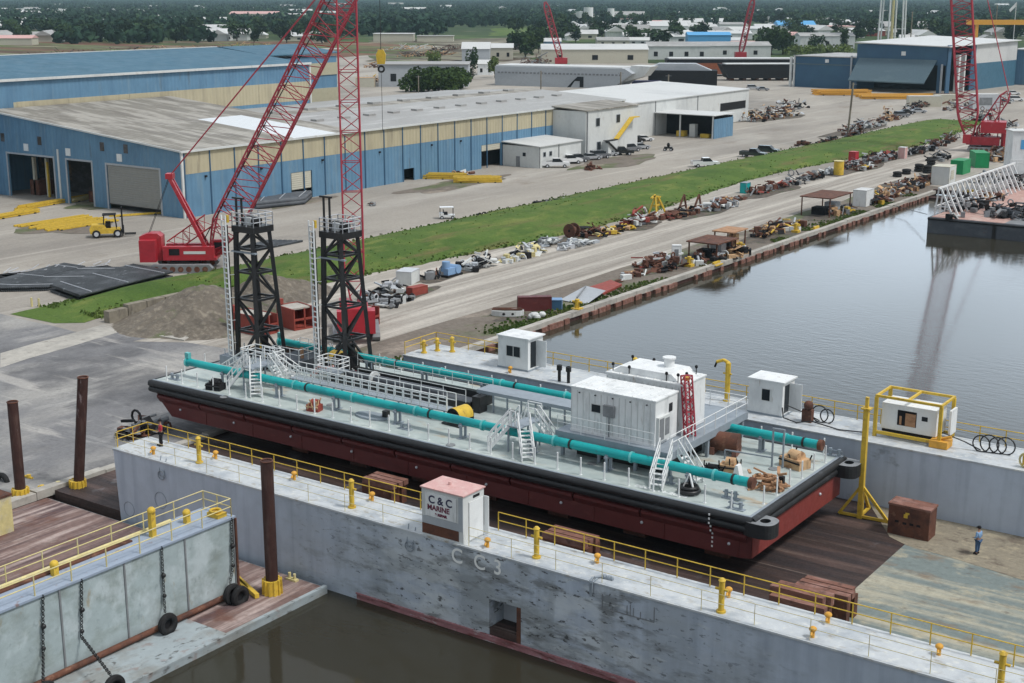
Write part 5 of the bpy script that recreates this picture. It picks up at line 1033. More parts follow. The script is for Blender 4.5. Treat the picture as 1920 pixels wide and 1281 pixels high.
for i in range(12): v_.box((-176.5, 187+i*7.2, e+.9), (-175, 189+i*7.2, e+1.3))
v_.build('roof_vent', t, o); MB('offwhite').box((X1+.25, Y0-.3, e-.1), (X1+.42, Y1, e+.22)).prism([(X0, rz_(X0)), (X1+.3, rz_(X1)), (X1+.3, rz_(X1)+.26), (X0, rz_(X0)+.26)], Y0-.45, Y0-.26, 'Y').build('eaves_trim', t, o)
MB('creamX').box((-214, Y1-.3, 0), (X1, Y1, e)).build('rear_wall', t, o)
for y in (148.5, 160.5, 175, 190, 205, 214): MB('dark').box((X1+.02, y, 5.9), (X1+.3, y+.35, 6.2)).build('wall_lamp', t, o)
# high hall behind
t = thing('high_hall', 'tall blue hall with cream band and ribbed teal roof behind the near workshop', 'workshop', (-211, 150, 0)); o = t.location; XH = -211.4
MB('blueY').box((-262, 96, 0), (XH, 224, 11.2)).build('lower_wall', t, o); MB('cream').box((XH-.3, 150.2, 11.3), (XH+.02, 224, 15.3)).build('cream_band', t, o); MB('creamX').box((-215, 149.6, 13.6), (XH+.02, 150.19, 15.25)).build('cream_end', t, o); MB('blueY').box((XH-.35, 96, 11.2), (XH, 224, 19.1)).box((-262, 223.6, 11.2), (XH-.35, 224, 19.1)).build('upper_wall', t, o)
MB('tealroof').prism([(XH+.3, 19.1), (-240, 21.9), (-262, 19.6), (-262, 19.3), (-240, 21.6), (XH+.3, 18.85)], 95, 224.3, 'Y').build('roof', t, o); MB('offwhite').box((XH+.3, 95, 18.85), (XH+.5, 224.4, 19.3)).box((-240.3, 95, 21.9), (-239.8, 224.4, 22.05)).build('eaves_trim', t, o); MB('offwhite').box((XH, 223.9, 10), (XH+.3, 224.3, 19)).build('corner_trim', t, o)
t = thing('far_high_hall', 'blue hall with two cream bands standing behind the tall teal roofed hall', 'workshop', (-232, 230, 0)); o = t.location
MB('blueX').box((-262, 226, 0), (-226, 249, 19.4)).build('wall', t, o); MB('creamX').box((-225.98, 226, 8.6), (-225.8, 249, 12.2)).box((-225.98, 226, 15.2), (-225.8, 249, 18)).build('cream_band', t, o); MB('tealroof').prism([(-225.4, 20.3), (-240, 21.95), (-262.5, 19.8), (-262.5, 19.6), (-240, 21.7), (-225.4, 20.1)], 225.3, 250, 'Y').build('roof', t, o)
# white annexes
t = thing('office_annex', 'white two storey office annex with outside yellow stairs at the end of the near hall', 'office', (-158.5, 248, 0)); o = t.location
MB('offwhite').box((-163, 246.5, 0), (-154.8, 268, 9.9)).build('walls', t, o); MB('roofbrown').prism([(-163.2, 10.5), (-154.5, 9.9), (-154.5, 10.1), (-163.2, 10.75)], 246.2, 268.3, 'Y').build('roof', t, o)
for y, z in ((250.5, 6.6), (258.8, 6.8), (251, 1.6)): f_ = MB('shipgrey').box((-154.78, y-.1, z-.1), (-154.72, y+1.5, z+1.7)).build('window', t, o); MB('glass').box((-154.715, y, z), (-154.69, y+1.4, z+1.6)).build('pane', f_, o)
m_ = MB('yellow').beam((-153.7, 257, 3.4), (-153.7, 263.5, 7.6), 1.1, .25).beam((-153.7, 263.5, 7.6), (-153.7, 266, 7.6), 1.1, .2); m_.use('blacksteel').beam((-153.7, 257, 3.4), (-153.7, 252.5, 3.4), 1., .15).beam((-153.2, 252.5, 3.3), (-153.2, 258, .1), .9, .2); m_.build('outside_stairs', t, o)
m_ = MB('offwhite').box((-154.7, 253, 0), (-153.2, 257, 3.2)); m_.build('stair_base', t, o); MB('midgrey').box((-154.75, 246.8, 0), (-154.6, 247.1, 9.8)).build('downpipe', t, o)
t = thing('small_office', 'low white flat roofed office with two small windows beside parked pickups', 'office', (-158, 230, 0)); o = t.location
MB('offwhite').box((-162.8, 228, 0), (-154, 243.5, 4.2)).build('walls', t, o); MB('whiteroof').prism([(-163, 4.7), (-153.7, 4.2), (-153.7, 4.35), (-163, 4.9)], 227.7, 243.8, 'Y').build('roof', t, o)
for y in (229.5, 231.7): f_ = MB('shipgrey').box((-153.99, y-.1, 2.1), (-153.94, y+.9, 3.1)).build('window', t, o); MB('glass').box((-153.935, y, 2.2), (-153.91, y+.8, 3.0)).build('pane', f_, o)
MB('midgrey').box((-154.02, 228.1, 0), (-153.85, 228.25, 4.2)).box((-154.02, 235, 0), (-153.85, 235.12, 4.2)).box((-159.5, 227.9, .05), (-158.6, 227.99, 2.1)).build('trim', t, o); MB('glass').box((-157.9, 227.93, 2.2), (-157.2, 227.99, 2.9)).build('vent', t, o)
t = thing('white_warehouse', 'long plain white warehouse behind the blue open shed', 'warehouse', (-180, 310, 0)); o = t.location
MB('offwhite').box((-196, 279, 0), (-168.5, 352, 8.3)).build('walls', t, o); MB('whiteroof').prism([(-196.5, 9.4), (-168.2, 8.3), (-168.2, 8.5), (-196.5, 9.6)], 278.7, 352.3, 'Y').build('roof', t, o)
MB('midgrey').box((-168.48, 300, 0), (-168.4, 300.3, 8.2)).box((-168.48, 322, 0), (-168.4, 322.3, 8.2)).build('downpipe', t, o); MB('dark').box((-168.48, 335, 3.5), (-168.4, 350, 5.5)).box((-168.48, 288, 3.4), (-168.4, 289, 4.4)).build('opening', t, o)
t = thing('open_shed', 'open fronted equipment shed with pale roof and bright blue end wall', 'shed', (-160, 304, 0)); o = t.location
MB('blueY').box((-152.5, 300, 0), (-152.3, 310, 4.6)).box((-170, 310, 0), (-152.5, 310.2, 5)).box((-170.2, 300, 0), (-170, 310, 4.9)).build('walls', t, o); MB('whiteroof').prism([(-170.4, 5.4), (-152, 5.4), (-152, 5.55), (-170.4, 5.6)], 299.4, 310.5, 'Y').build('roof', t, o)
m_ = MB('offwhite')
for x in (-170, -161.5, -152.7): m_.box((x-.15, 299.9, 0), (x+.15, 300.2, 5.3))
m_.build('post', t, o); MB('dark').box((-169.9, 306, .01), (-152.7, 309.8, 5)).build('rear_shade_box', t, o); m_ = MB('yellow').box((-163, 301, 0), (-161, 303, 1.3)).box((-156.5, 301, 0), (-154.2, 302.3, .9)); m_.use('offwhite').box((-160, 302, 0), (-158.5, 303.5, 3)); m_.build('stored_equipment', t, o)  # dark box at the back paints the shade inside the shed
# dark blue hangar with slanted door
t = thing('blue_hangar', 'big dark blue hangar with white roof and a raised slanting door at the right', 'hangar', (-180, 500, 0)); o = t.location
A0 = P(1603, 168); A1 = P(1772, 176); A2 = P(1868, 163); Hh = 16.2; dv = (A2-A1).normalized(); 
pts = [A0, A1]
ux = (A1-A0).normalized(); wl = (A1-A0).length; dl = 62.; vx = Vector((-ux.y, ux.x, 0)); 
def hp(a, b, z): v = A0+ux*a+vx*b; return (v.x, v.y, z)
def hbox(mb, a0, b0, z0, a1, b1, z1): 
    v = [hp(a, b, z) for z in (z0, z1) for a, b in ((a0, b0), (a1, b0), (a1, b1), (a0, b1))]; return mb.add(v, [(3, 2, 1, 0), (4, 5, 6, 7), (0, 1, 5, 4), (1, 2, 6, 5), (2, 3, 7, 6), (3, 0, 4, 7)])
w1 = wl*.9
m_ = MB('navy'); hbox(m_, 0, 0, 9.6, wl, .4, Hh); hbox(m_, 0, 0, 0, .5, .4, 9.6); hbox(m_, w1, 0, 0, w1+1.4, .4, 9.6); hbox(m_, 0, .4, 0, .4, dl, Hh); hbox(m_, 0, dl, 0, wl, dl+.4, Hh); m_.build('walls', t, o)
m_ = MB('navy'); hbox(m_, wl-.4, 0, 0, wl, 3, Hh+.3); hbox(m_, wl-.4, 20, 0, wl, 24, Hh); m_.build('end_wall', t, o); m_ = MB('whiteroof'); hbox(m_, wl-.45, 24, 9.5, wl, dl+.4, Hh); m_.use(mat('hangar_side_blue', A(.06, .15, .22), .55, var=.1, vs=.4)); hbox(m_, wl-.45, 24, 0, wl, dl+.4, 9.5); m_.build('far_side_wall', t, o)
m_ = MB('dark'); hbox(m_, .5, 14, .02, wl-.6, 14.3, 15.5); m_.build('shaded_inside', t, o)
m_ = MB('whiteroof'); v = [hp(a, b, z) for z, dz in ((0, 0), (0, .4)) for a, b, z in ()]
m_.add([hp(-.8, -.8, Hh+.35), hp(wl+1, -.8, Hh-.4), hp(wl+1, dl+1, Hh+.4), hp(-.8, dl+1, Hh+1.4), hp(-.8, -.8, Hh+.7), hp(wl+1, -.8, Hh-.1), hp(wl+1, dl+1, Hh+.7), hp(-.8, dl+1, Hh+1.7)], [(3, 2, 1, 0), (4, 5, 6, 7), (0, 1, 5, 4), (1, 2, 6, 5), (2, 3, 7, 6), (3, 0, 4, 7)]); m_.build('roof', t, o)
m_ = MB('slate'); m_.add([hp(1, -.2, 11), hp(w1-.3, -.2, 11), hp(w1-1.5, -7, 3.4), hp(.6, -7, 3.4), hp(1, -.2, 11.4), hp(w1-.3, -.2, 11.4), hp(w1-1.5, -7, 3.8), hp(.6, -7, 3.8)], [(3, 2, 1, 0), (4, 5, 6, 7), (0, 1, 5, 4), (1, 2, 6, 5), (2, 3, 7, 6), (3, 0, 4, 7)]); m_.build('raised_door', t, o)
m_ = MB('shipgrey'); hbox(m_, w1+1.4, -.5, 0, w1+2, 0, 10); hbox(m_, -2.2, -.4, 0, -1.6, 0, 12); m_.build('door_guide', t, o); m_ = MB('white'); hbox(m_, wl*.5, -.15, 12.6, wl*.5+1.6, 0, 14); m_.build('roof_badge', t, o)
m_ = MB('offwhite'); hbox(m_, wl-.3, 7, 0, wl+1.2, 8.5, 13); hbox(m_, wl-.3, 12, 0, wl+1.2, 13, 13.5); m_.build('tall_panels', t, o)
t = thing('low_blue_hall', 'lower dark blue hall joined to the left side of the big hangar', 'hall', (-205, 490, 0)); o = t.location
m_ = MB('navy'); L0 = (P(1462, 165)-A0).dot(ux); hbox(m_, L0, 0.3, 0, -.1, 34, 11.2); m_.build('walls', t, o); m_ = MB('roofgrey'); hbox(m_, L0-.5, -.2, 11.2, -.1, 34.5, 11.5); m_.build('roof', t, o); m_ = MB('slate'); hbox(m_, L0+.3, .1, 8.3, -.3, .3, 8.7); m_.build('wall_band', t, o); m_ = MB('white'); hbox(m_, L0*.5, .05, 9.2, L0*.5+1.4, .3, 10.4); m_.build('badge', t, o)
m_ = MB('offwhite'); hbox(m_, L0-1.8, -.4, 0, L0-1, .4, 11); hbox(m_, L0-.3, -.2, 0, L0+.3, .3, 11.2); m_.build('corner_posts', t, o)
t = thing('right_blue_shed', 'mid blue sided shed at the right picture edge next to the hangar', 'shed', P(1935, 158)); MB('blueX').box((-6, -6, 0), (14, 20, 13)).build('walls', t); MB('whiteroof').box((-6.5, -6.5, 13), (14.5, 20.5, 13.4)).build('roof', t)

STAIN = mat('oily_ground', A(.085, .075, .065), .95, layers=((A(.16, .13, .1), (.9, .9, 1), .45, .6, .8, 8.), (A(.07, .1, .035), (.5, .5, 1), .56, .64, .7, 8.)), bump=.5, bs=3.)
def stain(name, pts, m, z=.024):
    for k, (px, py, a, b) in enumerate(pts):
        q = P(px, py); v = []
        for i in range(26): an = i*2*PI/26; r_ = 1+.45*noise.noise(Vector((math.cos(an)*1.7+k*5, math.sin(an)*1.7, k))); v.append((q.x+math.cos(an)*b*r_, q.y+math.sin(an)*a*r_, z+.002*(k % 5)))
        stru(MB(m).quad(*v), name)
stain('oily_ground_patch', [(740, 560, 7, 2.4), (835, 515, 7, 2.2), (1095, 445, 9, 2.4), (1190, 425, 7, 2.6), (1320, 398, 10, 2.2), (1440, 360, 12, 2.6), (1600, 318, 14, 3), (1690, 292, 16, 2.6), (1000, 588, 5, 2.2), (1240, 500, 6, 3.), (1340, 478, 8, 3), (1440, 445, 8, 2.6), (1560, 402, 9, 3), (1690, 350, 14, 4), (1610, 245, 22, 3), (1430, 220, 18, 8)], STAIN)
stain('muddy_patch', [(560, 380, 8, 3), (860, 345, 16, 4), (1150, 305, 16, 5), (120, 425, 7, 7), (220, 380, 9, 5), (430, 520, 8, 3)], 'verge', .03)
# ------------------------------------------------------------ farther buildings: (px left, px right, base y, top y, depth, wall, roof, pitch, name, label)
def farb(pl, pr, yb, yt, dp, wall, roof, label, pitch=0., name='warehouse', cat='warehouse', band=None, openings=0):
    a, b = P(pl, yb), P(pr, yb); h_ = HT((pl+pr)/2, yb, yt); u = (b-a); w_ = u.length; rz = math.atan2(u.y, u.x); t = thing(name, label, cat, a, rz)
    MB(wall).box((0, 0, 0), (w_, dp, h_)).build('walls', t)
    if pitch: MB(roof).prism([(-.4, h_), (dp+.4, h_), (dp/2, h_+pitch)], -.4, w_+.4, 'X').build('roof', t)
    else: MB(roof).box((-.4, -.4, h_), (w_+.4, dp+.4, h_+.35)).build('roof', t)
    if band: MB(band).box((-.01, -.06, h_*.72), (w_+.01, -.003, h_)).build('wall_band', t)
    if openings:
        for i in range(openings): x = w_*(i+.5)/openings; MB('dark').box((x-w_*.02-.4, -.05, h_*.25), (x+w_*.02+.4, -.003, h_*.6)).build('opening', t)
    return t
farb(710, 878, 163, 122, 22, 'shipgrey', 'roofgrey', 'long pale grey green shed behind the near hall, left of the bushy trees', openings=3)
farb(866, 918, 118, 92, 30, 'shipgrey', 'whiteroof', 'white arched warehouse standing behind the grey green shed', 3, openings=0)
farb(905, 962, 112, 90, 26, 'doorbeige', 'whiteroof', 'cream sided warehouse joined to the right of the white arched one', 2, openings=3)
farb(1016, 1215, 119, 93, 26, 'doorbeige', 'whiteroof', 'long cream shed behind the grey ship hull', 2.4, openings=3)
farb(1215, 1330, 112, 87, 28, 'offwhite', 'roofgrey', 'pale long shed right of the long cream shed', 2., openings=4)
farb(1330, 1445, 108, 86, 22, 'offwhite', 'roofgrey', 'pale pinkish shed left of the dark round tree', 2, openings=2)
farb(895, 925, 141, 120, 9, 'white', 'whiteroof', 'small white house between the cypress tree and the ship hull', 1.6, 'house', 'house', openings=2)
farb(700, 775, 78, 64, 18, 'doorbeige', 'whiteroof', 'low cream block at the edge of the far wood', 0)
farb(782, 850, 78, 68, 14, 'doorbeige', 'roofgrey', 'second low cream block right of the first at the wood edge', 0)
farb(1290, 1370, 84, 66, 16, 'skyblue', 'skyblue', 'bright blue roofed sheds in the distant yard', 2)
farb(1460, 1530, 62, 48, 30, 'offwhite', 'skyblue', 'blue roofed distant building right of the dark round tree', 4)
farb(1540, 1602, 66, 50, 30, 'doorbeige', 'pinktop', 'distant building with a pink flat roof left of the hangar', 0)
farb(1500, 1602, 92, 68, 20, 'offwhite', 'roofgrey', 'pale distant shed above the low blue hall', 2, openings=3)
farb(1660, 1745, 66, 50, 40, 'doorbeige', 'roofgrey', 'cream building at the foot of the water tower legs', 4)
farb(1600, 1660, 68, 58, 40, 'binred', 'whiteroof', 'reddish low building left of the water tower foot', 2)
farb(1020, 1052, 92, 78, 18, 'blueX', 'whiteroof', 'small pale blue building behind the long cream shed', 2)
farb(1150, 1192, 46, 36, 40, 'offwhite', 'pinktop', 'distant white flat building with a pink roof in the town', 0)
farb(1200, 1290, 62, 49, 40, 'white', 'whiteroof', 'long white distant shed above the tree row', 4, openings=4)
farb(0, 135, 26, 17, 60, 'doorbeige', 'whiteroof', 'very long pale distant warehouse at the upper left', 0)
farb(-20, 60, 85, 72, 14, 'doorbeige', 'pinktop', 'low pinkish roofed shed at the left picture edge beyond the field', 2)
farb(63, 118, 78, 66, 14, 'offwhite', 'roofgrey', 'low pale shed in front of the dark trees at upper left', 2)
farb(250, 330, 45, 36, 40, 'offwhite', 'whiteroof', 'distant white building among trees, left of the leaning crane boom', 0)
farb(430, 520, 40, 26, 40, 'doorbeige', 'pinktop', 'distant tan and pink building behind the leaning crane boom', 3, openings=4)
for pl, pr, yb, yt, wl_, rf_, lb in ((1060, 1100, 58, 50, 'offwhite', 'whiteroof', 'low white shed below the silo cluster'), (1110, 1160, 62, 52, 'doorbeige', 'roofgrey', 'pale grey roofed shed below the slim silo'), (1225, 1262, 50, 42, 'offwhite', 'pinktop', 'pink roofed shed above the long white distant shed'), (1300, 1345, 60, 50, 'white', 'whiteroof', 'bright white shed right of the long white distant shed'),
    (1350, 1395, 56, 46, 'offwhite', 'roofgrey', 'grey roofed shed beside the far dark red boom'), (1400, 1450, 66, 54, 'white', 'whiteroof', 'white shed just above the dark round trees'), (1330, 1410, 74, 63, 'offwhite', 'whiteroof', 'long white shed right of the bright blue roofs'), (1530, 1580, 48, 40, 'offwhite', 'whiteroof', 'white roofed shed far above the pink flat roof'),
    (1450, 1500, 80, 66, 'offwhite', 'pinktop', 'pink and white block right of the dark round trees'), (1120, 1180, 84, 76, 'doorbeige', 'roofgrey', 'grey roofed shed peeping above the long cream shed'), (1195, 1240, 80, 70, 'offwhite', 'roofgrey', 'pale shed above the joint of the long sheds'), (150, 230, 72, 64, 'offwhite', 'whiteroof', 'white shed in front of the dark wood at upper left'),
    (1005, 1040, 66, 58, 'white', 'whiteroof', 'small white shed at the right end of the meadow'), (1265, 1300, 98, 88, 'offwhite', 'whiteroof', 'small white block behind the pale long shed'), (1375, 1430, 96, 84, 'white', 'pinktop', 'pink roofed block behind the pinkish shed')):
    farb(pl, pr, yb, yt, 22, wl_, rf_, lb, 2, openings=3)
for i, (px, yb, yt, w_, lb) in enumerate(((1103, 46, 14, 7, 'tallest white silo cluster in the distant town'), (1145, 46, 16, 5, 'slim white silo right of the silo cluster'))):
    q = P(px, yb); h_ = HT(px, yb, yt); t = thing('silo', lb, 'silo', q); MB('white').tube((0, 0, 0), (0, 0, h_), w_*.8, 14).build('tank', t)
    if i == 0: MB('offwhite').tube((-9, -3, 0), (-9, -3, h_*.75), 5, 14).tube((9, 5, 0), (9, 5, h_*.5), 4.5, 14).build('side_tank', t)
# grey ship hull under construction
a, b = P(928, 160), P(1205, 168); u = b-a; L_ = u.length; t = thing('ship_hull', 'long pale grey ship hull with ribbed upper edge and pointed bow on the building ground', 'ship hull', a, math.atan2(u.y, u.x))
MB('shipgrey').prism([(0, 0), (L_*.8, 0), (L_*.93, 5.5), (L_*.88, 7.2), (0, 7.2)], 0, 16, 'Y').build('hull', t); m_ = MB('midgrey')
for i in range(34): m_.box((L_*.02+i*L_*.025, -.12, 4.6), (L_*.02+i*L_*.025+.9, -.01, 5.2))
m_.build('porthole_row', t); MB('dark').prism([(L_*.5, 0), (L_*.57, 4), (L_*.61, 4), (L_*.61, .2), (L_*.585, .2), (L_*.585, 2.4), (L_*.54, 2.4), (L_*.525, .2)], -.1, -.01, 'Y').build('painted_mark', t)
MB('whiteroof').box((0, 1, 7.2), (L_*.86, 15, 7.6)).build('deck_cover', t); MB('offwhite').prism([(L_*.84, 2), (L_*.98, 4.4), (L_*1.03, 8), (L_*.9, 8.2)], 4, 12, 'Y').build('bow_section', t)
t = thing('dark_barge_hull', 'black hull block lying beside the bow of the pale grey ship hull', 'barge', P(1215, 160), .5); MB('dark').box((0, 0, 0), (26, 12, 5.5)).build('hull', t); MB('shipgrey').prism([(-2, 5.5), (24, 5.5), (18, 8), (4, 8)], 2, 10, 'Y').build('canopy', t); MB('navyblue').box((-6, -6, 0), (5, -2, 2)).build('blue_cover', t)
t = thing('rusty_barge_hull', 'long barge hull with black side and rusty orange bottom on blocks', 'barge', P(1250, 143), math.atan2(.25, 1)+.35); MB(mat('rust_red_bottom', A(.26, .085, .04), .8, layers=((A(.12, .05, .03), (.2, .2, .4), .5, .64, .7),), var=.15)).prism([(6, .6), (52, 1.5), (60, 5.5), (0, 5.5)], 0, 12, 'Y').build('bottom', t); MB('dark').box((0, -.05, 5.5), (64, 12, 7)).build('side', t); MB('whiteroof').box((1, .5, 7), (60, 11.5, 7.4)).build('deck', t)
t = thing('black_barge_hull', 'low black barge hull standing left of the low dark blue hall', 'barge', P(1352, 152), YAW+.05); MB('dark').prism([(3, 1), (30, 1), (34, 6.4), (0, 6.4)], 0, 10, 'Y').build('hull', t); m_ = MB('rust')
for i in range(6): m_.box((4+i*5, 1, 0), (5.4+i*5, 9, 1))
m_.build('support_block', t); MB('offwhite').box((2, 1, 6.4), (30, 9, 6.7)).build('deck', t)
# water tower at upper right
q = P(1670, 92); t = thing('water_tower', 'white multi column water tower with yellow centre pipe, its tank above the picture', 'water tower', q, YAW); s_ = MPP(1670, 92); hh = HT(1670, 92, -60)
for i, dx in enumerate((-26, -17, -8, 8, 17, 26)): MB('white').tube((dx*s_, (8 if i % 2 else -8)*s_, 0), (dx*s_*.85, (6 if i % 2 else -6)*s_, hh), 1.5*s_, 8).build('column', t)
MB('paleyellow').tube((0, 0, 0), (0, 0, hh), 2.4*s_, 10).tube((0, 0, 0), (0, 0, hh*.16), 5*s_, 10, 2.4*s_).build('centre_pipe', t); m_ = MB('white')
for z in (.25, .65): m_.tube((-25*s_, 0, hh*z), (25*s_, 0, hh*z), .5*s_, 6)
m_.build('tie_rod', t); MB('white').ball((0, 0, hh+14*s_), (34*s_, 34*s_, 20*s_), 24, 12).build('tank', t)
# orange crane beam at the right edge and flag
q = P(1935, 130); t = thing('gantry_beam', 'long orange horizontal gantry beam at the upper right behind the hangar', 'gantry', q, YAW-.03); s_ = MPP(1935, 130); zb = HT(1935, 130, 42)
MB('orange').box((-118*s_, -1, zb-1.1), (30*s_, 1, zb+1.1)).build('beam', t); MB('orange').beam((10*s_, 0, 0), (10*s_, 0, zb), 2).beam((-100*s_, 0, 0), (-100*s_, 0, zb), 1.2).build('leg', t)
q = P(1896, 120); s_ = MPP(1896, 120); t = thing('flag_pole', 'slim pole with a small pale flag at the top right', 'flag pole', q, YAW); zb = HT(1896, 120, 4); MB('offwhite').tube((0, 0, 0), (0, 0, zb), .18, 6).build('pole', t); MB('white').add([(0, 0, zb), (-11*s_, .5, zb-13*s_), (-9*s_, .3, zb-17*s_), (0, 0, zb-7*s_)], [(0, 1, 2, 3)]).build('flag', t)
# lamp and power poles
def pole(px, yb, yt, label, r_=.16, arm=False, lean=0):
    q = P(px, yb); h_ = HT(px, yb, yt); t = thing('utility_pole', label, 'pole', q, YAW); MB('oldconcrete').tube((0, 0, 0), (lean*h_, 0, h_), r_, 8).build('pole', t)
    MB('midgrey').beam((lean*h_-.9, 0, h_-.4), (lean*h_+.9, 0, h_-.4), .12).build('crossarm', t)
    if arm: MB('midgrey').box((lean*h_-.3, -.25, h_*.55), (lean*h_+.3, .25, h_*.62)).build('transformer', t)
pole(1589, 258, 155, 'leaning timber pole on the grass edge in front of the blue hangar', .24, lean=.05)
pole(1014, 192, 133, 'utility pole in front of the grey ship hull, left of the three', .2)
pole(1163, 196, 135, 'utility pole in front of the grey ship hull, middle of the three', .2)
pole(1252, 200, 140, 'utility pole with a box standing behind the white warehouse roof edge', .2, True)
pole(785, 178, 142, 'short pale pole in front of the bushy trees', .18)
pole(1705, 110, 22, 'thin far pole against the wood right of the water tower', .3)
pole(1862, 110, 10, 'thin far pole left of the flag pole', .3)

# ============================================================ VEHICLES
def wheel(t, x, y, r=.36, w=.24):
    b = MB('tire').tube((x, y-w/2, r), (x, y+w/2, r), r, 16).build('wheel', t); s = -1 if y < 0 else 1; MB('galv').tube((x, y+s*w*.5, r), (x, y+s*(w*.5+.01), r), r*.55, 12).build('rim', b)
def carproto(kind, paint, label, loc, rz, group=None):
    t = thing({'pickup': 'pickup_truck', 'car': 'parked_car', 'suv': 'parked_car'}[kind], label, 'pickup' if kind == 'pickup' else 'car', loc, rz, group)
    if kind == 'pickup': low = [(-2.8, .45), (2.8, .45), (2.82, .85), (2.6, 1.05), (1.5, 1.15), (-2.8, 1.15)]; top = [(-.75, 1.14), (1.45, 1.14), (.75, 1.82), (-.6, 1.84)]; Wd = .98
    elif kind == 'suv': low = [(-2.3, .4), (2.35, .4), (2.4, .8), (2.1, 1.0), (1.2, 1.08), (-2.3, 1.08)]; top = [(-2.25, 1.07), (1.25, 1.07), (.5, 1.7), (-2., 1.72)]; Wd = .92
    else: low = [(-2.25, .35), (2.25, .35), (2.3, .65), (2., .8), (1., .9), (-1.6, .95), (-2.25, .85)]; top = [(-1.7, .93), (1.05, .89), (.3, 1.38), (-.95, 1.4)]; Wd = .87
    b = MB(paint).prism(low, -Wd, Wd, 'Y')
    if kind == 'pickup': b.box((-2.8, -Wd, 1.15), (-.75, -Wd+.08, 1.28)).box((-2.8, Wd-.08, 1.15), (-.75, Wd, 1.28)).box((-2.8, -Wd, 1.15), (-2.7, Wd, 1.28)); b.use('dark').box((-2.7, -Wd+.08, 1.151), (-.78, Wd-.08, 1.17))
    b.build('body', t); g = MB('glass').prism([(x*.97+.0, z) for x, z in top], -Wd+.08, Wd-.08, 'Y'); g.build('window', t)
    (x0, z0), (x1, z1) = top[3], top[2]; MB(paint).box((x0-.02, -Wd+.14, z1-.03), (x1+.02, Wd-.14, z0+.03)).build('roof', t)
    for y in (-Wd+.02, Wd-.02):
        for x in (-1.7 if kind == 'pickup' else -1.4, 1.75 if kind == 'pickup' else 1.4): wheel(t, x, y)
    for y in (-Wd+.25, Wd-.25): MB('white').box((low[2][0]-.02, y-.15, .68), (low[2][0]+.02, y+.15, .82)).build('headlight', t); MB('hullred2').box((low[0][0]-.02, y-.12, .75), (low[0][0], y+.12, .95)).build('tail_light', t)
    return t
RD = PI/2   # along the yard road
cars = [('pickup', 'carwhite', 1042, 314, HD+.0, 'white pickup parked first beside the small white office, nose to the right'), ('pickup', 'carwhite', 1066, 307, HD+.3, 'white pickup parked just behind the first white one'),
 ('suv', 'cargrey', 1083, 304, HD+.4, 'grey car parked third in the row from the small office'), ('car', 'carsilver', 1108, 300, HD+.5, 'silver car in the row below the office annex, left of a grey one'),
 ('suv', 'cargrey', 1124, 297, HD+.5, 'grey car below the outside stairs of the office annex'), ('car', 'carsilver', 1140, 293, HD+.6, 'silver blue car left of the black pickup near the annex'),
 ('pickup', 'carblack', 1163, 291, HD+.2, 'black pickup parked below the annex stairs'), ('suv', 'cargrey', 1182, 284, HD+.5, 'dark grey car right of the black pickup'), ('car', 'carwhite', 1176, 275, HD+.5, 'white car parked behind the dark grey one by the annex corner'),
 ('car', 'carsilver', 1200, 280, HD+.5, 'silver car at the right end of the front parking row'), ('car', 'carwhite', 1207, 265, HD+.3, 'white car parked furthest back beside the annex end'),
 ('suv', 'carblack', 1190, 268, HD+.3, 'black car left of the furthest white car'), ('pickup', 'carwhite', 1322, 313, HD+.12, 'white pickup driving alone at the edge of the grass berm'),
 ('pickup', 'cardark', 1412, 295, HD-.5, 'dark pickup parked on the gravel by the grass berm, left of two'), ('suv', 'cardark', 1440, 288, HD-.5, 'dark car parked by the grass berm, right of two'),
 ('suv', 'carsilver', 1412, 168, HD, 'silver blue vehicle in front of the black barge hull'), ('car', 'cargrey', 1430, 170, HD, 'dark vehicle beside the silver blue one near the low blue hall'),
 ('car', 'carblack', 1700, 214, HD, 'black car among the parked cars by the end of the berm'), ('car', 'carsilver', 1722, 212, HD, 'silver car near the cream boxes by the end of the berm'), ('suv', 'cargrey', 1690, 220, HD+.4, 'grey car left of the black one by the end of the berm'),
 ('car', 'carwhite', 1900, 178, HD, 'white car at the right edge near the hangar end'), ('suv', 'carwhite', 1905, 190, HD, 'white van like car at the right edge below the hangar')]
for k, m, px, py, rz, lb in cars: carproto(k, m, lb, P(px, py), rz)
t = thing('golf_cart', 'small white golf cart with a canopy on the yard road beside the berm', 'golf cart', P(838, 410), HD+.1); MB('carwhite').box((-1.2, -.6, .3), (1.2, .6, .65)).box((-1.2, -.6, .65), (-.5, .6, .95)).build('body', t); MB('carwhite').box((-1.1, -.65, 1.75), (1., .65, 1.83)).build('canopy', t); MB('dark').box((-.5, -.55, .65), (.1, .55, 1.)).box((-.6, -.55, 1), (-.5, .55, 1.4)).build('seat', t)
m_ = MB('dark')
for x in (-1.05, .95):
    for y in (-.58, .58): m_.beam((x, y, .6), (x, y, 1.78), .06)
m_.build('canopy_post', t)
for x in (-.8, .85):
    for y in (-.6, .6): wheel(t, x, y, .26, .2)
t = thing('quad_bike', 'small dark quad bike on the yard road right of the parked cars', 'quad bike', P(1253, 283), HD-.3); MB('carblack').box((-.9, -.35, .5), (.9, .35, .9)).tube((.5, -.5, 1.2), (.5, .5, 1.2), .05).build('body', t); MB('dark').ball((0, 0, 1.3), (.35, .3, .5)).build('rider_seat', t)
for x in (-.7, .7):
    for y in (-.5, .5): wheel(t, x, y, .33, .3)
t = thing('forklift', 'yellow forklift with black cab and mast in front of the workshop doors', 'forklift', P(205, 444), HD+.25)
MB('yellow').prism([(-2.5, .6), (1.6, .6), (1.6, 1.2), (-.3, 1.3), (-.6, 1.85), (-2.3, 1.85), (-2.6, 1.3)], -1, 1, 'Y').build('body', t)
c = MB('dark')
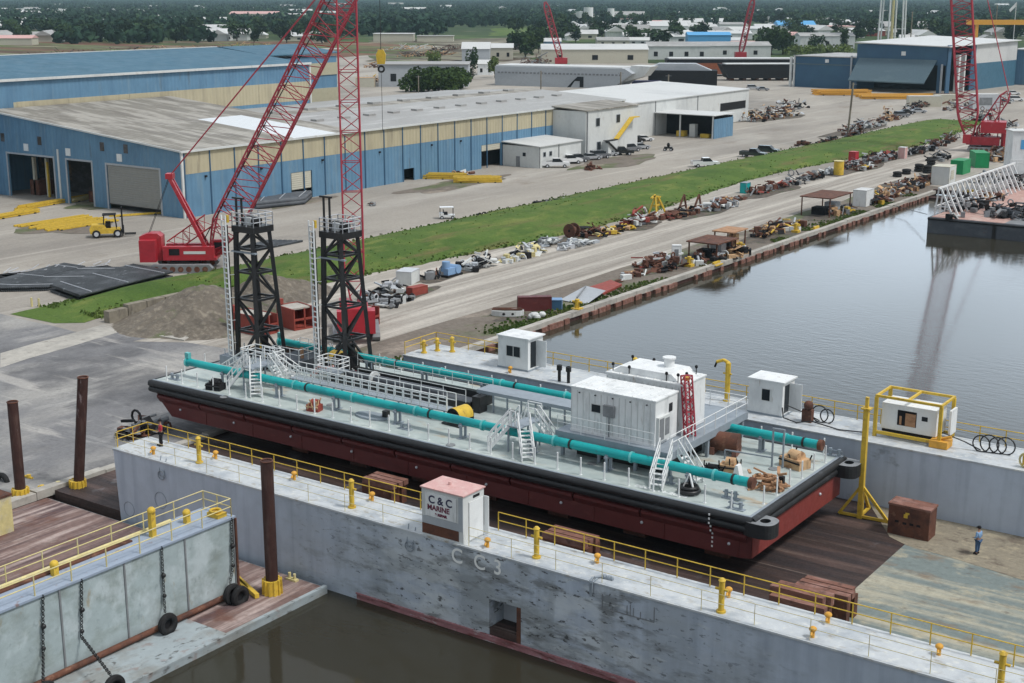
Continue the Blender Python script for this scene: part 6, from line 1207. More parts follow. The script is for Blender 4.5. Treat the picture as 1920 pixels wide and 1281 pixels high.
for x in (-.7, 1.1):
    for y in (-.8, .8): c.beam((x, y, 1.2), (x*.8, y, 3.2), .12)
c.box((-.75, -.9, 3.15), (1.1, .9, 3.28)).box((-.4, -.4, 1.3), (.3, .4, 2.2)); c.build('cab_guard', t); c = MB('dark')
for y in (-.6, .6): c.beam((1.9, y, .2), (1.9, y, 4.2), .2)
c.box((1.85, -.8, .5), (2.1, .8, 1.5)).box((1.85, -.7, 4.), (1.95, .7, 4.2)); c.build('mast', t); MB('dark').box((2.1, -.6, .3), (3.7, -.4, .42)).box((2.1, .4, .3), (3.7, .6, .42)).build('fork', t)
for x, y in ((-1.7, -.95), (-1.7, .95), (1.2, -.95), (1.2, .95)): wheel(t, x, y, .58, .4)

# ============================================================ YARD CLUTTER
def scrap(px, py, w, d, h, cols, label, n=26, seed=0, name='scrap_heap', cat='scrap heap', z=0., rz=None, l_=1.2):
    """a heap of bent beams, plates and boxes; w runs along the road"""
    q = P(px, py, z); r_ = random.Random(seed*31+px); rz = RD if rz is None else rz; t = MB(cols[0]); t.T = Matrix.Translation(q) @ Matrix.Rotation(rz, 4, 'Z')
    n = int(n*1.6); w *= 1.12; h *= 1.05
    for i in range(n):
        cc = cols[r_.randrange(len(cols))]; cc = ('rust' if cc in ('binred', 'hullred') and r_.random() < .5 else 'tan' if cc == 'yellow' and r_.random() < .25 else 'rust' if cc == 'yellow' and r_.random() < .25 else cc); t.use({'offwhite': 'shipgrey', 'galv': 'midgrey'}.get(cc, cc) if r_.random() < .5 else ('rust' if cc == 'midgrey' and r_.random() < .3 else cc)); x, y = r_.uniform(-w/2, w/2), r_.uniform(-d/2, d/2); k = 1-(abs(x)/(w/2))**3*.7; z0 = r_.random()**1.6*h*k; c = (x, y, z0+.12); q_ = r_.random()
        if q_ < .38: t.obox(c, (r_.uniform(.6, 1.6)*l_, r_.uniform(.12, .3), r_.uniform(.1, .25)), r_.gauss(0, .8), r_.gauss(0, .35))
        elif q_ < .62: t.obox((x, y, z0*.5+.2), (r_.uniform(.5, 1.3), r_.uniform(.4, .9), r_.uniform(.4, .9)), r_.uniform(0, 3))
        elif q_ < .8: t.obox(c, (r_.uniform(.7, 1.5), r_.uniform(.6, 1.2), .06), r_.uniform(0, 3), r_.gauss(0, .4), r_.gauss(0, .3))
        elif q_ < .92: a = r_.uniform(0, 3); u = Vector((math.cos(a), math.sin(a), r_.gauss(0, .3)))*r_.uniform(.3, .8)*l_; t.tube(Vector(c)-u, Vector(c)+u, r_.uniform(.08, .28), 8)
        else: t.torus(c, r_.uniform(.3, .55), .1, 'ZXY'[r_.randrange(3)], 10, 5)
    return one(t, name, label, cat, at=q)
G = 'midgrey'; W = 'offwhite'; Y = 'yellow'; K = 'dark'; RU = 'rust'; BR = 'binred'; GV = 'galv'
heaps = [(722, 555, 7, 3, 1.3, (G, GV, K, W), 'tangled grey and black steel scrap beside the right tower at the berm foot', 40), (745, 570, 5, 2, .6, (W, G, K), 'low heap of pale beams and dark parts right of the second crane', 20),
 (820, 520, 4.5, 2, .7, (K, K, G), 'black beams lying left of the blue machine', 12), (897, 502, 5, 3, 1.6, (W, W, K), 'white frame parts and dark scrap right of the blue machine', 30),
 (960, 488, 4, 2, .5, ('paleyellow', W), 'small yellowish rubble patch on the berm foot', 14), (992, 478, 5, 2.6, 1.5, (W, W, 'paleyellow', K), 'heap of white boxes and yellow bits at the berm foot', 28),
 (1077, 462, 7, 2.5, .5, (W, W, GV), 'low spread of white sheets beside the quay road', 24), (1110, 440, 5, 3, 1.3, (RU, K, RU), 'dark brown scrap right of the large rusty drum', 26),
 (1152, 436, 8, 2.2, .7, (Y, Y, 'paleyellow', K), 'yellow beams and brackets heaped along the berm foot', 30), (1200, 420, 7, 3.5, 1.9, (BR, RU, 'hullred', W), 'dark red machinery heap with pale parts along the berm', 44),
 (1255, 410, 5, 2.5, .9, (RU, BR), 'low dark red scrap right of the yellow derrick frame', 18), (1345, 392, 8, 3, 1.2, (G, W, RU, GV), 'grey and white scrap heap right of the two dark frames', 40),
 (1440, 357, 13, 3, 1.4, (RU, BR, BR, G), 'long dark red scrap row at the berm foot behind the teal cabinet', 50), (1492, 345, 4, 3, 2., (G, K, G), 'grey machine parts closing the long dark red scrap row', 18),
 (1552, 326, 4, 3, 1., (K, G, W), 'black and grey parts left of the yellow tank', 16), (1618, 318, 6, 2.5, 1., (W, Y, RU), 'pale and yellow boxes right of the yellow tank', 20), (1640, 303, 12, 5, 1.7, (G, K, GV, RU), 'large grey and black scrap heap past the red machine', 60),
 (1722, 287, 9, 3, 1.2, (K, G, K), 'dark scrap row right of the pink box at the berm end', 30), (1778, 266, 8, 3, 2.2, (RU, G, K), 'rusty upright scrap by the far end of the berm', 26),
 (1235, 497, 6, 4, 1.6, (RU, RU, BR, W), 'rusty scrap heap left of the white cabinet on the quay', 44), (1250, 505, 5, 2, .5, (RU, K), 'low rusty plates in front of the white cabinet', 16), (1325, 490, 6, 3, .9, (K, G, RU, W), 'dark clutter under the near rusty shelter', 26),
 (1440, 440, 6, 3, 1.5, (RU, K, Y, 'tan'), 'rusty and tan scrap beyond the small rust shelter', 34), (1478, 428, 5, 2.5, 1.2, (Y, W, RU), 'yellow and white gear left of the long rusty shelter', 26), (1575, 400, 6, 3, 1.3, (Y, K, G, 'tan'), 'yellow and dark gear under the long rusty shelter', 28),
 (1655, 372, 8, 4, 1.6, (RU, W, 'tan', Y), 'brown and pale scrap by the quay, right of the white cabinet', 44), (1700, 355, 9, 4, 1.5, (RU, G, K, W), 'mixed rusty scrap at the basin corner', 50), (1735, 340, 6, 3, .9, (RU, K), 'dark scrap between the tyres and the cream tank', 22),
 (1390, 222, 10, 5, 2.6, (Y, Y, K), 'yellow machinery heap at the left of the large yard scrap heap', 30), (1440, 222, 26, 9, 3.2, (G, RU, W, K, 'tan'), 'large mixed scrap heap in the middle of the far yard', 120), (1620, 240, 22, 4, 2.2, (G, RU, K, W), 'long mixed scrap row on the upper side of the berm', 80),
 (1665, 226, 8, 4, 4.2, (K, RU, 'tan'), 'tall dark machine scrap at the upper side of the berm', 34), (1718, 203, 14, 3, 1.8, (K, RU, G), 'dark scrap in front of the two cream boxes', 40), (1795, 205, 14, 5, 3, (RU, G, W), 'rusty scrap behind the base of the distant red crane', 40),
 (1840, 225, 16, 5, 3, (RU, G, W, K), 'grey and rusty gear right of the distant red crane boom', 50), (1885, 300, 10, 5, 2.6, (RU, K, 'tan', W), 'mixed brown gear between the green skips and the white cabin', 50), (1870, 195, 16, 6, 2.5, (G, K, W), 'dark equipment row behind the distant red crane', 44),
 (1220, 240, 12, 4, 1.6, (K, RU, Y), 'dark and yellow parts stacked left of the open shed', 36), (1015, 385, 5, 1.5, .35, (K, K, G), 'dark mats lying on the upper edge of the berm', 12), (1050, 382, 5, 1.5, .3, (G, W, K), 'grey flat scraps right of the dark mats on the berm edge', 12),
 (905, 408, 3, 1, .25, (K,), 'thin black mat on the upper berm edge', 6), (1110, 318, 3, 2, 1.4, (BR, RU), 'small dark red machine in front of the parked cars', 14), (862, 330, 4, 3, .7, (W, 'tan', RU), 'white and tan rubbish beside the yellow beam stacks', 16), (1505, 272, 7, 2, .7, (RU, K), 'small dark scrap on the upper berm edge left of the leaning pole', 14),
 (700, 330+55, 1.5, 1, .2, (G,), 'tiny grey scrap by the hall wall', 3), (268, 812, 3, 2, 1.1, (RU, K, G, RU), 'dark rusty gear under the bow end of the barge', 26),
 (700, 155, 9, 5, 3., ('tan', RU, Y), 'tan and rust machinery behind the hall roof near the grey green shed', 40), (1005, 120, 20, 10, 5, (RU, G), 'dark scrap mountain left of the long cream shed', 60)]
heaps += [(1030, 458, 4, 2, .9, (G, K, W), 'small grey scrap between the white boxes and the white sheets', 18), 
 (1290, 402, 5, 2, 1., (RU, K, 'tan'), 'brown scrap at the feet of the dark trestles', 20), (1375, 378, 5, 2, .8, (RU, 'tan', G), 'tan and brown scrap left of the teal cabinet', 18), (1525, 335, 5, 2.5, 1.3, (K, G, RU), 'black machine parts right of the grey machine at the berm foot', 24), (1590, 315, 5, 2, 1.1, (K, BR, G), 'dark parts behind the yellow tank', 20),
 (1660, 297, 9, 3.5, 1.6, (K, K, BR, G), 'dark mixed scrap left of the pinkish white box', 46), (1750, 277, 8, 3, 1.5, (K, RU, G, W), 'dark scrap between the pinkish box and the berm end', 34), 
 (1180, 520, 6, 2, .25, ('tan', W, RU), 'flat pale boards lying on the quay verge', 14), (1375, 480, 5, 2.5, 1.2, (RU, K, 'tan'), 'brown gear under the small orange roofed shelter', 26), 
 (1640, 382, 5, 2.5, 1.2, (K, RU, Y), 'dark and yellow parts in front of the white container cabin', 24), (1685, 362, 9, 4, 1.9, (K, RU, 'tan', G), 'dense dark scrap between the cabin and the basin corner', 56), (1720, 348, 8, 4, 1.5, (RU, K, 'tan'), 'dense brown scrap at the end of the quay', 46),
 (1760, 300, 7, 3, 1.6, (K, K, G), 'black bins and parts behind the tyre stacks', 22), (1872, 300, 6, 4, 2.4, (RU, G, 'tan'), 'brown gear at the foot of the larger green skip', 34), (1905, 260, 10, 5, 2.6, (G, K, W), 'grey gear at the right edge behind the white cabin', 44), (1880, 240, 12, 4, 2.2, (G, GV, K), 'pale grey equipment left of the right picture edge', 40), (1835, 262, 8, 4, 2.4, (RU, K, 'redlattice'), 'red and dark parts around the base of the distant red crane', 40),
 (1480, 205, 18, 6, 2.4, (G, RU, K, W), 'right hand part of the far yard scrap heap', 60), (1240, 236, 8, 3, 1.2, (K, RU, 'tan'), 'dark parts in front of the white warehouse', 24), (1345, 205, 12, 2, 1.8, (K, RU, 'tan'), 'dark stacked parts along the white warehouse front', 30), (1555, 268, 9, 2, 1.2, (G, K, RU), 'dark scrap row left of the leaning timber pole', 30), (1600, 256, 9, 3, 1.6, (K, G, RU), 'dark scrap row right of the leaning timber pole', 40),
 (730, 125, 26, 7, 2.2, (RU, 'tan', K), 'brown scrap rows in the storage land above the grey green shed', 60), (800, 105, 40, 10, 3, (RU, K, 'tan'), 'long brown scrap bank in the middle of the storage land', 90), (860, 92, 40, 10, 3, (RU, K), 'dark brown scrap bank below the meadow', 70), (960, 92, 30, 10, 3, (RU, G, K), 'brown scrap bank right of the cream warehouse', 60), (770, 92, 50, 8, 2, ('tan', W), 'pale pipe rows in the storage land', 60),
 (200, 100, 60, 10, 3, (RU, 'hullred', K), 'dark reddish storage rows beyond the tall hall, left', 80), (330, 96, 70, 10, 3, (RU, 'hullred', 'tan'), 'dark reddish storage rows beyond the tall hall, middle', 90), (470, 90, 60, 10, 3, (RU, 'hullred', Y, 'tan'), 'brown and yellow storage rows beyond the tall hall, right', 90), (90, 106, 50, 8, 2.4, (RU, K), 'dark storage rows beyond the tall hall at the left edge', 60)]
for i, (px, py, w_, d_, h_, cs, lb, n) in enumerate(heaps): scrap(px, py, w_, d_, h_, cs, lb, n, i, l_=1.2 if py > 135 else 4.)
# wrapped, single and special items
def boxy(px, py, dims, m1, label, name, cat, rz=RD, z=0., lid=None, extra=None):
    q = P(px, py, z); t = thing(name, label, cat, q, rz); a, b, c = dims; MB(m1).box((-a/2, -b/2, 0), (a/2, b/2, c)).build('body', t)
    f = MB(lid or 'midgrey'); f.box((-a/2-.04, -b/2-.04, c), (a/2+.04, b/2+.04, c+.08))
    for x in (-a/2, a/2): f.box((x-.05, -b/2-.03, 0), (x+.05, -b/2, c)); f.box((x-.05, b/2, 0), (x+.05, b/2+.03, c))
    f.build('frame', t)
    if extra: MB(extra).box((-a*.28, -b/2-.05, c*.3), (a*.2, -b/2-.031, c*.8)).box((a/2+.031, -b*.3, c*.25), (a/2+.05, b*.25, c*.8)).build('panel', t)
    return t
boxy(765, 530, (2.6, 1.9, 1.5), 'offwhite', 'white covered crate on the berm foot right of the grey scrap', 'covered_crate', 'crate', RD+.3, lid='galv')
boxy(782, 552, (2.4, 1., .9), 'binred', 'low red steel box beside the quay road', 'steel_box', 'box', RD-.1, lid='binred')
boxy(1002, 582, (3.6, .9, 1.5), 'hullred', 'long dark maroon steel box on the quay verge', 'steel_box', 'box', HD+.1, lid='hullred')
boxy(1268, 492, (1.1, .6, 2.2), 'white', 'tall white cabinet on the quay in front of the near rusty shelter', 'cabinet', 'cabinet', HD, lid='white', extra='midgrey')
boxy(1397, 362, (1.6, 1.2, 1.8), 'teal', 'teal cabinet at the left end of the long dark red scrap row', 'cabinet', 'cabinet', RD, lid='greypaint')
boxy(1618, 385, (3.4, 2.2, 2.6), 'white', 'white container cabin right of the long rusty shelter', 'cabin', 'cabin', RD, lid='whiteroof')
boxy(1768, 345, (4.4, 3.2, 3.3), 'offwhite', 'cream box tank on the quay left of the green skips', 'box_tank', 'tank', RD+.05, lid='doorbeige', extra='doorbeige')
boxy(1800, 325, (4.6, 2.4, 2.6), 'green', 'nearer bright green skip behind the cream box tank', 'skip', 'skip', RD, lid='green')
boxy(1835, 312, (6., 2.6, 2.9), 'green', 'larger bright green skip in front of the distant red crane', 'skip', 'skip', RD+.5, lid='green', extra='galv')
boxy(1600, 305, (1.8, 1.4, 2.2), 'red', 'red machine box at the berm foot right of the yellow tank', 'machine_box', 'machine', RD, lid='red')
boxy(1692, 297, (1.6, 1.4, 2.3), 'pinktop', 'pinkish white upright box at the berm foot', 'upright_box', 'box', RD, lid='offwhite')
boxy(1732, 200, (10, 3, 3.2), 'doorbeige', 'long cream container left of two at the end of the berm', 'container', 'container', HD, lid='whiteroof')
boxy(1772, 197, (7, 3, 3.2), 'doorbeige', 'shorter cream container right of two at the end of the berm', 'container', 'container', HD, lid='doorbeige')
boxy(1845, 205, (8, 4, 4.5), 'galv', 'grey cabin on stilts behind the distant red crane', 'cabin', 'cabin', HD, lid='whiteroof', extra='midgrey')
boxy(686, 163, (7, 4, 3.4), 'doorbeige', 'tan container behind the hall roof by the hanging hook', 'container', 'container', HD, lid='tan')
boxy(533, 385, (1.1, 1.1, .8), 'white', 'small white box by the hall wall above the pipe stack', 'small_box', 'box', RD, lid='white')
boxy(1038, 580, (1.8, 1.1, 1.1), 'navy', 'dark blue engine box beside the long maroon box on the quay', 'engine_box', 'machine', HD, lid='workblue')
t = thing('yellow_tank', 'upright bright yellow tank beside the quay road', 'tank', P(1572, 328)); MB('yellow').tube((0, 0, 0), (0, 0, 2.6), .95, 16).build('tank', t); MB('paleyellow').tube((0, 0, 2.6), (0, 0, 2.72), 1., 16).build('lid', t)
t = thing('rusty_drum', 'large rusty cable drum standing left of the dark brown scrap', 'drum', P(1072, 445)); MB('rust').tube((0, -.7, 1), (0, -.55, 1), 1., 20).tube((0, .55, 1), (0, .7, 1), 1., 20).tube((0, -.6, 1), (0, .6, 1), .55, 16).build('drum', t); MB('dark').tube((0, -.72, 1), (0, -.701, 1), .2, 10).build('hub', t)
t = thing('blue_machine', 'blue and black machine on the berm foot in the middle of the scrap row', 'machine', P(845, 517), RD); MB('workblue').box((-1.4, -.7, .3), (.9, .7, 1.1)).tube((-.9, 0, 1.1), (-.9, 0, 1.9), .5, 12).tube((.6, -.8, .8), (.6, .8, .8), .55, 14).build('body', t); MB('dark').box((-1.6, -.8, 0), (1.4, .8, .3)).tube((.9, 0, .9), (1.7, 0, 1.1), .2).build('skid', t)
t = thing('yellow_derrick', 'bright yellow steel frame standing above the dark red scrap heap', 'frame', P(1232, 400), RD); m_ = MB('yellow')
for a, b in (((-1.2, -.6, 0), (-.7, 0, 2.9)), ((1.6, -.6, 0), (.2, 0, 2.6)), ((1.6, .8, 0), (.2, 0, 2.6)), ((-1.2, .8, 0), (-.7, 0, 2.9)), ((-1.4, 0, 2.9), (.9, 0, 2.5)), ((-2, 0, 2.6), (-.7, 0, 2.95)), ((-1, 0, 1.3), (1, 0, 1.3))): m_.beam(a, b, .25)
m_.build('frame', t)
for i, (px, py) in enumerate(((1280, 392), (1308, 392))):
    t = thing('dark_trestle', ('left' if i == 0 else 'right')+' one of two dark rusty A-shaped trestles at the berm foot', 'trestle', P(px, py), RD); MB('rust').beam((-1.4, 0, 0), (.4, 0, 2.3), .25).beam((1.2, 0, 0), (.4, 0, 2.3), .25).beam((-1, 0, .5), (1, 0, .5), .2).beam((-1.4, -.8, .1), (-1.4, .8, .1), .2).build('frame', t)
def shelter(px, py, w_, d_, h_, m1, label, legs='rust', inside=None):
    q = P(px, py); t = thing('shelter', label, 'shelter', q, RD); MB(m1).box((-w_/2-.3, -d_/2-.3, h_), (w_/2+.3, d_/2+.3, h_+.16)).build('roof', t)
    for x in (-w_/2, w_/2):
        for y in (-d_/2, d_/2): MB(legs).beam((x, y, 0), (x, y, h_), .16).build('post', t)
    m_ = MB('dark').box((-w_*.3, -d_*.2, 0), (-w_*.05, d_*.3, 1.2)); m_.use(inside or 'midgrey').box((w_*.05, -d_*.3, 0), (w_*.3, d_*.1, 1.7)); m_.build('bench', t); return t
shelter(1548, 400, 8.2, 4.6, 2.9, 'rust', 'long shelter with a dark rusty roof on thin posts at the quay', inside='shipgrey'); shelter(1335, 482, 5.4, 4., 2.2, 'rust', 'near shelter with a dark rusty roof full of clutter on the quay', inside='galv'); shelter(1368, 462, 4., 2.6, 2.2, 'wood', 'small shelter with an orange rusty roof right of the near one', inside='tan')
# quay things
def mpost(px, py, label, white=True):
    t = thing('quay_bollard', label, 'bollard', P(px, py)); MB('yellow').box((-.5, -.5, .0), (.5, .5, .35)).tube((0, 0, .35), (0, 0, 1.3), .26, 12).tube((-.6, 0, 1.), (.6, 0, 1.), .13, 8).build('bollard', t)
    if white: MB('white').box((-.3, .5, 0), (.3, 1.1, .75)).build('white_block', t)
mpost(1082, 583, 'bright yellow mooring bollard on the quay edge nearest the dry dock', False); mpost(1292, 500, 'yellow bollard with a white block right of the tall white cabinet'); mpost(1388, 472, 'yellow bollard with a white block behind the near shelters'); mpost(1492, 436, 'yellow bollard with a white block left of the long rusty shelter')
for px, py, lb in ((1343, 497, 'flat yellow mooring fitting on the quay edge below the near shelter'), (1530, 430, 'flat yellow mooring fitting on the quay edge below the long shelter')):
    t = thing('mooring_fitting', lb, 'mooring fitting', P(px, py, .02)); MB('yellow').box((-.5, -1., 0), (.5, 1., .12)).box((-.15, -.8, .12), (.15, .8, .45)).tube((0, -.9, .3), (0, .9, .3), .16).build('fitting', t)
m_ = MB('offwhite'); q = P(1006, 598); r_ = random.Random(4)
for i in range(6): m_.ball(q+Vector((r_.uniform(-.6, .6), r_.uniform(-.6, .6), .3+.2*(i % 2))), (.4, .35, .3), 10, 6, .08)
one(m_, 'sandbags', 'small heap of white sandbags on the quay by the maroon box', 'sandbags')
m_ = MB('offwhite'); q = P(952, 592); m_.T = Matrix.Translation(q) @ Matrix.Rotation(HD, 4, 'Z'); pts = [(1.7*math.cos(a), .8*math.sin(a)) for a in [i*PI/9 for i in range(18)]]
for (a, b), (c, d) in zip(pts, pts[1:]+pts[:1]): m_.beam((a, b, .35), (c, d, .35), .1, .55)
m_.use('rust').beam((-1.7, 0, .7), (1.7, .3, .6), .16).beam((-1.6, .6, .7), (1.5, .9, .6), .14); m_.use('dark').ball((-.4, -.78, .35), (.2, .1, .15)).ball((.5, -.75, .35), (.2, .1, .15)); one(m_, 'ring_frame', 'pale boat shaped ring frame with rusty beams on the quay', 'frame')
m_ = MB('shipgrey'); m_.quad(P(1050, 562, .12), P(1098, 536, .9), P(1136, 545, .9), P(1098, 572, .12)); m_.quad(P(1050, 562, .02), P(1098, 572, .02), P(1136, 545, .8), P(1098, 536, .8)); m_.use('midgrey').beam(P(1098, 537, .95), P(1082, 558, .5), .15); one(m_, 'steel_plate', 'pale grey bent steel plate leaning on the quay behind the nearest bollard', 'plate')
m_ = MB('binred'); m_.prism([tuple(P(x, y)[:2]) for x, y in ((1100, 545), (1145, 530), (1166, 538), (1130, 556))], .1, .35); one(m_, 'rusty_plates', 'flat stack of orange rusty plates beyond the pale bent plate', 'plate')
# piles of plates and beams in the yards
def planks(px, py, w_, d_, n, m, label, name='beam_stack', cat='beam stack', rz=0., th=.35, lay=2, seed=1):
    q = P(px, py); r_ = random.Random(seed+px); t = thing(name, label, cat, q, rz); m_ = MB(m)
    for k in range(lay):
        for i in range(n): y = -d_/2+d_*(i+.5)/n; l_ = w_*r_.uniform(.75, 1.); x = r_.uniform(-1, 1)*(w_-l_)/2; m_.obox((x, y+r_.uniform(-.1, .1), th*(k+.55)), (l_, d_/n*.38, th*.7), r_.gauss(0, .02))
    m_.build('beams', t); s_ = MB('dark')
    for x in (-w_*.35, 0, w_*.35): s_.box((x-.15, -d_/2, 0), (x+.15, d_/2, th*.5))
    s_.build('bearers', t); return t
planks(128, 420, 13, 9, 12, 'yellow', 'wide low rack of yellow beams left of the forklift', rz=RD, seed=3, lay=1); planks(95, 384, 18, 1.6, 3, 'yellow', 'long line of yellow beams in front of the open workshop doors', rz=RD+.15, seed=4); planks(30, 405, 9, 1.8, 3, 'yellow', 'yellow beams at the left picture edge below the workshop', rz=RD+.1, seed=5); planks(175, 372, 12, 1.4, 2, 'paleyellow', 'yellow beams stacked before the middle workshop door', rz=RD+.2, seed=6)
planks(290, 402, 15, 1., 2, 'yellow', 'thin yellow beams behind the forklift before the closed door', rz=HD+.45, seed=7, lay=1); planks(832, 335, 9, 3, 4, 'yellow', 'yellow beam stack by the hall wall, left of two', rz=HD-.1, seed=8, lay=3); planks(895, 341, 9, 4, 5, 'yellow', 'yellow beam stack by the hall wall, right of two', rz=HD+.1, seed=9, lay=3)
planks(1578, 178, 20, 8, 5, 'orange', 'orange steel plates before the low blue hall', rz=HD, th=.6, lay=3, seed=2); planks(1690, 184, 30, 14, 6, 'orange', 'wide orange steel plate stack before the hangar door', rz=HD, th=.6, lay=2, seed=3); planks(1770, 182, 12, 8, 5, 'rust', 'rust orange plates right of the wide orange stack', rz=HD, th=.5, lay=2, seed=5)
def rods(poly, h_, m, label, n=22, name='pipe_stack', cat='pipe stack', ends=True):
    a, b, c, d = [P(*p) for p in poly]; t = thing(name, label, cat, (a+b+c+d)/4); o = t.location; m_ = MB(m)
    for i in range(n):
        k = (i+.5)/n; p, q = a.lerp(d, k), b.lerp(c, k); r_ = (d-a).length/n*.5
        for j in range(2): z = r_+j*h_; m_.tube(p+Vector((0, 0, z)), q+Vector((0, 0, z)), r_, 7)
    m_.build('pipes', t, o); s_ = MB('galv')
    for k in (.12, .5, .9): s_.beam(a.lerp(b, k)+Vector((0, 0, h_+r_*2)), d.lerp(c, k)+Vector((0, 0, h_+r_*2)), .09)
    s_.build('strap', t, o)
rods(((95, 548), (250, 508), (325, 522), (150, 568)), .6, 'pipeblack', 'near flat stack of long dark pipes on the grass edge at the left'); rods(((0, 548), (160, 508), (245, 508), (90, 546)), .3, 'pipeblack', 'second flat stack of dark pipes behind the near one'); rods(((-60, 545), (120, 500), (160, 506), (0, 548)), .2, 'pipeblack', 'third dark pipe stack at the left picture edge', 12)
m_ = MB('galv'); r_ = random.Random(8)
for i in range(26): k = i/26; p = P(0, 518).lerp(P(205, 500), k)+Vector((r_.uniform(-1, 1), r_.uniform(-1, 1), .3)); m_.beam(p, p+Vector((r_.uniform(-1.2, 1.2), r_.uniform(.8, 2.5), r_.uniform(-.2, .5))), .09)
m_.use('dark')
for i in range(14): p = P(0, 522).lerp(P(215, 505), i/14)+Vector((0, 0, .2)); m_.obox(p, (1.4, 2.6, .25), r_.uniform(0, 3))
one(m_, 'grating_heap', 'jagged heap of grey steel gratings behind the flat pipe stacks', 'grating heap', at=P(110, 510))
rods(((478, 394), (570, 384), (584, 372), (490, 380)), .5, 'hullgrey', 'dark grey pipe stack against the workshop side wall', 9)
m_ = MB('pipeblack'); m_.T = Matrix.Translation(P(505, 460)) @ Matrix.Rotation(RD, 4, 'Z')
for i in range(7): m_.obox((0, -1.8+i*.6, .15), (9-i*.7, .45, .25), .02*i)
one(m_, 'steel_strips', 'flat dark steel strips on the yard between the two black towers', 'steel strips', at=P(505, 460))
t = thing('marker_posts', 'pair of short yellow marker posts on the grass by the pipe stacks', 'posts', P(60, 575))
for x in (0, .9): MB('paleyellow').tube((x, x*.3, 0), (x, x*.3, 1.), .12, 8).build('post', t)
# red bins between the towers
def redbin(px, py, dims, rz, label, openend=True):
    t = thing('red_bin', label, 'bin', P(px, py), rz); a, b, c = dims; m_ = MB('binred').box((-a/2, -b/2, 0), (a/2, b/2, .12)).box((-a/2, -b/2, .12), (a/2, -b/2+.12, c)).box((-a/2, b/2-.12, .12), (a/2, b/2, c)).box((-a/2, -b/2+.12, .12), (-a/2+.12, b/2-.12, c)); m_.build('shell', t)
    m_ = MB('binred').box((a/2-.1, -b/2+.12, c*.45), (a/2, b/2-.12, c*.55)).box((a/2-.1, -.08, .12), (a/2, .08, c)); m_.build('end_frame', t); MB('concrete').box((-a/2+.12, -b/2+.12, c-.25), (a/2-.9, b/2-.12, c-.08)).build('load', t); MB('binred').box((-a/2-.2, -b/2+.2, c), (-a/2+.3, -b/2+.7, c+.6)).build('lug', t)
redbin(556, 612, (3.4, 2.6, 2.2), -.25, 'open ended red steel bin between the two black towers'); redbin(478, 622, (4.5, 2.4, 2.0), -.05, 'red steel bin seen through the left black tower')
redbin(690, 610, (1.6, 2, 1.9), .1, 'small red bin right of the second crane body')
# tyres near the basin corner
def tyrestack(px, py, n, label):
    q = P(px, py); t = thing('tyre_stack' if n > 1 else 'tyre', label, 'tyre stack' if n > 1 else 'tyre', q)
    for i in range(n): MB('tire').torus((.05*i, 0, .28+.5*i), .62, .27, 'Z', 18, 7).build('tyre', t)
for px, py, n, lb in ((1682, 332, 2, 'stack of black tyres on the gravel, leftmost near the basin corner'), (1699, 327, 2, 'second stack of black tyres from the left near the basin corner'), (1722, 322, 3, 'tall stack of black tyres left of the cream box tank'), (1738, 325, 3, 'stack of black tyres touching the cream box tank'), (1730, 335, 1, 'single black tyre in front of the tall stack'), (1745, 312, 3, 'stack of black tyres behind the cream box tank')): tyrestack(px, py, n, lb)
# ------------------------------------------------------------ moored grey work barge with white trusses
A_ = P(1738, 436, WZ); t = thing('work_barge', 'moored dark grey work barge with pink deck at the upper right of the basin', 'barge', A_); o = t.location
MB('hullgrey').box((A_.x, A_.y, -1.6), (A_.x+30, A_.y+44, 1.5)).build('hull', t, o); MB('pinkdeck').box((A_.x+.4, A_.y+.4, 1.5), (A_.x+11, A_.y+43, 1.56)).build('deck', t, o, 'faded pink deck strip'); MB('midgrey').box((A_.x+11, A_.y+.4, 1.5), (A_.x+29.6, A_.y+43, 1.55)).build('machinery_deck', t, o)
m_ = MB('blacksteel'); 
for x in (9.5, 18, 19.5, 21): m_.box((A_.x+x, A_.y-.12, -.9), (A_.x+x+.5, A_.y, 1.5))
m_.build('fender_strip', t, o); MB('black').tube((A_.x, A_.y-.05, 1.3), (A_.x+30, A_.y-.05, 1.3), .16, 8).build('rubbing_bar', t, o)
for i in range(17):
    y = A_.y+1.5+i*2.3; m_ = MB('white').beam((A_.x+.4, y, 1.56), (A_.x+.8, y+.1, 5.6), .24).beam((A_.x+3.2, y, 1.56), (A_.x+1.1, y+.1, 5.6), .24).beam((A_.x+.6, y, 3.), (A_.x+2.3, y, 3.), .16); m_.build('truss_frame', t, o)
m_ = MB('white'); m_.beam((A_.x+.95, A_.y+1, 5.7), (A_.x+.95, A_.y+40, 5.7), .24).beam((A_.x+.5, A_.y+1, 3.), (A_.x+.5, A_.y+40, 3.), .1); m_.build('top_beam', t, o)
scrap(1790, 408, 3, 2, .6, (W, G, K), 'small white and grey fittings on the pink deck front', 6, 70, 'deck_fittings', 'fittings', z=1.56); scrap(1855, 398, 12, 7, 2.6, (K, K, 'blacksteel', G), 'big black machinery group at the front of the work barge', 60, 71, 'deck_machinery', 'machinery', z=1.56, rz=0); scrap(1900, 408, 7, 5, 2., (K, G, 'hullgrey'), 'dark machinery at the right edge of the work barge', 40, 72, 'deck_machinery', 'machinery', z=1.56, rz=0); scrap(1890, 350, 10, 6, 2.6, (G, GV, K), 'grey machinery behind the black group on the work barge', 60, 73, 'deck_machinery', 'machinery', z=1.56, rz=0); scrap(1850, 375, 8, 4, 1., ('tan', W, RU), 'tan and pale gear at the far end of the pink deck', 24, 74, 'deck_fittings', 'fittings', z=1.56)
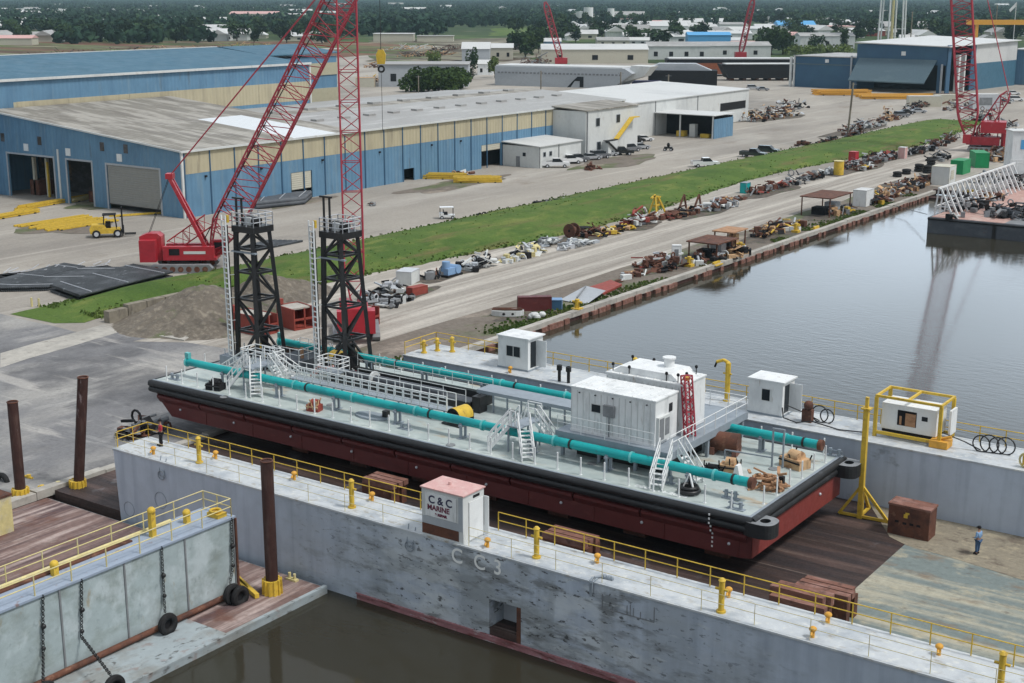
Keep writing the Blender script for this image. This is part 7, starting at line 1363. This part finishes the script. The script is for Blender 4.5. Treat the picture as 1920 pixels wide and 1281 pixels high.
t = thing('white_cabin', 'tall white cabin with blue window at the right picture edge on the work barge', 'cabin', P(1912, 345, 1.56), HD-.03); MB('white').box((-1.8, 0, 0), (5, 4, 9)).build('body', t); MB('skyblue').box((-.4, -.05, 6), (1.2, -.003, 7.6)).build('window', t); MB('whiteroof').box((-2, -.2, 9), (5.2, 4.2, 9.15)).build('roof', t); m_ = MB('white'); railing(m_, [(-2.2, -.6, 3.2), (5, -.6, 3.2)], 1., 1.2, .05); m_.build('handrail', t)
m_ = MB('blacksteel'); p0 = P(1738, 402, 1.3); m_.path([p0, P(1700, 392, .2), P(1655, 380, .1), P(1640, 372, .2)], .05); one(m_, 'mooring_line', 'thin dark mooring line from the work barge to the quay', 'rope')
m_ = MB('darkrust').box((-80, 236, -1.5), (-66, 238, -.5)).box((-79, 240.2, -.4), (-62, 241.3, .35)); m_.use('yellow').box((-74, 240.3, .35), (-72, 240.9, .8)); one(m_, 'landing_stage', 'dark landing stage with a yellow fitting at the basin corner', 'landing stage')

# ============================================================ TREES
def crown_mesh(mb, c, r, n, s_, rnd, flat=.75, lob=5):
    cs = [Vector((rnd.gauss(0, .38), rnd.gauss(0, .38), rnd.uniform(-.3, .5))) for _ in range(lob)]
    for i in range(n):
        l_ = cs[i % lob]; d = Vector((rnd.gauss(0, 1), rnd.gauss(0, 1), rnd.gauss(0, 1))).normalized()*(.62*rnd.random()**.35)
        p = l_+d; p = Vector((c[0]+p.x*r, c[1]+p.y*r, c[2]+p.z*r*flat)); a = Vector((rnd.gauss(0, 1), rnd.gauss(0, 1), rnd.gauss(0, .6))).normalized(); b = a.orthogonal().normalized(); b = (b+Vector((0, 0, rnd.uniform(0, .8)))).normalized(); k = s_*rnd.uniform(.6, 1.3)
        mb.v += [p+a*k, p+b*k*.7, p-a*k, p-b*k*.7]; q = len(mb.v); mb.f.append([q-4, q-3, q-2, q-1]); mb.mi.append(mb.c); mb.sm.append(False)
def tree(label, loc, h, r, m='leaf', n=700, s_=.5, seed=1, flat=.8, lob=7, group=None, name='tree', cat='tree', trunk=.35):
    rnd = random.Random(seed); t = thing(name, label, cat, loc, 0, group); tk = MB('bark').tube((0, 0, 0), (.1, 0, h*trunk+.5), r*.07+.08, 7, r*.05+.05)
    for k in range(5): a = k*1.26; tk.tube((.1, 0, h*trunk*.8), (math.cos(a)*r*.5, math.sin(a)*r*.5, h*.65), r*.035+.04, 5, .03)
    tk.build('trunk', t); c = MB(m); crown_mesh(c, (0, 0, h*.5+h*trunk*.35), r, n, s_, rnd, (h*(1-trunk)*.62)/r*flat, lob); c.build('crown', t); return t
def th(px, py, top): return HT(px, py, top)
for px, py, top, r, m, lb, sd in ((790, 172, 131, 6.5, 'leaf', 'big dark bushy tree, left one of the cluster behind the near hall', 1), (822, 172, 127, 7, 'leaf', 'big dark bushy tree in the middle of the cluster behind the near hall', 2), (848, 168, 131, 5, 'leaf', 'dark bushy tree at the right of the cluster behind the near hall', 3)): tree(lb, P(px, py), th(px, py, top), r, m, 2600, .6, sd, trunk=.06, flat=1.05)
tree('narrow dark cypress like tree left of the small white house', P(886, 148), 10, 2.4, 'leaf2', 600, .5, 5, 1.3, trunk=.1); tree('light green tree right of the small white house', P(928, 146), 8.5, 3.2, 'leaf3', 500, .5, 6, 1., trunk=.15); tree('young light tree above the grey green shed roof', P(812, 125), 7, 4, 'leaf3', 500, .6, 7, 1., trunk=.2)
tree('large dark round tree right of the pinkish shed', P(1445, 103), 17, 10, 'leaf2', 1200, 1., 8, 1., trunk=.15); tree('large dark round tree, right neighbour of the pinkish shed tree', P(1468, 102), 15, 9, 'leaf2', 1000, 1., 9, 1., trunk=.15)
tree('slim dark tree above the low blue hall roof', P(1582, 98), 12, 2.5, 'leaf2', 400, .8, 10, 1.2, trunk=.1); tree('dark small tree left of the slim one above the low blue hall', P(1528, 96), 9, 4, 'leaf2', 400, .8, 11, 1., trunk=.1); tree('dark leafy tree at the right edge behind the hangar roof', P(1905, 72), 15, 9, 'leaf2', 600, 1.2, 12, 1., trunk=.1); tree('dark tree left of the long cream shed', P(985, 108), 11, 6, 'leaf2', 600, .9, 13, 1., trunk=.1); tree('slim tree beside the far red crane left of the cream shed', P(1010, 100), 14, 3, 'leaf2', 400, .8, 14, 1., trunk=.1)
h_ = MB('leaf3'); rnd = random.Random(21)
for i in range(30): q = P(1478+i*4, 104-rnd.random()*4); crown_mesh(h_, (q.x, q.y, 2.2), 4, 60, .8, rnd, .8, 3)
tag(h_.build('hedge', at=P(1535, 102)), 'bright green bushy hedge above the low blue hall', 'hedge', kind='stuff')
# countable town trees
proto = [tree('dark green tree standing among the distant houses and sheds', (-400, 700, 0), 11, 6, 'leaf2', 260, 1.3, 30+i, 1., 5, 'trees of the distant town', trunk=.15) for i in range(3)]
spots = []; rnd = random.Random(77)
for _ in range(1600):
    if len(spots) >= 210: break
    px = rnd.uniform(-20, 1940); py = rnd.uniform(30, 104)
    z1 = (1050 < px < 1330 and 58 < py < 84) or (1030 < px < 1640 and 40 < py < 58) or (30 < px < 640 and 60 < py < 82) or (960 < px < 1060 and 62 < py < 96) or (1480 < px < 1640 and 60 < py < 80) or (1640 < px and 60 < py < 80)
    if z1: spots.append((px, py))
for i, (px, py) in enumerate(spots):
    q = P(px, py); s_ = rnd.uniform(.75, 1.25)
    if i < 3: proto[i].location = q
    else: c = dup(proto[i % 3], q, rnd.uniform(0, 6)); c.scale = (s_, s_, s_*rnd.uniform(.85, 1.15))
# houses of the far town
def house(m1, m2, sd):
    t = thing('distant_house', 'small pale roofed house of the distant town among the trees', 'house', (-600, 900, 0), 0, 'houses of the distant town')
    MB(m1).box((-7, -5, 0), (7, 5, 3.6)).build('walls', t); MB(m2).prism([(-5.6, 3.6), (5.6, 3.6), (0, 6.4)], -7.6, 7.6, 'X').build('roof', t); MB('dark').box((-4, -5.04, 1), (-2, -5.003, 2.4)).box((2, -5.04, 1), (4, -5.003, 2.4)).build('window', t); return t
hp_ = [house('offwhite', 'whiteroof', 1), house('doorbeige', 'roofgrey', 2), house('doorbeige', 'whiteroof', 3), house('white', 'whiteroof', 4)]
n = 0
for _ in range(3000):
    if n >= 190: break
    px = rnd.uniform(-20, 1940); py = 8+rnd.random()**1.3*78
    ok = (px < 640 and 14 < py < 80 and not (118 < px < 400 and py > 48) and rnd.random() < .8) or (1060 < px < 1480 and 24 < py < 84) or (640 < px < 1060 and 12 < py < 48 and rnd.random() < .12) or (px > 1480 and 42 < py < 80 and rnd.random() < .7) or (px > 1400 and 12 < py < 42 and rnd.random() < .05)
    if not ok: continue
    q = P(px, py); s_ = rnd.uniform(.7, 1.5)*(1 if py > 40 else 1.3)
    o_ = hp_[n] if n < 4 else dup(hp_[n % 4]); o_.location = q; o_.rotation_euler = (0, 0, YAW+rnd.choice((0, PI/2))+rnd.gauss(0, .15)); o_.scale = (s_*rnd.uniform(1, 1.8), s_, s_); n += 1
# weeds and tufts on the berm edges and along the quay
wd = MB('grass'); rnd = random.Random(12)
def tuft(m, x, y, z, s_):
    for k in range(3):
        a = rnd.uniform(0, PI); dx, dy = math.cos(a)*s_*.5, math.sin(a)*s_*.5; m.v += [Vector((x-dx, y-dy, z-.03)), Vector((x+dx, y+dy, z-.03)), Vector((x+dx*.7+rnd.uniform(-.1, .1), y+dy*.7, z+s_*rnd.uniform(.4, .8))), Vector((x-dx*.7, y-dy*.7+rnd.uniform(-.1, .1), z+s_*rnd.uniform(.4, .8)))]
        q = len(m.v); m.f.append([q-4, q-3, q-2, q-1]); m.mi.append(m.c); m.sm.append(False)
for i in range(2600):
    y = 92+290*rnd.random()**1.6; e_ = rnd.random() < .6; x = (rx(y) if e_ else lx(y))+abs(rnd.gauss(0, 1.1))*(1 if not e_ else -1)*1.+(rnd.gauss(0, .5)); wd.use('leaf3' if rnd.random() < .25 else 'grass'); tuft(wd, x, y, .06+.1*min(3, abs(x-(rx(y) if e_ else lx(y)))), rnd.uniform(.15, .38))
for i in range(500): x = rnd.uniform(-127, -112); y = 95+280*rnd.random()**1.4; wd.use('leaf3' if rnd.random() < .4 else 'grass'); t_ = (x+128.3)/19; tuft(wd, x, y, max(.05, 1.12*math.sin(PI*min(1, max(0, t_)))**.8)*min(1, max(0, (y-88)/14))**1.5, rnd.uniform(.12, .25))
tag(wd.build('berm_weeds', at=(-118, 200, 0)), 'tufts of weeds along the edges of the green berm', 'weeds', kind='stuff')
wd = MB('grass')
for i in range(3200):
    y = 94+140*rnd.random()**1.3; x = QX-.8-abs(rnd.gauss(0, 1.3)); 
    if noise.noise(Vector((y*.09, x*.1, 4))) > -.05: wd.use('leaf3' if rnd.random() < .3 else 'grass'); tuft(wd, x, y, .02, rnd.uniform(.15, .4))
tag(wd.build('quay_weeds', at=(QX, 150, 0)), 'weeds growing along the concrete cap of the quay', 'weeds', kind='stuff')
# the far woods: one mass
import numpy as np
def wood():
    r_ = np.random.default_rng(5); V = []; F = []
    def allowed(x, y):
        if 112 < x < 405: return y < 84-abs(x-200)*.02
        if x <= 112: return (y < 62 and r_.random() < .8) or y < 24
        if x < 640: return y < 66 if r_.random() < .88 else False
        if x < 828: return y < 70
        if x < 1040: return y < 52
        if x < 1420: return y < 32 or (y < 50 and r_.random() < .5)
        if x < 1625: return y < 46
        return y < 66
    y = 84.
    while y > -5.5:
        step = max(.55, (y+10)*.062); x = -60.
        while x < 1990:
            yy = y+r_.uniform(-.5, .5)*step
            if allowed(x, yy):
                d = ray(x, yy); k = -CAM_H/d.z; mpp = k/FPX; R_ = max(5.2, 2.6*mpp)*r_.uniform(.75, 1.25); h = max(11, R_*1.15)*r_.uniform(.75, 1.15); h = min(h, 30)
                q = np.array([d.x*k, d.y*k, h*.52]); n_ = 34 if y > 20 else 22
                dirs = r_.normal(size=(n_, 3)); dirs /= np.linalg.norm(dirs, axis=1)[:, None]; p = q+dirs*np.array([R_, R_, h*.5])*(r_.uniform(.6, 1, size=(n_, 1)))
                a = r_.normal(size=(n_, 3)); a /= np.linalg.norm(a, axis=1)[:, None]; b = np.cross(a, dirs); b /= np.linalg.norm(b, axis=1)[:, None]+1e-6; s_ = R_*.42*r_.uniform(.7, 1.3, size=(n_, 1))
                V.append(np.stack([p+a*s_, p+b*s_, p-a*s_, p-b*s_], 1).reshape(-1, 3)); x += R_/mpp*r_.uniform(1., 1.7)
            else: x += 6
        y -= step
    V = np.concatenate(V).astype('f4'); n4 = len(V)//4; me = bpy.data.meshes.new('far_wood'); me.vertices.add(len(V)); me.vertices.foreach_set('co', V.ravel()); me.loops.add(len(V)); me.loops.foreach_set('vertex_index', np.arange(len(V), dtype='i4'))
    me.polygons.add(n4); me.polygons.foreach_set('loop_start', np.arange(0, len(V), 4, dtype='i4')); me.polygons.foreach_set('loop_total', np.full(n4, 4, 'i4')); me.update(calc_edges=True); me.materials.append(M['farleaf'])
    o_ = bpy.data.objects.new('far_wood', me); S.collection.objects.link(o_); tag(o_, 'far dark green woods stretching to the horizon', 'wood', kind='stuff'); print('wood quads', n4)
wood()
# ============================================================ HAZE
hz_ = MB().box((-9200, -1900, -3), (6200, 12200, 140)); hz_.ms = []; hz_.mi = [0]*len(hz_.f)
ho = hz_.build('haze'); hm = bpy.data.materials.new('haze_air'); hm.use_nodes = True; n_ = hm.node_tree.nodes; n_.remove(n_['Principled BSDF']); pv = n_.new('ShaderNodeVolumePrincipled')
pv.inputs['Color'].default_value = A(.62, .86, .98); pv.inputs['Density'].default_value = .000075; pv.inputs['Anisotropy'].default_value = .2; hm.node_tree.links.new(pv.outputs[0], n_['Material Output'].inputs['Volume']); ho.data.materials.append(hm); ho['kind'] = 'stuff'; ho['label'] = 'pale blue haze in the far air'; ho['category'] = 'haze'
